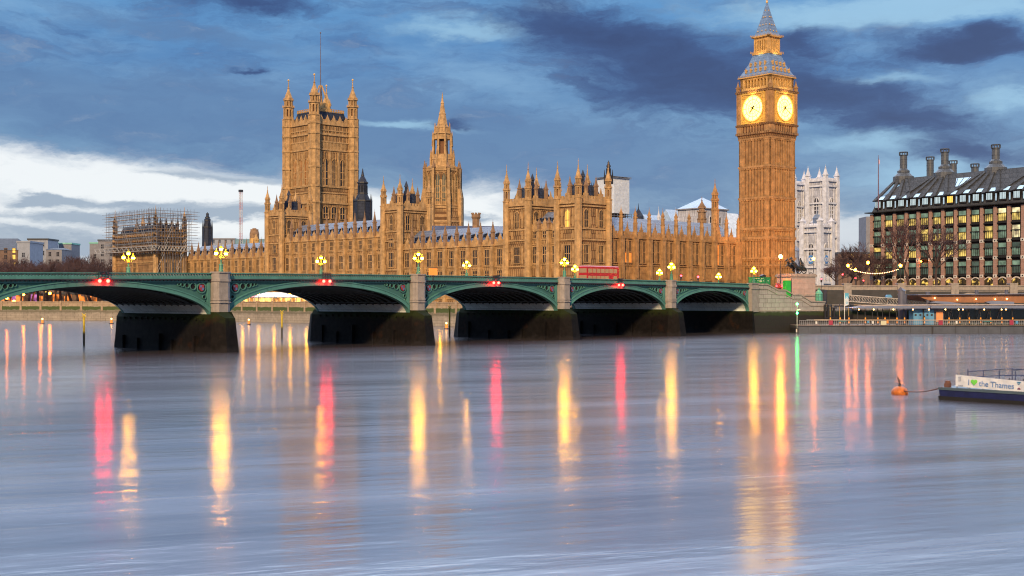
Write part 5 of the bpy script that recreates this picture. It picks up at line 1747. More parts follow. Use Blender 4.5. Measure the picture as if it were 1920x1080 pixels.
A_, RA, RL = frame2(1409, 291.8, 1547, 303)
def sx(px):                                   # photo column to length along the stair wall
    D_ = 291.8 + (303 - 291.8) * (px - 1409) / 138
    return (px - 1409) / 138 * RL, D_
def sz(px, py): return Z(py, sx(px)[1])
stw = thing('stair_wall', 'pale granite wall with a stepped sloping coping beside the green bridge end', 'wall', A_, RA)
cop = [(1409, 534), (1437, 534), (1457, 545), (1471, 545), (1487, 554), (1500, 554), (1519, 566), (1547, 567)]
pts = [(sx(px)[0], sz(px, py) - .02) for px, py in cop]
MB().ext(pts + [(pts[-1][0], -1.5), (pts[0][0], -1.5)], 0, 1.0).build('wall', TIDE, stw)
b = MB()
for (x0, z0), (x1, z1) in zip(pts[:-1], pts[1:]):
    b.add([(x0, -.22, z0), (x1, -.22, z1), (x1, 1.2, z1), (x0, 1.2, z0), (x0, -.22, z0 + .3), (x1, -.22, z1 + .3), (x1, 1.2, z1 + .3), (x0, 1.2, z0 + .3)],
          [(0, 3, 2, 1), (4, 5, 6, 7), (0, 1, 5, 4), (1, 2, 6, 5), (2, 3, 7, 6), (3, 0, 4, 7)])
    zz0, zz1 = z0 - 1.0, z1 - 1.0
    b.add([(x0, -.16, zz0), (x1, -.16, zz1), (x1, 0, zz1), (x0, 0, zz0), (x0, -.16, zz0 + .24), (x1, -.16, zz1 + .24), (x1, 0, zz1 + .24), (x0, 0, zz0 + .24)],
          [(0, 3, 2, 1), (4, 5, 6, 7), (0, 1, 5, 4), (1, 2, 6, 5), (2, 3, 7, 6), (3, 0, 4, 7)])
b.box(0, pts[-1][0], -.14, 0, 5.0, 5.3)
b.build('coping', GRAN, stw)
STEPM = mat('red_brown_steps', (.20, .10, .08), .85, var=.25)
stp = thing('stone_steps', 'flight of reddish brown steps going down behind the sloping granite wall', 'steps', A_, RA)
b = MB()
xa, xb, n = sx(1448)[0], sx(1536)[0], 26
za, zb_ = 11.3, 6.9
for k in range(n):
    x0 = xa + (xb - xa) * k / n
    b.box(x0, x0 + (xb - xa) / n + .002 * 0, 1.25, 8.5, 5.9, za - (za - zb_) * (k + .5) / n)
b.box(xb, RL, 1.25, 9.5, 5.9, zb_ - .1)
b.build('tread', STEPM, stp)
q = MB()
for (p0, z0), (p1, z1) in (((1466, 536), (1490, 556)), ((1490, 556), (1512, 557)), ((1512, 557), (1533, 572))):
    q.tube([(sx(p0)[0], 7.4, Z(z0, 300) - .2), (sx(p1)[0], 7.4, Z(z1, 300) - .2)], .05, 5)
for p0, z0 in ((1466, 536), (1490, 556), (1512, 557), (1533, 572)): q.box(sx(p0)[0] - .04, sx(p0)[0] + .04, 7.36, 7.44, Z(z0, 300) - 1.3, Z(z0, 300) - .2)
q.build('handrail', DARK, stp)
low = wall_run('river_wall', 'low dark tidal wall between the steps and the floating pier', 'river wall', [P(1547, 303.4), P(1563, 305), P(1600, 318), P(2100, 318)], -1.5, 6.3, 1.2, TIDE, EMBW, .3)

# embankment wall with blocks and two arches
EA, ERA, ERL = frame2(1522, 331, 2120, 331)
ex = lambda px: (px - 1522) * 331 / FPX
emb = thing('embankment_wall', 'long stone embankment wall with square blocks below the office block', 'wall', EA, ERA)
zt_ = Z(535, 331)
MB().box(0, ERL, 0, 1.6, 5.8, zt_ - 1.4).build('wall', EMBW, emb)
b = MB().box(0, ERL, .15, 1.2, zt_ - 1.4, zt_ - .3).box(0, ERL, -.1, 1.45, zt_ - .3, zt_).box(0, ERL, -.16, 1.5, zt_ - 1.62, zt_ - 1.4)
b.box(0, ERL, -.1, 0, 5.8, 6.6)
b.build('parapet', GRAN, emb)
for px in (1589, 1690, 1790, 1900, 2010):
    MB().box(ex(px) - 1.0, ex(px) + 1.0, -.35, 1.7, zt_ - 2.6, zt_ + .35).box(ex(px) - 1.12, ex(px) + 1.12, -.45, 1.8, zt_ + .35, zt_ + .6).build('block', GRAN, emb)
for px in (1819, 1878):
    q = MB(); r_ = 2.7
    q.ext([(ex(px) - r_, 6.2)] + [(ex(px) + r_ * cos(pi - pi * k / 12), Z(553, 331) - 1.6 + 1.5 * sin(pi * k / 12)) for k in range(13)] + [(ex(px) + r_, 6.2)], -.05, .05)
    ar_ = q.build('arch_opening', BLACKV, emb)
    q = MB()
    for k in range(12):
        t0, t1 = pi - pi * k / 12, pi - pi * (k + 1) / 12
        zc = Z(553, 331) - 1.6
        q.ext([(ex(px) + r_ * cos(t0), zc + 1.5 * sin(t0)), (ex(px) + r_ * cos(t1), zc + 1.5 * sin(t1)), (ex(px) + (r_ + .7) * cos(t1), zc + 2.2 * sin(t1)), (ex(px) + (r_ + .7) * cos(t0), zc + 2.2 * sin(t0))], -.2, .05)
    q.build('arch_surround', GRAN, ar_)
# lit kiosk vault in the wall
q = MB(); r_ = 1.55; zc = Z(556, 331)
vt_l = [(ex(1574) - 1.3, Z(563.5, 331) - .6)] + [(ex(1574) + 1.3 * cos(pi - pi * k / 10), zc - .4 + .9 * sin(pi * k / 10)) for k in range(11)] + [(ex(1574) + 1.3, Z(563.5, 331) - .6)]
q.ext(vt_l, -.06, .05)
q.build('lit_doorway', mat('doorway_glow', (.5, .3, .1), .6, emit=(1, .55, .12), es=1.7), emb)

# statue on its plinth
PX_, PRA, PRL = frame2(1483, 305, 1529, 308.7)
pth = thing('statue_plinth', 'tall pale granite plinth carrying the bronze chariot group', 'plinth', PX_, PRA)
zp = Z(514, 306)
b = MB().box(0, PRL, 0, 5.2, 5.9, zp - .6)
b.build('block', mat('plinth_granite', (.46, .36, .32), .75, var=.14, scale=1, brick=(2.2, 1.3, .03), dark=(.75, .75, .75)), pth)
MB().box(-.3, PRL + .3, -.3, 5.5, zp - .6, zp - .1).box(-.1, PRL + .1, -.1, 5.3, zp - .1, zp + .12).box(-.2, PRL + .2, -.2, 5.4, 8.6, 9.0).build('moulding', GRAN, pth)
BRZ = mat('statue_bronze', (.035, .042, .045), .5, metal=.4, var=.3, scale=2)
sa = Vector((cos(PRA), sin(PRA), 0)); sb_ = Vector((-sin(PRA), cos(PRA), 0))
so = PX_ + sa * (PRL / 2) + sb_ * 2.6
stt = thing('chariot_statue', 'dark bronze chariot group with two rearing horses and a standing driver with a raised spear', 'statue', (so.x, so.y, zp + .12), PRA)
def horse(y, lift):
    b = MB()
    b.tube([(.1, y, 1.55), (-.6, y, 1.75), (-1.3, y, 2.0 + lift), (-1.75, y, 2.3 + lift)], [.42, .52, .50, .38], 10)          # trunk
    b.tube([(-1.6, y, 2.25 + lift), (-2.05, y, 2.85 + lift), (-2.25, y, 3.3 + lift)], [.36, .25, .19], 8)                       # neck
    b.tube([(-2.15, y, 3.38 + lift), (-2.5, y, 3.2 + lift), (-2.85, y, 2.88 + lift)], [.2, .17, .10], 8)                        # head
    for s_ in (-.08, .08): b.tube([(-2.15, y + s_, 3.5 + lift), (-2.12, y + s_, 3.75 + lift)], [.06, .02], 4)                  # ears
    b.tube([(-1.75, y, 2.65 + lift), (-2.0, y, 3.2 + lift), (-2.15, y, 3.5 + lift)], [.16, .14, .08], 6)                        # mane
    for s_, k1 in ((-.2, .25), (.2, 0)):
        b.tube([(-1.6, y + s_, 2.0 + lift), (-2.15, y + s_, 1.95 + lift + k1), (-2.5, y + s_, 1.55 + lift + k1), (-2.42, y + s_, 1.2 + lift + k1)], [.24, .15, .09, .10], 6)   # fore legs
        b.tube([(.0, y + s_, 1.5), (-.35, y + s_, .95), (.12, y + s_, .55), (-.05, y + s_, .05)], [.34, .2, .1, .12], 6)        # hind legs
    b.tube([(.35, y, 1.75), (.75, y, 1.6), (.85, y, .9)], [.1, .14, .04], 6)                                                     # tail
    return b
horse(-.75, .55).build('horse', BRZ, stt, smooth=True); horse(.75, .2).build('horse', BRZ, stt, smooth=True)
b = MB()
b.box(.9, 2.6, -.75, .75, .75, .92); b.ext([(.8, .9), (1.1, 1.9), (2.0, 1.6), (2.6, .9)], -.8, -.7); b.ext([(.8, .9), (1.1, 1.9), (2.0, 1.6), (2.6, .9)], .7, .8); b.box(.8, .95, -.75, .75, .9, 1.85)
b.tube([(.9, 0, .8), (-.6, 0, 1.2)], .08, 6)
ch_ = b.build('chariot', BRZ, stt)
for y in (-.95, .95):
    q = MB().ring(1.7, .85, .68, .85, y - .07, y + .07, 20).ring(1.7, .85, .01, .2, y - .12, y + .12, 10)
    for k in range(8): q.tube([(1.7, y, .85), (1.7 + .7 * cos(k * pi / 4), y, .85 + .7 * sin(k * pi / 4))], .05, 4)
    q.build('wheel', BRZ, ch_)
b = MB()
b.tube([(1.5, 0, .9), (1.5, 0, 1.8), (1.45, 0, 2.35), (1.4, 0, 3.0), (1.4, 0, 3.25), (1.4, 0, 3.4)], [.5, .42, .28, .36, .16, .12], 10)
b.ball(1.38, 0, 3.6, .2, 10, 7, 1.2); b.fr(1.38, 0, 3.75, 3.95, .2, .14, 8)
b.tube([(1.4, -.35, 3.1), (1.1, -.75, 3.2), (.75, -.8, 3.7)], [.13, .1, .07], 6); b.tube([(1.4, .35, 3.1), (1.65, .7, 3.3), (1.5, .75, 3.85)], [.13, .1, .07], 6)
b.tube([(1.9, -.1, 3.0), (2.3, 0, 2.2), (2.4, 0, 1.3)], [.2, .3, .12], 6)
fg = b.build('driver', BRZ, stt, smooth=True)
MB().tube([(1.4, .75, 2.2), (1.5, .75, 3.85), (1.58, .75, 4.9)], [.03, .035, .015], 5).build('spear', BRZ, fg)
for y in (-1, 1):
    q = MB().tube([(1.9, y * .6, .92), (1.9, y * .6, 1.6), (1.8, y * .55, 2.2), (1.6, y * .5, 2.5)], [.3, .28, .24, .12], 8).ball(1.5, y * .5, 2.7, .18, 8, 6, 1.15)
    q.tube([(1.75, y * .55, 2.2), (1.45, y * .65, 1.8), (1.1, y * .6, 1.75)], [.1, .08, .06], 5)
    q.build('crouching_figure', BRZ, stt, smooth=True)

KG = mat('kiosk_green', (.02, .22, .075), .5, var=.2)
KW = mat('sign_white', (.75, .75, .72), .5)
def kiosk(name, label, cat, px0, px1, D, yt, yb, dep, m):
    a, ra, L = frame2(px0, D, px1, D + (px1 - px0) * .08)
    r = thing(name, label, cat, a, ra)
    z0, z1 = Z(yb, D), Z(yt, D)
    return r, L, z0, z1
r, L, z0, z1 = kiosk('kiosk', 'long green kiosk with white emblem panels at the top of the steps', 'kiosk', 1416, 1444.5, 296, 520.5, 533, 2.4, KG)
MB().box(0, L, 0, 2.4, z0 - 1.2, z1).build('body', KG, r)
MB().box(-.12, L + .12, -.12, 2.5, z1, z1 + .14).build('roof', KG, r)
b = MB()
for cx in (L * .18, L * .36, L * .54, L * .85):
    s_ = .3 if abs(cx - L * .36) < .1 else .16
    b.ring(cx, z0 + .85, .01, s_, -.04, -.005, 12); b.box(cx - s_ * .8, cx + s_ * .8, -.04, -.005, z0 + .85 + s_ * .4, z0 + .85 + s_ * .9)
b.box(.2, L * .3, -.04, -.005, z1 - .28, z1 - .14); b.box(L * .4, L * .55, -.04, -.005, z1 - .26, z1 - .16)
b.build('emblem_panel', mat('emblem_pale', (.45, .6, .45), .5), r)
MB().box(L * .68, L * .7, -.03, 0, z0, z1).build('corner_post', DARK, r)
b = MB().box(L * .6, L * .86, .8, 1.6, z1 + .14, z1 + .5).ext([(L * .55, z1 + .5), (L * .9, z1 + .5), (L * .72, z1 + .8)], .7, 1.7); b.build('roof_vent', DARK, r)
r, L, z0, z1 = kiosk('ticket_booth', 'narrow bright green booth with an orange lit top beside the plinth', 'booth', 1474.5, 1483, 297, 522, 541, 1.2, KG)
MB().box(0, L, 0, 1.2, z0 - 2, z1 - .45).build('body', mat('booth_green', (.03, .42, .05), .4), r)
MB().box(-.02, L + .02, -.02, 1.2, z1 - .45, z1).build('lit_header', mat('booth_header', (.5, .2, .1), .5, emit=(1, .3, .12), es=.9), r)
MB().box(L, L + .25, 0, 1.2, z0 - 2, z1).build('side_panel', DARK, r)
# verdigris octagonal kiosk
x, y = P(1535.5, 303.5); z_ = lambda yy: HC + (YH - yy) * 303.5 / FPX; s_ = 303.5 / FPX
r = thing('octagonal_kiosk', 'small turquoise octagonal kiosk with a domed top at the foot of the steps', 'kiosk', (x, y, 0))
TQ = mat('turquoise_paint', (.09, .38, .27), .5, var=.15)
MB().fr(0, 0, 6.7, z_(551), 6.3 * s_, 6.1 * s_, 8).build('body', TQ, r)
b = MB()
for k in range(8): b.fr(6.3 * s_ * cos(pi / 8 + k * pi / 4), 6.3 * s_ * sin(pi / 8 + k * pi / 4), 6.7, z_(551), .07, .07, 4)
for yy in (563, 557, 552): b.fr(0, 0, z_(yy), z_(yy) + .12, 6.7 * s_, 6.7 * s_, 8)
b.build('frame', GREEN, r)
MB().fr(0, 0, z_(551), z_(548), 7.0 * s_, 5.6 * s_, 8).fr(0, 0, z_(548), z_(543.5), 5.6 * s_, 2.0 * s_, 8).fr(0, 0, z_(543.5), z_(541), 1.2 * s_, .3, 8).fr(0, 0, z_(541), z_(538), .06, .02, 5).build('dome', TQ, r)

# ------------------------------------------------------------------ street lamps, festoon, traffic lights, cars
def street_lamp(px, D, ytop, ybase, label, r_=.34, glow=LAMPO, group='orange globe street lamps', twin=0):
    x, y = P(px, D); zt_ = Z(ytop, D); z0 = max(10.3, Z(ybase, D))
    r = thing('street_lamp', label, 'street lamp', (x, y, z0), 0, group)
    h = zt_ - z0
    MB().fr(0, 0, 0, .8, .2, .12, 8).fr(0, 0, .8, h - r_, .08, .05, 8).fr(0, 0, h - r_ - .2, h - r_, .08, .16, 8).build('column', DARK, r)
    g_ = MB().ball(0, 0, h, r_, 10, 7, 1.1).build('globe', glow, r)
    MB().fr(0, 0, h + r_ * .95, h + r_ * 1.5, .12, .03, 6).build('finial', DARK, g_)
    return r
street_lamp(1463.5, 300, 481, 532, 'orange globe street lamp in front of the foot of the clock tower', .45, glow=mat('strong_orange_glow', None, emit=(1, .20, .006), es=600))
street_lamp(1525.5, 316, 485, 530, 'orange globe lamp right behind the chariot statue', .36)
street_lamp(1590, 331.6, 498, 533, 'orange globe lamp holding the left end of the bulb string', .36)
street_lamp(1604, 350, 506, 535, 'orange globe lamp close under the left part of the bulb string', .36)
street_lamp(1627.5, 346, 492.5, 535, 'tallest orange globe lamp above the middle of the bulb string', .38)
street_lamp(1688.5, 331.6, 498, 533, 'orange globe lamp holding the right end of the bulb string', .38)
street_lamp(1727, 385, 490, 530, 'faint small orange lamp against the pink stone piers of the office block', .2)
fs = thing('festoon', 'sagging string of small pale bulbs between two embankment lamps', 'string lights', (*P(1591, 331.6), 0))
p0, p1 = Vector((*P(1591, 331.6), Z(502, 331.6))), Vector((*P(1687, 331.6), Z(503, 331.6)))
o_ = Vector((p0.x, p0.y, 0)); b, w_ = MB(), []
for k in range(31):
    t = k / 30; v = p0.lerp(p1, t); v.z -= 1.35 * 4 * t * (1 - t); w_.append(v - o_)
MB().tube(w_, .025, 4).build('cable', DARK, fs)
for k in range(1, 30):
    put_ = w_[k]
    if k == 1: bm0 = MB().ball(0, 0, -.12, .11, 6, 4).mesh('bulb', FEST)
    put(bm0, 'bulb', fs, put_)

def signal(px, py, D, m, label, cat='traffic light', rr=.2, lamp='red_lamp'):
    x, y = P(px, D); z0 = 10.3; zt_ = Z(py, D)
    r = thing('traffic_light', label, cat, (x, y, z0))
    h = max(1.6, zt_ - z0)
    MB().fr(0, 0, 0, h - .5, .06, .06, 6).build('post', DARK, r)
    MB().box(-.2, .2, -.15, .15, h - .9, h + .35).build('head', DARK, r)
    n_ = (CAM - Vector((x, y, zt_))); n_.z = 0; n_.normalize()
    MB().ball(n_.x * .16, n_.y * .16, h, rr, 8, 6).build(lamp, m, r)
    return r
REDS = mat('red_signal', None, emit=(1, .03, .04), es=20)
signal(1277, 517, 300, REDS, 'red traffic light on the bridge, left one of two near the clock tower', rr=.22)
signal(1309, 519, 305, REDS, 'red traffic light on the bridge, right one of two near the clock tower', rr=.26)
signal(1580, 514.5, 350, REDS, 'red traffic light high among the bare trees', rr=.2)
signal(1604, 521.5, 352, REDS, 'red traffic light below the left lamp of the bulb string', rr=.2)
signal(1619, 526, 362, REDS, 'small red traffic light below the bulb string', rr=.16)
signal(1540, 523, 330, REDS, 'red traffic light just right of the statue plinth', rr=.2)

PAINT = {}
def car(px, D, rz, label, color, tail=True, group=None):
    x, y = P(px, D)
    m = PAINT.get(color) or mat('car_paint_' + str(len(PAINT)), color, .3, var=.08); PAINT[color] = m
    r = thing('car', label, 'car', (x, y, 10.31), rz, group)
    body = [(-2.1, .3), (2.1, .3), (2.15, .75), (1.9, .95), (1.2, 1.0), (.6, 1.45), (-1.2, 1.48), (-1.9, 1.0), (-2.12, .9)]
    MB().ext(body, -.85, .85).build('body', m, r)
    gl = MB().ext([(1.05, 1.02), (.58, 1.40), (-.1, 1.41), (-.1, 1.02)], -.87, .87).ext([(-.2, 1.02), (-.2, 1.41), (-1.15, 1.41), (-1.7, 1.02)], -.87, .87)
    gl.build('side_window', GLASS, r)
    for x_ in (-1.35, 1.35):
        for y_ in (-.8, .8):
            q = MB().ring(0, 0, .01, .32, -.12, .12, 14); q.build('wheel', DARK, r, (x_, y_, .32))
    for y_ in (-.62, .62):
        MB().box(2.08, 2.18, y_ - .18, y_ + .18, .62, .78).build('headlight', WARMD, r)
        MB().box(-2.16, -2.06, y_ - .18, y_ + .18, .68, .86).build('tail_light', REDS, r)
    return r
back = atan2(FW.y, FW.x)
car(1561, 345, back - .5, 'dark car with red tail lights leaving behind the statue plinth', (.05, .05, .06))
car(1590, 348, back + pi, 'grey car with headlights on, under the left lamp of the bulb string', (.2, .2, .22))
car(1631, 356, back + pi, 'pale car with headlights on below the middle of the bulb string', (.45, .42, .42))
car(1665, 362, back + pi - .4, 'dark car with headlights on at the corner of the office block', (.06, .06, .07))
car(1461, 310, back - .2, 'red lit car waiting at the top of the steps beside the green booth', (.3, .04, .04))
car(1330, 318, back - .1, 'dark blue car with tail lights on at the far end of the bridge', (.04, .05, .1))

# red double decker bus crossing the bridge, far lane
ub = 33.0
bus = thing('double_decker_bus', 'red double decker bus with lit windows crossing the bridge towards the clock tower', 'bus', (-ub, 17.5, ZT(ub) - 1.09), 0)
RBUS = mat('bus_red', (.42, .012, .015), .35, var=.08)
b = MB().box(-5.5, 5.5, -1.27, 1.27, .35, 4.3); b.rect(-5.5, 5.5, -1.27, 1.27, 4.3, -5.2, 5.2, -1.0, 1.0, 4.5)
b.build('body', RBUS, bus)
BGL = mat('bus_window', (.12, .10, .08), .2, emit=(1, .45, .12), es=.3)
for s_ in (-1, 1):
    for k in range(7):
        x_ = -4.6 + k * 1.45
        MB().box(x_ - .62, x_ + .62, s_ * 1.285 - .012, s_ * 1.285 + .012, 2.95, 3.85).build('window', BGL, bus)
        if k != 5: MB().box(x_ - .62, x_ + .62, s_ * 1.285 - .012, s_ * 1.285 + .012, 1.3, 2.25).build('window', BGL, bus)
for x_ in (-5.515, 5.515):
    MB().box(x_ - .012, x_ + .012, -1.05, 1.05, 2.95, 3.9).build('windscreen', BGL, bus); MB().box(x_ - .012, x_ + .012, -1.05, 1.05, 1.2, 2.4).build('windscreen', BGL, bus)
for y_ in (-.95, .95):
    MB().box(-5.56, -5.5, y_ - .18, y_ + .18, .9, 1.3).build('tail_light', REDS, bus); MB().box(5.5, 5.56, y_ - .2, y_ + .2, .7, .95).build('headlight', WARMD, bus)
for x_ in (-3.6, 3.4):
    for y_ in (-1.15, 1.15): MB().ring(0, 0, .01, .5, -.14, .14, 16).build('wheel', DARK, bus, (x_, y_, .5))
xw, yw = P(812, 214)
ls = thing('light_box', 'small orange lit box sign above the parapet, right of a lamp column', 'sign', (xw, yw, ZT(-xw) - 1.1))
MB().box(-.85, .85, -.15, .15, 1.0, 2.2).build('panel', mat('amber_panel', (.8, .3, .05), .5, emit=(1, .22, .03), es=.8), ls)
MB().box(-.07, .07, -.07, .07, 0, 1.0).box(-.9, .9, -.18, .18, 2.2, 2.28).build('frame', DARK, ls)

# ------------------------------------------------------------------ floating pier
HULL = mat('pontoon_hull', (.075, .085, .11), .5, var=.2, scale=.5, streak=.3)
CANO = mat('canopy_blue_grey', (.17, .20, .29), .4, var=.12)
PF0 = Vector((*P(1496, 289.5), 0)); PRA2 = atan2(RT.y, RT.x)
s29 = 289.5 / FPX
fx = lambda px: (px - 1496) * s29
zf = lambda py: HC + (YH - py) * s29
pn = thing('pontoon', 'long dark floating pier pontoon with steel railings below the embankment', 'pontoon', (PF0.x, PF0.y, 0), PRA2)
LP = fx(2050)
b = MB().box(0, LP, 0, 11, -.3, 1.75)
b.build('hull', HULL, pn)
b = MB()
for k in range(int(LP / 5.2)):
    b.box(k * 5.2, k * 5.2 + .08, -.05, 0, -.2, 1.6)
b.box(-.1, LP, -.16, 0, 1.6, 1.8); b.box(-.12, .2, -.3, 11, -.1, 1.2); b.box(fx(1747), fx(1749.5), -.2, 0, -.2, 1.78)
b.build('fender', DARK, pn)
MB().box(0, LP, 0, 11, 1.754, 1.85).build('deck', mat('pier_deck', (.26, .20, .16), .8), pn)
RAILM = mat('rail_steel', (.42, .42, .44), .4, metal=.4)
b = MB()
for zz in (2.2, 2.55, 2.95): b.box(.4, LP, .22, .26, zz, zz + .05)
k = .4
while k < LP:
    b.box(k, k + .05, .2, .28, 1.85, 3.0); k += .45
for yy in (.3, 10.6): b.box(.4, LP, yy, yy + .05, 2.95, 3.02)
b.build('railing', RAILM, pn)
b = MB().box(fx(1527), LP, .16, .30, 3.03, 3.12); b.build('lit_handrail', mat('warm_handrail', (.5, .35, .2), .4, emit=(1, .5, .15), es=.35), pn)
def noticed(px, w, h, m, label, z0=2.15):
    r = thing('notice_board', label, 'sign', (PF0.x + cos(PRA2) * fx(px) - sin(PRA2) * .12, PF0.y + sin(PRA2) * fx(px) + cos(PRA2) * .12, z0), PRA2)
    MB().box(-w / 2, w / 2, -.03, .03, 0, h).build('panel', m, r)
    MB().box(-w / 2 - .03, w / 2 + .03, -.02, .05, -.05, 0).box(-w / 2 - .03, w / 2 + .03, -.02, .05, h, h + .04).build('frame', DARK, r)
SW, SRD, SYL, SBL, SOR, SGR = KW, mat('sign_crimson', (.32, .03, .07), .5), mat('sign_cream', (.62, .6, .42), .5), mat('sign_blue', (.08, .28, .5), .5), mat('sign_orange', (.8, .28, .04), .5), mat('sign_teal', (.04, .16, .17), .5)
noticed(1531, .42, .6, SW, 'small white notice near the left end of the pier railing')
noticed(1558, .95, 1.05, SRD, 'crimson life ring locker panel left of the tall pier flag', 1.95)
noticed(1579, 1.9, .22, SGR, 'dark teal name board on the railing by the tall pier flag', 2.7)
noticed(1628, .42, .55, SBL, 'small blue and white notice on the pier railing, under the first canopy end', 2.35)
noticed(1637, .38, .6, SW, 'narrow white notice on the railing beside the blue notice', 2.2)
noticed(1657, 1.3, .9, SYL, 'large cream notice board on the pier railing', 1.95)
noticed(1664.5, .45, .7, SOR, 'orange notice beside the large cream board', 2.3)
noticed(1764, .95, 1.05, SRD, 'crimson panel on the railing right of the blue pier hut', 1.95)
noticed(1794, .42, .65, SW, 'white notice on the railing right of the crimson panel', 2.2)
noticed(1852, 1.9, .24, SGR, 'dark teal name board on the right part of the railing', 2.6)
noticed(1897, .95, 1.1, SRD, 'crimson panel on the railing at the far right', 1.95)
noticed(1907, .6, .65, SBL, 'blue and white notice at the far right end of the railing', 2.2)
# lower canopy
b = MB()
x0, x1 = fx(1599), LP
b.ext([(x0, zf(577.5)), (x0 + 2.5, zf(578.5)), (fx(1745), zf(578.5)), (fx(1745), zf(573.5)), (x0 + 3, zf(575)), (x0, zf(577))], .6, 7)
b.ext([(fx(1748), zf(578.2)), (x1, zf(578.2)), (x1, zf(573.2)), (fx(1748), zf(573.5))], .5, 7)
cn = thing('pier_canopy', 'long low blue grey pier canopy over the pontoon deck, lit underneath', 'canopy', (PF0.x, PF0.y, 0), PRA2)
b.build('roof', CANO, cn)
MB().ext([(fx(1622), zf(574)), (fx(1745), zf(572.8)), (fx(1745), zf(571)), (fx(1622), zf(572.6))], 3, 6.5).build('upper_lip', mat('warm_lip', (.45, .36, .3), .5), cn)
MB().ext([(fx(1745), zf(572.8)), (x1, zf(572)), (x1, zf(570.5)), (fx(1745), zf(571))], 3, 6.5).build('upper_lip', MATS['warm_lip'], cn)
for px in (1613, 1627, 1641, 1650, 1660, 1673, 1686.5, 1700.5, 1738, 1785, 1805, 1823, 1844.5, 1863.5, 1884.5, 1905):
    MB().fr(0, 0, 1.85, zf(578), .09, .09, 8).build('post', DARK, cn, (fx(px), 2.2, 0))
wm0 = MB().ball(0, 0, -.05, .15, 8, 5).mesh('downlight', WARMD)
for px in (1613, 1641, 1678, 1715, 1745, 1776, 1801, 1809, 1849, 1882, 1890): put(wm0, 'downlight', cn, (fx(px), 1.2, zf(580)))
bollm = [mat('amber_band', (.8, .25, .02), .5, emit=(1, .35, .03), es=.7), DARK]
b = MB()
for k, z_ in enumerate((1.85, 2.3, 2.75, 3.2, 3.6)): b.fr(0, 0, z_, z_ + .4, .13, .13, 8, mi=(k + 1) % 2)
bo = b.mesh('banded_post', bollm)
for px in (1561, 1579.5, 1596, 1627, 1650.5, 1664, 1686.5, 1701, 1738.5, 1785, 1805, 1823, 1844.5, 1863.5, 1884.5, 1905): put(bo, 'banded_post', cn, (fx(px), 1.9, 0))
for j, px in enumerate((1561, 1579, 1596)):
    r = thing('pier_lamp', ('slim pier lamp with a pointed dark cap, the one farthest from the flag banner', 'slim pier lamp with a pointed dark cap, just left of the flag banner', 'slim pier lamp with a pointed dark cap, just right of the flag banner')[j], 'lamp', (PF0.x + cos(PRA2) * fx(px) - sin(PRA2) * 2.2, PF0.y + sin(PRA2) * fx(px) + cos(PRA2) * 2.2, 1.85), PRA2, 'pointed lamps on the pier')
    MB().fr(0, 0, 0, zf(574) - 1.85, .07, .07, 6).build('column', mat('warm_column', (.3, .2, .1), .5, emit=(1, .5, .1), es=.22) if 'warm_column' not in MATS else MATS['warm_column'], r)
    MB().fr(0, 0, zf(575) - 1.85, zf(574) - 1.85, .28, .28, 8).fr(0, 0, zf(574) - 1.85, zf(569.5) - 1.85, .26, .04, 8).build('cap', DARK, r)
# blue hut
HB = mat('hut_blue', (.10, .30, .52), .5, var=.1)
r = thing('pier_hut', 'light blue pier hut with four round porthole windows under the canopy', 'hut', (PF0.x, PF0.y, 0), PRA2)
MB().box(fx(1719.5), fx(1758.5), 2.6, 6, 1.85, zf(581)).build('wall', HB, r)
for px in (1723.5, 1732.5, 1745.5, 1754): MB().ring(fx(px), zf(590.8), .01, .26, 2.5, 2.59, 14).build('porthole', DARK, r)
for px0, px1 in ((1729, 1737), (1741, 1749.5)): MB().box(fx(px0), fx(px1), 2.55, 2.595, 1.9, zf(585)).build('door', mat('hut_blue_door', (.08, .25, .47), .5) if 'hut_blue_door' not in MATS else MATS['hut_blue_door'], r)
MB().box(fx(1736.7), fx(1738.2), 2.3, 2.55, 1.85, zf(579)).build('downpipe', HULL, r)
r = thing('waiting_room', 'dark shelter with an orange lit doorway right of the blue pier hut', 'shelter', (PF0.x, PF0.y, 0), PRA2)
MB().box(fx(1759.2), fx(1778), 2.8, 6, 1.85, zf(581)).build('wall', HULL, r)
MB().box(fx(1763), fx(1775.5), 2.7, 2.79, 2.6, zf(585)).build('lit_doorway', mat('warm_wood', (.5, .2, .08), .6, emit=(1, .3, .08), es=.35), r)
b = MB()
for px in (1782, 1796, 1812, 1830, 1850, 1868, 1888): b.tube([(fx(px), 6.8, 1.85), (fx(px + 8), 6.8, zf(580))], .07, 4); b.tube([(fx(px + 14), 6.8, 1.85), (fx(px + 6), 6.8, zf(580))], .05, 4)
sc_ = thing('glass_screen', 'pale braced glazed screen along the back of the pier right of the shelter', 'screen', (PF0.x, PF0.y, 0), PRA2)
b.build('brace', mat('pale_brace', (.45, .45, .46), .5), sc_)
MB().box(fx(1779), LP, 6.9, 6.95, 1.85, zf(581)).build('glazing', mat('screen_glass', (.06, .08, .075), .15), sc_)
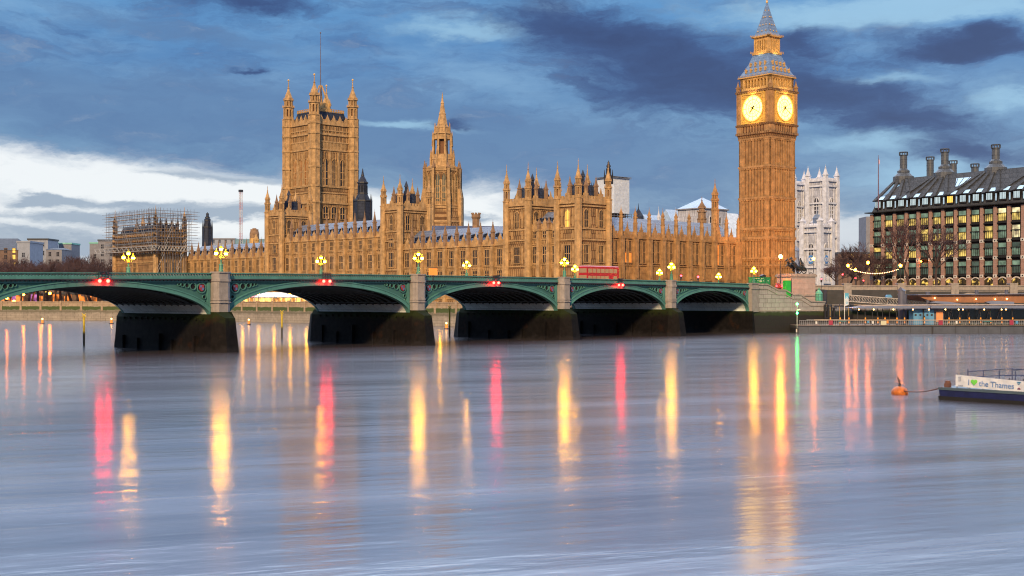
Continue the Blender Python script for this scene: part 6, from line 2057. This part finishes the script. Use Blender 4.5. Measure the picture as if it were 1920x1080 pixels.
# flag banner / totem
x_, D_ = 1583.5, 291
r = thing('pier_flag_sign', 'tall white and blue vertical pier flag sign on a white pole', 'sign', (*P(x_, D_), 1.85), PRA2)
MB().fr(0, 0, 0, Z(549, D_) - 1.85, .09, .09, 8).build('pole', KW, r)
TB, TW = mat('flag_blue', (.10, .42, .62), .5), mat('flag_white', (.62, .68, .75), .5)
b = MB().box(.1, .95, -.03, .03, Z(560, D_) - 1.85, Z(549.5, D_) - 1.85, 0).ext([(.1, Z(574, D_) - 1.85), (.95, Z(571.5, D_) - 1.85), (.95, Z(560, D_) - 1.85), (.1, Z(560, D_) - 1.85)], -.03, .03, 1)
b.build('flag_panel', [TB, TW], r)
for py, mm in ((558, TW), (567.5, TB)): MB().ring(.52, Z(py, D_) - 1.85, .13, .24, -.06, -.035, 14).build('roundel', mm, r)
# upper canopy with its warm belly
r = thing('upper_canopy', 'higher sweeping pier canopy with a warm brown underside and small lamps', 'canopy', (PF0.x, PF0.y, 0), PRA2)
BEL = mat('warm_soffit', (.30, .13, .06), .6, var=.2)
b = MB().ext([(fx(1742), zf(553)), (fx(2050), zf(550.5)), (fx(2050), zf(549)), (fx(1742), zf(551.8))], 8, 24)
b.build('roof', CANO, r)
MB().ext([(fx(1744), zf(553.2)), (fx(1905), zf(551.2)), (fx(2040), zf(551)), (fx(2040), zf(569)), (fx(1800), zf(567)), (fx(1765), zf(563)), (fx(1752), zf(558))], 9, 22).build('belly', BEL, r)
MB().ext([(fx(1762), zf(567)), (fx(1776), zf(564.8)), (fx(1800), zf(566)), (fx(1826), zf(570)), (fx(1800), zf(571.5))], 7.2, 8.5).build('lower_wing', CANO, r)
MB().ext([(fx(1870), zf(566.5)), (fx(1885), zf(564)), (fx(1925), zf(566)), (fx(1925), zf(571)), (fx(1880), zf(570))], 7.2, 8.5).build('lower_wing', CANO, r)
for px, py in ((1776.5, 558.5), (1820, 561.5), (1856.5, 560.5), (1893.5, 560.5), (1916, 560)): put(wm0, 'downlight', r, (fx(px), 8.7, zf(py)))
# mooring dolphins
def dolphin(px0, px1, yt, label, slant=0):
    D_ = 299; x, y = P((px0 + px1) / 2, D_); w = (px1 - px0) / 2 * D_ / FPX
    r = thing('mooring_pile', label, 'pile', (x, y, -2))
    h = Z(yt, D_) + 2
    MB().fr(0, 0, 0, h, w, w, 16).build('pile', mat('pile_grey', (.10, .105, .14), .5, var=.2, scale=.6, streak=.3) if 'pile_grey' not in MATS else MATS['pile_grey'], r)
    if slant: MB().add([(-w, -w, h), (w, -w, h), (w, w, h), (-w, w, h), (-w * .6, 0, h + .9), (w * .1, 0, h + .7)], [(0, 1, 5, 4), (1, 2, 5), (2, 3, 4, 5), (3, 0, 4), (0, 3, 2, 1)]).build('cap', MATS['pile_grey'], r)
    else: MB().fr(0, 0, h, h + .15, w * 1.12, w * 1.12, 16).build('cap', MATS['pile_grey'], r)
    return r
dolphin(1684, 1697, 545, 'thick grey mooring pile with a slanted top, left one of the stepped pair', 1)
dolphin(1690, 1700, 552, 'shorter thick grey mooring pile, right one of the stepped pair')
dolphin(1736, 1743, 548, 'grey mooring pile at the left tip of the upper canopy')
dolphin(1828, 1834.5, 545, 'grey mooring pile with a bracket in the middle of the upper canopy')
dolphin(1884, 1890, 544.5, 'grey mooring pile with a bracket at the right of the upper canopy')
# gangway
r = thing('gangway', 'sloping white truss gangway from the embankment down towards the pier', 'gangway', (*P(1590, 312), 0), PRA2)
k_ = 312 / FPX; b = MB(); g0, g1 = 0, (1760 - 1590) * k_
tz = lambda x_: Z(553, 312) - (Z(553, 312) - Z(566, 312)) * x_ / g1
for yy in (0, 2.2):
    b.tube([(g0, yy, tz(g0)), (g1, yy, tz(g1))], .11, 6); b.tube([(g0, yy, tz(g0) - 1.6), (g1, yy, tz(g1) - 1.6)], .1, 6)
    for k in range(16):
        x_ = g1 * k / 16; x2 = g1 * (k + 1) / 16
        b.tube([(x_, yy, tz(x_)), (x2, yy, tz(x2) - 1.6)], .05, 4); b.tube([(x2, yy, tz(x2) - 1.6), (x2, yy, tz(x2))], .05, 4)
b.build('truss', mat('gangway_white', (.5, .47, .44), .5), r)
MB().add([(g0, 0, tz(g0) - 1.7), (g1, 0, tz(g1) - 1.7), (g1, 2.2, tz(g1) - 1.7), (g0, 2.2, tz(g0) - 1.7), (g0, 0, tz(g0) - 1.62), (g1, 0, tz(g1) - 1.62), (g1, 2.2, tz(g1) - 1.62), (g0, 2.2, tz(g0) - 1.62)], [(0, 3, 2, 1), (4, 5, 6, 7), (0, 1, 5, 4), (1, 2, 6, 5), (2, 3, 7, 6), (3, 0, 4, 7)]).build('walkway', DARK, r)
x_ = (1668 - 1590) * k_
MB().box(x_ - .7, x_ + .7, .2, 1.6, tz(x_) + .15, tz(x_) + .5).ext([(x_ - .6, tz(x_) + .5), (x_ + .6, tz(x_) + .5), (x_ + .4, tz(x_) + .85), (x_ - .4, tz(x_) + .85)], .2, 1.6).build('winch_cover', HB, r)
# green navigation mast
r = thing('navigation_mast', 'white mast with two green lights at the left end of the pontoon', 'signal mast', (*P(1494.5, 290), 0), PRA2)
MB().fr(0, 0, 1.0, Z(567, 290), .07, .06, 6).box(-.25, .25, -.25, .25, .2, 1.0).build('mast', KW, r)
for py in (570, 587): MB().ball(0, -.12, Z(py, 290), .24, 8, 6).build('green_lamp', GRNL, r)
MB().tube([(0, 0, Z(581, 290)), (.5, -.1, Z(580.5, 290)), (.75, -.1, Z(581, 290))], [.05, .12, .12], 6).build('camera', KW, r)
# tall dark timber piles beside the steps
r = thing('timber_dolphin', 'black timber pile frame at the corner of the stair wall', 'pile', (*P(1546, 301.5), 0), RA)
b = MB()
for k in range(4): b.box(.1 + k * .95, .55 + k * .95, 0, .4, -1, 6.6 - (k == 3) * .9)
b.box(0, 3.9, -.12, 0, 5.6, 5.9).box(0, 3.9, -.12, 0, 3.2, 3.5)
b.build('pile', DARK, r)

# ------------------------------------------------------------------ barge, banner, buoy, bird
BD = 99.0
BA, BRA, _ = frame2(1760, 99.5, 1960, 93)
bg = thing('barge', 'low navy blue moored barge with a railing frame at the right edge', 'barge', BA, BRA)
NAVY = mat('navy_hull', (.013, .015, .07), .45, var=.3, scale=1.5, streak=.3)
b = MB(); b.rect(.1, 16, .1, 6.9, -.35, 0, 16, 0, 7, .9); b.build('hull', NAVY, bg)
MB().rect(.05, 16, .05, 6.95, -.34, -.03, 16, -.03, 7, .28).build('boot_top', BLACKV, bg)
MB().box(0, 16, -.06, 0, .78, .95).box(-.06, 16, 0, 7, .9, .98).build('rubbing_strake', mat('hull_edge', (.07, .10, .12), .5), bg)
b = MB()
zf_ = 2.55
for yy, x0 in ((1.2, 1.0), (5.6, 2.4)):
    for zz, dx in ((1.75, .2), (2.25, .9)):
        b.tube([(x0 + dx, yy, zz), (x0 + 4, yy, zz + .35), (16, yy, zz + .4)], .035, 5)
    for k in range(10): b.box(x0 + .8 + k * 1.3, x0 + .86 + k * 1.3, yy - .03, yy + .03, .95, 2.45)
b.build('rail_frame', mat('rail_navy', (.06, .07, .14), .5), bg)
BND = mat('banner_cloth', (.68, .69, .72), .8, var=.06, scale=2.5, bump=.3)
bn = thing('banner', 'white cloth banner reading I heart the Thames in blue letters on the barge rail', 'banner', BA + Vector((cos(BRA), sin(BRA), 0)) * 1.25 + Vector((-sin(BRA), cos(BRA), 0)) * .35, BRA)
BL, BT = 5.55, 1.92
bz = lambda x_, t: (.93 - .0 * x_) + t * (.92 - .10 * x_ / BL) + (.16 * (1 - x_ / BL))
vs, fs_ = [], []
NXB = 30
for k in range(NXB + 1):
    x_ = BL * k / NXB
    for t in (0, .25, .5, .75, 1):
        vs.append((x_, .02 * sin(x_ * 5 + t * 2) + RND.uniform(-.01, .01), bz(x_, t)))
    for t in (0, .25, .5, .75, 1): vs.append((x_, .06, bz(x_, t)))
for k in range(NXB):
    for j in range(4):
        a = k * 10 + j; fs_.append((a, a + 10, a + 11, a + 1)); a += 5; fs_.append((a, a + 1, a + 11, a + 10))
MB().add(vs, fs_).build('cloth', BND, bn)
TXB = mat('letter_blue', (.16, .27, .52), .7); TXG = mat('heart_green', (.16, .58, .07), .7)
def text_mesh(s, size, m, name, parent, loc):
    cu = bpy.data.curves.new(name, 'FONT'); cu.body = s; cu.size = size; cu.extrude = .004; cu.offset = .006
    o = bpy.data.objects.new(name, cu); col.objects.link(o)
    dg = bpy.context.evaluated_depsgraph_get()
    me = bpy.data.meshes.new_from_object(o.evaluated_get(dg)); bpy.data.objects.remove(o); bpy.data.curves.remove(cu)
    me.materials.clear(); me.materials.append(m); me.name = name
    o = put(me, name, parent, loc); o.rotation_euler = (pi / 2, radians(1.6), 0)
    return o
text_mesh('I', .62, TXB, 'lettering', bn, (1.06, -.045, 1.26))
text_mesh('the Thames', .60, TXB, 'lettering', bn, (1.98, -.045, 1.23))
hp = []
for k in range(28):
    t = 2 * pi * k / 28
    hp.append((1.58 + .017 * 16 * sin(t) ** 3, 1.50 + .0165 * (13 * cos(t) - 5 * cos(2 * t) - 2 * cos(3 * t) - cos(4 * t))))
MB().ext(hp, -.05, -.03).build('heart', TXG, bn)
MB().box(.3, .36, -.045, -.03, 1.5, 1.8).box(.42, .47, -.045, -.03, 1.55, 1.82).ext([(.26, 1.78), (.52, 1.86), (.52, 1.9), (.26, 1.82)], -.045, -.03).build('emblem', mat('emblem_grey', (.42, .45, .55), .7), bn)
text_mesh('BARGE', .13, MATS['emblem_grey'], 'lettering', bn, (.26, -.045, 1.14)).rotation_euler = (pi / 2, 0, 0)
MB().ring(5.2, 1.6, .05, .1, -.045, -.03, 12).box(5.05, 5.38, -.045, -.03, 1.66, 1.70).build('emblem', SBL, bn)
MB().box(5.08, 5.34, -.045, -.03, 1.14, 1.18).box(5.12, 5.3, -.045, -.03, 1.22, 1.25).build('emblem', SRD, bn)
b = MB()
for k in range(6): b.box(.05 + k * 1.08, .1 + k * 1.08, .07, .12, .0, 1.95)
b.build('support_post', DARK, bn)
x, y = P(1687, 105)
by = thing('mooring_buoy', 'round orange mooring buoy with a bird on top', 'buoy', (x, y, 0))
ORG = mat('buoy_orange', (.50, .125, .010), .6, var=.45, scale=3.5, bump=.3, streak=.3)
MB().ball(0, 0, .1, .70, 20, 12, .82).build('float', ORG, by, smooth=True)
MB().ring(0, 0, .10, .16, -.04, .04, 12).fr(0, 0, -.2, -.1, .14, .14, 8).build('top_ring', DARK, by, (0, 0, .8))
bd = thing('bird', 'small dark bird perched upright on the orange buoy', 'bird', (x - .05, y, .78), BRA)
MB().tube([(.06, 0, .02), (.03, 0, .14), (-.02, 0, .36), (-.1, 0, .52), (-.13, 0, .6), (-.2, 0, .64)], [.03, .09, .11, .06, .055, .02], 8).tube([(.03, 0, .2), (.12, 0, .02)], [.06, .02], 6).build('body', mat('bird_brown', (.06, .05, .05), .8), bd, smooth=True)
cx0, cx1 = Vector((x, y, .35)), Vector((BA.x, BA.y, .98)) + Vector((cos(BRA), sin(BRA), 0)) * .3
chn = thing('mooring_chain', 'rusty brown chain from the orange buoy to the barge bow', 'chain', (x, y, 0))
w_ = []
for k in range(13):
    t = k / 12; v = cx0.lerp(cx1, t); v.z -= .32 * 4 * t * (1 - t) * .8; w_.append(v - Vector((x, y, 0)))
w_[0] += RT * .62
RUST = mat('rust', (.16, .07, .05), .85, var=.3)
MB().tube(w_, .05, 6).build('chain', RUST, chn)
MB().box(-.2, .2, -.2, .2, .98, 1.3).fr(0, 0, 1.3, 1.5, .22, .22, 8).build('bollard', RUST, bg, (.5, .5, 0))

# ------------------------------------------------------------------ posts and floats in the river beyond the bridge
YPO = mat('post_yellow', (.62, .46, .03), .6, var=.25, scale=2); 
def postfn(T, cc, pos):
    return T.mix(T.smooth(T.sep(pos)[2], 2.6, 2.0), cc, (.04, .035, .02, 1))
YPM = mat('post_yellow_tidal', (.58, .43, .03), .6, var=.25, scale=2, fn=postfn)
for px, yb_, yt_, lab in ((157.5, 651, 589, 'yellow river marker post with a cross top, left of the first pier'), (528.5, 637, 583, 'yellow river marker post with a cross top, seen through the widest arch'), (843, 634, 574, 'yellow river marker post with a cross top, seen through the third arch from the steps')):
    D_ = HC * FPX / (yb_ - YH - 2)
    x, y = P(px, D_); h = Z(yt_, D_)
    r = thing('marker_post', lab, 'marker post', (x, y, 0), PRA2, 'yellow posts in the river')
    MB().fr(0, 0, -1, h - .45, .19, .17, 10).build('post', YPM, r)
    MB().tube([(-.34, 0, h - .5), (.34, 0, h + .1)], .08, 4).tube([(.34, 0, h - .5), (-.34, 0, h + .1)], .08, 4).build('cross_mark', YPO, r)
for px, lab in ((79.5, 'small orange lit float by the far wall, left of the left marker post'), (209, 'small orange lit float at the dark slipway by the first pier'), (466.5, 'small orange lit float by the wall, seen through the widest arch'), (837, 'small orange lit float by the wall, just left of a marker post')):
    D_ = 385 if px > 300 else 400
    if px > 800: D_ = 330
    x, y = P(px, D_)
    r = thing('lit_float', lab, 'float', (x, y, 0), 0, 'orange lit floats near the far wall')
    MB().fr(0, 0, -.1, .25, .75, .7, 10).build('base', DARK, r)
    MB().fr(0, 0, .25, 1.3, .42, .34, 8).build('cage', mat('float_orange', (.6, .22, .03), .6, emit=(1, .3, .04), es=.5) if 'float_orange' not in MATS else MATS['float_orange'], r)
    MB().ball(0, 0, 1.55, .22, 8, 5).build('lamp', WARMD, r)
# dark slipway in the far wall
# ------------------------------------------------------------------ river terrace: marquees and lamps
def terr(y): return 7.0, y
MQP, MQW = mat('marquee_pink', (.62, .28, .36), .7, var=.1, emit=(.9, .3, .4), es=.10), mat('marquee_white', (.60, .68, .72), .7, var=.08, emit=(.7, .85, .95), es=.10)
MQI = mat('marquee_glow', (.4, .25, .1), .6); patch_emit(MQI, (1, .62, .16), .35, .42, .62, 1.3)
def terrace_pt(px, D): return P(px, D)
def on_line(px, xw):
    """y of the point with world x=xw seen in column px"""
    lo, hi = 30.0, 600.0
    for _ in range(50):
        m_ = (lo + hi) / 2; w__ = Vector((xw, m_, 0)) - CAM
        if 960 + FPX * w__.dot(RT) / w__.dot(FW) > px: lo = m_
        else: hi = m_
    return m_
for nm, pa, pb_, mm, lab in (('marquee', 478, 446, MQP, 'pink roofed terrace marquee glimpsed under the widest arch'), ('marquee', 592, 480, MQW, 'long pale glazed terrace marquee with lit windows under the widest arch')):
    ya, yb_ = on_line(pa, 3.5), on_line(pb_, 3.5)
    r = thing(nm, lab, 'marquee', (3.0, ya, 6.0), 0)
    L = yb_ - ya
    MB().box(0, 6, 0, L, 2.35, 2.5).add([(-.3, -.2, 2.5), (-.3, L + .2, 2.5), (3, L, 4.2), (3, 0, 4.2), (6.3, L + .2, 2.5), (6.3, -.2, 2.5)], [(0, 1, 2, 3), (3, 2, 4, 5), (0, 3, 5), (1, 4, 2), (0, 5, 4, 1)]).build('roof', mm, r)
    MB().box(.2, .3, .1, L - .1, .9, 2.34).build('glazing', MQI, r)
    b = MB(); n = int(L / 2.6)
    for k in range(n + 1): b.box(0, .18, L * k / n - .08, L * k / n + .08, 0, 2.35)
    b.box(.0, .18, 0, L, .75, .9)
    b.build('frame', KW, r)
tl0 = None
for px, lab in ((455, 'round terrace lamp at the pink marquee end'), (484.5, 'round terrace lamp second from the left under the widest arch'), (514, 'round terrace lamp in the middle under the widest arch'), (544, 'round terrace lamp fourth along under the widest arch'), (575, 'round terrace lamp nearest the dark vault of the widest arch'), (825, 'round terrace lamp seen through the third arch from the steps'), (866, 'round terrace lamp by the dark vault of the third arch from the steps')):
    y = on_line(px, .7)
    r = thing('terrace_lamp', lab, 'street lamp', (.7, y, 7.0), 0, 'round lamps along the river terrace')
    MB().fr(0, 0, 0, 2.3, .1, .06, 6).build('column', DARK, r)
    MB().ball(0, 0, 2.6, .38, 10, 6).build('globe', mat('terrace_glow', None, emit=(1, .42, .02), es=110) if 'terrace_glow' not in MATS else MATS['terrace_glow'], r)
# lamps and glowing windows among the trees at the left bank
for px, py, lab in ((13, 560, 'orange lamp far left under the first arch'), (26, 566, 'low orange lamp by the far wall at the far left'), (44, 553, 'orange lamp among the tree trunks under the arch'), (93.5, 551, 'orange lamp higher up between the trunks under the arch'), (76, 544, 'yellow lamp close under the arch rib at the left')):
    D_ = 500; x, y = P(px, D_)
    r = thing('park_lamp', lab, 'street lamp', (x, y, 6.0), 0, 'lamps under the trees at the left')
    h = Z(py, D_) - 6
    MB().fr(0, 0, 0, h, .1, .06, 6).build('column', DARK, r)
    MB().ball(0, 0, h + .2, .5, 10, 6).build('globe', LAMPO, r)

# ------------------------------------------------------------------ bare winter trees
BARK = mat('bark', (.06, .04, .036), .9, var=.3, scale=1.5)
TWIG = mat('twigs', (.075, .043, .046), .9, var=.3, scale=.6)
def tree_mesh(seed, H, spread, depth, twigs, tr=.3):
    rr = random.Random(seed)
    trunk, crown = MB(), MB()
    def grow(p, d, L, r_, lev):
        n = 3; pts = [p]; q = p.copy(); dd = d.copy()
        for k in range(n):
            dd = (dd + Vector((rr.uniform(-.18, .18), rr.uniform(-.18, .18), rr.uniform(-.03, .10)))).normalized()
            q = q + dd * L / n; pts.append(q.copy())
        (trunk if lev < 2 else crown).tube(pts, [r_, r_ * .85, r_ * .72, r_ * .6], 6 if lev < 2 else 3)
        if lev >= depth:
            for k in range(twigs):
                t = rr.random(); s_ = pts[1].lerp(pts[-1], t)
                v = (dd + Vector((rr.uniform(-1, 1), rr.uniform(-1, 1), rr.uniform(-.5, .9))) * .9).normalized() * L * rr.uniform(.4, .9)
                w = max(.02, r_ * .45)
                a = v.cross(Vector((rr.uniform(-1, 1), rr.uniform(-1, 1), rr.uniform(-1, 1)))).normalized() * w
                m_ = s_ + v * .5 + Vector((rr.uniform(-1, 1), rr.uniform(-1, 1), rr.uniform(-.3, 1))) * L * .12
                e_ = s_ + v
                crown.add([s_ - a, s_ + a, m_ + a * .7, m_ - a * .7, e_], [(0, 1, 2, 3), (3, 2, 4)])
            return
        nb = rr.choice([3, 3, 4]) if lev else rr.choice([4, 5])
        for k in range(nb):
            az_ = 2 * pi * (k + rr.random() * .7) / nb; tilt = rr.uniform(.35, .95) * spread
            side = Vector((cos(az_), sin(az_), 0))
            nd = (dd * cos(tilt) + side * sin(tilt)).normalized()
            st_ = pts[-1] if k else pts[-1]
            if lev: st_ = pts[rr.choice([2, 3])]
            grow(st_, nd, L * rr.uniform(.62, .82), r_ * .55, lev + 1)
        grow(pts[-1], (dd + Vector((rr.uniform(-.2, .2), rr.uniform(-.2, .2), .3))).normalized(), L * .75, r_ * .6, lev + 1)
    grow(Vector((0, 0, 0)), Vector((rr.uniform(-.06, .06), rr.uniform(-.06, .06), 1)).normalized(), H * .30, tr, 0)
    return trunk.mesh('trunk', BARK), crown.mesh('crown', TWIG)
TV = [tree_mesh(s, 15, 1.0, 4, 7, .38) for s in (3, 8, 21, 34)] + [tree_mesh(s, 15, .8, 4, 2, .30) for s in (5, 13)]
TH = []
for t_, c_ in TV: TH.append(max(v.co.z for v in c_.vertices))
TREES = {}
def tree(px, D, ytop, kind, label, group=None, z0=6.0, wide=1.0):
    x, y = P(px, D)
    r = thing('bare_tree', label, 'tree', (x, y, z0), RND.uniform(0, 6.28), group)
    h = Z(ytop, D) - z0; s_ = h / TH[kind]
    r.scale = (s_ * wide, s_ * wide, s_)
    put(TV[kind][0], 'trunk', r); put(TV[kind][1], 'crown', r)
    return r
where = ['by the left edge', 'second in from the left edge', 'in front of the hipped slate roof', 'below the pale sloped block', 'below the white rooftop block', 'under the low slate block', 'under the green plant room', 'mid row right of the plant room',
         'in front of the green copper top', 'below the tall grey block', 'close left of the scaffolding', 'touching the scaffolded pavilion']
pxs = [-6, 14, 32, 52, 72, 92, 112, 132, 152, 172, 192, 206]
tops = [478, 474, 476, 482, 484, 483, 480, 474, 470, 468, 474, 482]
for k, (px, yt) in enumerate(zip(pxs, tops)):
    tree(px + RND.uniform(-3, 3), 520 + (k % 3) * 22, yt + RND.uniform(-3, 3), k % 4, 'dense bare dark brown tree behind the bridge, ' + where[k], 'bare trees in the gardens at the left', wide=1.25)
for k, px in enumerate((2, 20, 40, 60, 82, 104, 124, 146, 164, 184)):
    tree(px, 492 + (k % 2) * 8, 486 + (k * 7 % 5) * 2, (k + 1) % 4, 'bare dark trunked tree lining the far river wall, seen under the left arch', 'bare trees along the garden wall', wide=1.1)
tree(1703, 346, 405, 4, 'tall bare tree in front of the third and fourth pink piers of the office block', 'bare trees before the office block', 10.3, 1.0)
tree(1757, 342, 412, 5, 'wide bare tree in front of the middle of the office block', 'bare trees before the office block', 10.3, 1.2)
tree(1615, 400, 447, 3, 'bare brown tree beside the pink striped tower', 'bare trees left of the office block', 10.3, 1.2)
tree(1592, 420, 466, 0, 'smaller bare tree nearest the white church tower', 'bare trees left of the office block', 10.3, 1.3)
tree(1636, 392, 468, 1, 'bare tree tight against the left corner of the office block', 'bare trees left of the office block', 10.3, 1.1)
tree(1570, 380, 490, 2, 'low bare tree above the cars right of the statue', 'bare trees left of the office block', 10.3, 1.3)
tree(1604, 372, 488, 3, 'low bare tree under the bulb string', 'bare trees left of the office block', 10.3, 1.3)
